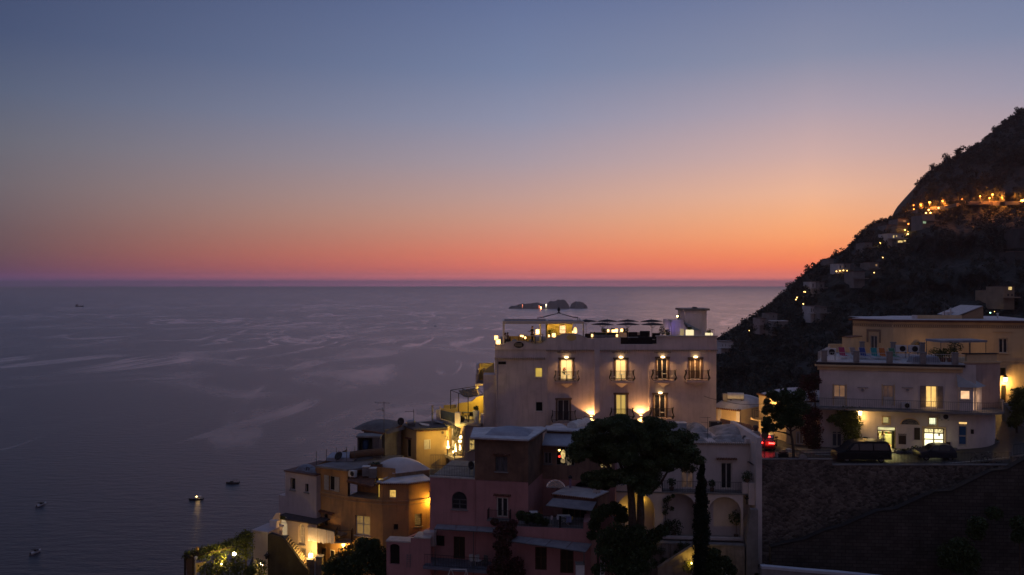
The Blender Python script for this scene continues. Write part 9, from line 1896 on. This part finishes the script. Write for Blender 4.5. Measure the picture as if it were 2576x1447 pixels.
bush(z7,((1900,1050,120),(2000,1000,120),(2080,1080,100),(1950,1130,120),(2050,1150,120),(2150,780,90),(2130,850,90),(2300,680,80),(1850,1130,70)),66.2,'dark shrubs growing over the lower right stone wall',s_=k7)
bush(z7,((2540,780,90),(2560,860,80),(2520,900,60)),65,'dark round bush at the right edge before the stone wall',s_=k7)
bush(z4,((1050,930,60),(960,920,60),(1120,960,40),(900,900,50)),68,'dark plants along the left of the pink terrace railing',s_=.70867/2.5743/F*68)
ar_=thing('garden_arch',p5(330,1000,68),'slender pale hoop arch overgrown beside the shed','arch');m=MB();m.tube([p5(255,1050,68),p5(262,960,68),p5(290,920,68),p5(340,905,68),p5(400,915,68),p5(450,960,68),p5(470,1020,68)],.05,6);m.build('hoop',GREYW,ar_)
# ------------------------------------------------------------------ terrain under the town
def gz(x,y):
    """ground height: terraces stepping down to the viewer and to the sea"""
    z=np.interp(y,[40,58,64,70,76,84,92,110,130,190],[93,97,98.5,98.5,99,104,107,100,80,0])
    z+=np.interp(x,[-34,-29,-20,0,24,40],[-40,-6,-2.5,-1,0,2])*(1 if y<100 else .6)
    return z+.5*noise.noise(Vector((x*.2,y*.2,0)))
v=[];f=[];gx=np.linspace(-46,75,80);gy=np.linspace(38,190,90)
for y in gy:
    for x in gx:v.append((x,y,max(gz(x,y),-3)))
for j in range(89):
    for i in range(79):f.append((j*80+i,j*80+i+1,(j+1)*80+i+1,(j+1)*80+i))
tag(mesh_obj('hillside',v,f,mat('dark_earth',(.06,.05,.038),(.035,.035,.022),.5,.95,.4,4),smooth=True),kind='structure')
# overhead cables
for a_,b_,sag,lb in ((W(a8,210,172,88.2),W(a8,1100,275,86.5),.35,'cable from the hotel corner to the lamp lit cream house'),(W(z1,2290,912,87.9),W(z1,2480,950,87.2),.12,'short cable leaving the hotel wall on the right'),(W(z4,380,318,80),W(z4,478,295,71.3),.1,'cable running to the brown tower corner')):
    m=MB();m.tube([a_.lerp(b_,t_)-Vector((0,0,sag*4*t_*(1-t_))) for t_ in np.linspace(0,1,9)],.022,4);tag(m.build('cable',IRON),lb,'cable','overhead cables')

# ------------------------------------------------------------------ houses and lamps on the mountain
HWH=mat('far_white_wall',(.60,.58,.58),(.48,.46,.46),.3,.9);HGR=mat('far_grey_wall',(.24,.22,.21),(.17,.16,.155),.3,.9);HDK=mat('far_dark_wall',(.07,.065,.065),(.05,.048,.048),.3,.9);HRO=mat('far_roof',(.16,.10,.09),(.11,.07,.065),.4,.9)
def on(c,x,y):q=c(x,y);return q[0],q[1],hillD(*q)
def hill_house(c,x0,y0,x1,y1,label,wallm=HWH,wins=(),depth=8,roof=HRO,terr=True):
    qx,qy,D=on(c,(x0+x1)/2,y1);D-=9;a_,b_=P(*c(x0,y0),D),P(*c(x1,y1),D);o=thing('hillside_house',Vector(((a_.x+b_.x)/2,D,b_.z)),label,'house','houses on the mountain');m=MB()
    fc=Fac.at((a_.x,D),(b_.x,D+.001));ops=[fc.rect(c,*w[:4]) for w in wins];shell(m,fc,0,fc.len,b_.z-6,a_.z,depth+6,ops);m.build('wall',wallm,o)
    m=MB();m.box(a_.x-.3,b_.x+.3,D-.3,D+depth,a_.z+.01,a_.z+.35);m.build('roof',roof,o)
    for r,w in zip(ops,wins):window(o,fc,r,w[4] if len(w)>4 else VOID,HGR,1,(),.2,fw=.12)
    if terr:m=MB();m.box(a_.x-2,b_.x+1.5,D-2.5,D-.01,b_.z-.5,b_.z);m.build('terrace',wallm,o)
    return o
LITF=litroom('far_lit_window',(1,.7,.25),1.2,1.2,.4);LITD=litroom('far_dim_window',(1,.55,.2),.35,1.2,.4)
hill_house(b2,1218,535,1325,615,'white cube house with a reddish upper storey on the mountain spur',wins=((1235,560,1250,610),(1285,562,1310,595)))
hill_house(b2,1328,545,1395,612,'grey side block right of the white cube house on the spur',HGR,((1345,570,1362,610),))
hill_house(b2,1210,868,1338,955,'white house with four dark doors lowest on the mountain spur',wins=((1212,895,1226,945),(1240,900,1252,940),(1268,905,1288,945),(1308,905,1322,940)))
hill_house(b2,1342,880,1430,950,'pinkish side block of the low white house on the mountain spur',HGR,((1395,900,1412,925),))
hill_house(b2,1590,290,1655,360,'white cottage with a row of lights beneath, high on the spur',wins=((1605,315,1620,355),(1632,318,1648,345,LITD)))
hill_house(b2,1658,292,1745,360,'grey stone cottage joined to the white cottage with lights',HGR,((1675,310,1690,340),))
hill_house(b2,522,1035,605,1115,'small pink house with a lamp low at the left of the spur',mat('far_pink_wall',(.42,.34,.33),None,.3,.9),((560,1060,575,1085),))
hill_house(b2,690,1070,900,1130,'long pale roofed house low on the spur behind dark trees',HGR,((720,1090,735,1110),),roof=HWH)
hill_house(b2,650,970,760,1050,'pale block among trees above the long pale roof',HGR,((700,990,715,1020),))
hill_house(b2,0,1350,165,1420,'pale low house nearest the hotel corner at the foot of the spur',HWH,((15,1380,25,1410),(55,1380,65,1410)))
hill_house(b2,1445,225,1520,285,'brown flat roofed house on the ridge line',HGR,(),terr=False)
hill_house(b1,615,765,850,835,'white house with amber windows in the lit hamlet on the ridge',wins=((690,790,712,832,LITF),(735,790,752,820,LITF),(810,795,838,822)))
hill_house(b1,750,862,880,905,'house with glowing shop front windows lowest in the lit hamlet',HGR,((760,866,832,900,LITF),(842,858,878,886,LITF)))
hill_house(b1,760,560,950,605,'dark roofed house below the orange road lamps',HGR,((835,575,880,600,LITD),))
hill_house(b1,745,655,920,700,'house with a shallow red roof in the middle of the lit hamlet',mat('far_ochre_wall',(.34,.26,.18),None,.3,.9),())
hill_house(b1,1110,500,1290,580,'wide house with a green lit window right of the hamlet',HGR,((1120,588,1170,625,litroom('far_green_window',(.7,1,.6),.4,1,.5)),))
hill_house(b1,600,645,735,700,'small grey house at the left of the lit hamlet',HGR,())
hill_house(b1,285,900,390,960,'dark small house by the ridge left of the hamlet',HGR,((320,930,340,955),))
hill_house(z6,1740,1190,1810,1255,'house with one bright amber window far right on the mountain',mat('far_ochre_wall',(.3,.24,.17),None,.3,.9),((1772,1190,1797,1212,LITF),(1765,1235,1778,1252),(1790,1235,1803,1252)))
hill_house(z6,1665,1215,1735,1258,'low wing left of the house with one bright amber window',mat('far_ochre_wall',(.3,.24,.17),None,.3,.9),((1690,1228,1700,1245),))
hill_house(z6,880,1035,940,1070,'low white house with one peach lit door in the middle of the spur',HGR,((918,1045,932,1060,LITD),))
hill_house(z6,780,1095,850,1135,'grey terrace house right of the cottage lights',HGR,())
hill_house(z6,1815,965,1872,1010,'dim grey house at the right edge on the dark slope',HDK,())
hill_house(z6,1845,815,1872,870,'dim grey tower house at the right edge of the mountain',HDK,())
def hill_lamp(c,x,y,label,kind,pole=5.0,power=0,r=.9,grp=None):
    qx,qy,D=on(c,x,y);D-=7;p=P(qx,qy,D);o=thing('hillside_lamp',p-Vector((0,0,pole)),label,'street lamp',grp);m=MB();m.ball(p,r*.9,r*.9,r*.75,8,5);m.build('lamp_glass',kind,o);m=MB();m.cyl(p-Vector((0,0,pole+5)),p-Vector((0,0,r*.7)),.12,n=5);m.tube([p+Vector((0,0,r*.9)),p+Vector((0,1.2,r*1.2)),p+Vector((0,1.4,-pole))],.08,4);m.build('pole',IRON,o)
    if power:light('lamp_light',p+Vector((0,-.3,-1.4)),power,(1,.26,.03) if kind is LAMPO else (1,.55,.15),.6,o)
GO='orange lamps along the mountain road'
for i,(x,y) in enumerate(((988,362),(1088,340),(1217,318),(1405,296),(1683,272),(2123,205),(2080,256),(1945,230),(990,415))):
    lb=['first','second','third','fourth','fifth','topmost'][i]+' orange lamp from the left along the mountain road' if i<5 else ['bright topmost orange lamp at the right of the mountain road','orange lamp just below the topmost one on the mountain road','small orange lamp between fifth and topmost on the mountain road','orange lamp directly under the first road lamp'][i-5]
    hill_lamp(b1,x,y,lb,LAMPO,5,9000 if i<6 else 4000,.7 if i in (0,1,2,3,5) else .55,GO)
light('road_glow',P(*b1(2560,260),hillD(*b1(2560,260))-9),12000,(1,.30,.04),1.0)
light('road_glow',P(*b1(2230,260),hillD(*b1(2230,260))-7),8000,(1,.32,.04),1.0)
GH='house lamps of the lit hamlet'
for i,(x,y,lb) in enumerate(((1203,427,'upper right lamp of the hamlet, below the orange ones'),(1165,472,'lamp left of the bright white terrace lights'),(1230,470,'bright terrace lamp on the wide house roof'),(1345,400,'yellow lamp on the bush at the right of the hamlet'),(963,580,'lamp on the yellow lit tree in the hamlet'),(1000,608,'left lamp of the middle cluster in the hamlet'),(1050,605,'centre lamp of the middle cluster in the hamlet'),(1098,583,'right upper lamp of the middle cluster in the hamlet'),(1070,650,'lower right lamp of the middle cluster in the hamlet'),(975,670,'lower left lamp of the middle cluster in the hamlet'),(912,630,'small red orange lamp left of the middle cluster'),(800,715,'left lamp on the red roofed house'),(865,716,'right lamp on the red roofed house'),(900,742,'upper lamp at the right end of the white hamlet house'),(903,775,'middle lamp at the right end of the white hamlet house'),(880,792,'lower lamp at the right end of the white hamlet house'),(500,908,'lone yellow lamp left of the glowing shop front'))):
    hill_lamp(b1,x,y,lb,LAMPH if i!=10 else LAMPO,3,1500 if i in (2,5,8,13,16) else 0,.55,GH)
GS='small lamps on the spur'
for c,x,y,lb in ((b2,1118,672,'left lamp of a pair below the white cube house'),(b2,1134,672,'right lamp of a pair below the white cube house'),(b2,1025,748,'brightest lamp by the path left of the spur'),(b2,1010,775,'dim lamp just under the path lamp on the spur'),(b2,1110,835,'amber lamp above the low white house'),(b2,665,870,'faint yellow lamp at the spur edge over the sea'),(b2,528,1076,'lamp on the small pink house low on the spur'),(b2,382,1198,'lowest lamp on the spur near the hotel'),(b2,1558,395,'first of four lights under the white cottage'),(b2,1605,386,'second of four lights under the white cottage'),(b2,1652,382,'third of four lights under the white cottage'),(b2,1700,385,'fourth of four lights under the white cottage'),(z6,965,1003,'yellow lamp in the middle of the wooded spur'),(z6,910,1100,'small lamp below the peach lit door'),(z6,945,908,'small yellow lamp beneath the hamlet'),(z6,1655,1357,'greenish light behind the long house roof'),(z6,1685,1350,'amber light behind the long house roof')):
    hill_lamp(c,x,y,lb,LAMPH if 'greenish' not in lb else glow('green_lamp',(.4,1,.7),5),2.5,0,.42 if c is b2 else .36,GS)
# road line on the mountain: retaining ledge
m=MB();pts=[]
for x,y in ((900,455),(1000,440),(1100,405),(1250,385),(1450,370),(1600,330),(1750,300),(1900,300),(2100,300),(2300,305),(2576,300)):q=b1(x,y);pts.append(P(q[0],q[1],hillD(*q)-5))
for a_,b_ in zip(pts,pts[1:]):m.prism([a_,b_,b_-Vector((0,0,2.2)),a_-Vector((0,0,2.2))],(0,5,0))
tag(m.build('road_wall',HGR),'low grey wall of the mountain road under the orange lamps','wall')
# parked car specks on the mountain road
for i,(x,y,lb) in enumerate(((910,445,'pale car parked at the left end of the mountain road'),(2555,298,'pale car at the right edge of the mountain road'))):
    q=b1(x,y);D=hillD(*q)-6;p=P(q[0],q[1],D);o=thing('parked_car',p-Vector((0,0,.8)),lb,'car','cars on the mountain road');m=MB();m.prism([(-2,-.8,.3),(-2.1,-.8,.8),(-1.1,-.8,.95),(-.5,-.8,1.45),(1,-.8,1.45),(1.6,-.8,.95),(2.1,-.8,.85),(2.1,-.8,.3)],(0,1.6,0));m.build('body',PLASTW,o,local=True)
    for sx in (-1.2,1.25):m=MB();m.cyl((sx,-.85,.32),(sx,.85,.32),.32,n=12);m.build('wheels',TYRE,o,local=True)
# ------------------------------------------------------------------ boats
BW=mat('boat_white',(.55,.55,.57),(.45,.45,.47),2,.4);BD=mat('boat_dark_hull',(.035,.03,.03),(.025,.022,.022),2,.5)
def boat(c,x,y,rz,L_,label,hull,cab,lamp=False,canopy=True):
    q=c(x,y);D=CAMZ/((q[1]-HZ)/F);p=P(q[0],q[1],D);o=thing('motor_boat',Vector((p.x,p.y,0)),label,'boat','boats on the sea');o.rotation_euler=(0,0,rz)
    m=MB();K=9;v=[]
    for i in range(K):
        t_=i/(K-1);xx=-L_/2+L_*t_;hw=L_*.16*(1-max(0,(t_-.45)/.55)**2.2)+.02;sh_=.75+.45*t_**2
        for yy,zz in ((-hw,sh_),(-hw*.75,.05),(0,-.35),(hw*.75,.05),(hw,sh_)):v.append((xx,yy,zz))
    f=[(i*5+j,(i+1)*5+j,(i+1)*5+j+1,i*5+j+1) for i in range(K-1) for j in range(4)]+[(i*5+4,(i+1)*5+4,(i+1)*5,i*5) for i in range(K-1)]+[(0,1,2,3,4)]
    m.add(v,f);m.build('hull',hull,o,local=True)
    m=MB();m.prism([(-L_*.08,-.75,.85),(-L_*.05,-.7,1.7),(L_*.12,-.7,1.65),(L_*.22,-.75,1.0)],(0,1.5,0));m.build('cabin',cab,o,local=True)
    m=MB();m.box(L_*.10,L_*.185,-.6,.6,1.25,1.6);m.build('windscreen',GLASSD,o,local=True)
    if canopy:
        m=MB();m.box(-L_*.36,-L_*.06,-.85,.85,2.15,2.25);m.build('canopy',cab,o,local=True)
        for a in (-.34,-.08):
            for b in (-.8,.8):m=MB();m.cyl((L_*a,b,.8),(L_*a,b,2.149),.04,n=5);m.build('post',STEEL,o,local=True)
    m=MB();m.box(-L_*.5-.35,-L_*.5,-.25,.25,.2,1.15);m.build('outboard_motor',TRIM,o,local=True)
    if lamp:m=MB();m.ball((-L_*.05,0,2.0),.45,.4,.3);m.build('boat_lamp',glow('boat_light',(1,.6,.2),18),o,local=True);l=light('boat_light',(0,0,0),90,(1,.6,.2),.3,None);l.parent=o;l.location=(-L_*.2,-1.2,1.9)
    return o
boat(z8,380,500,R(80),7.5,'small white motor boat seen from behind, upper one at the far left',BW,BD)
boat(z8,327,935,R(75),6.0,'small white motor boat seen from behind, lower one at the far left',BW,BD)
boat(z8,1792,450,R(192),8.2,'dark wooden boat with a glowing lamp',BD,BW,True)
boat(z8,2127,300,R(190),8.2,'dark motor boat without lights, right of the lamp boat',BD,BD)
q=(200,772);D=CAMZ/((q[1]-HZ)/F);p=P(q[0],q[1],D);o=thing('cargo_ship',Vector((p.x,p.y,0)),'faint grey ship far away near the left horizon','ship');sh_m=mat('ship_grey',(.06,.055,.06),None,.2,.8);m=MB();m.prism([(-22,-4,0),(-24,-4,5),(24,-4,6.5),(20,-4,0)],(0,8,0));m.build('hull',sh_m,o,local=True);m=MB();m.box(-20,-11,-3.5,3.5,5.01,13);m.build('superstructure',sh_m,o,local=True);m=MB();m.cyl((-8,0,5),(-8,0,15),.5);m.build('mast',sh_m,o,local=True)
q=(1095,821);D=CAMZ/((q[1]-HZ)/F);p=P(q[0],q[1],D);o=boat(lambda a,b:(a,b),1095,821,R(185),10,'tiny pale speed boat left of the hotel roof, far out',BW,BW,canopy=False);m=MB();m.prism([(5.5,-.2,.03),(26,-1.8,.03),(26,1.8,.03),(5.5,.2,.03)],(0,0,.1));m.build('wake',BW,o,local=True)
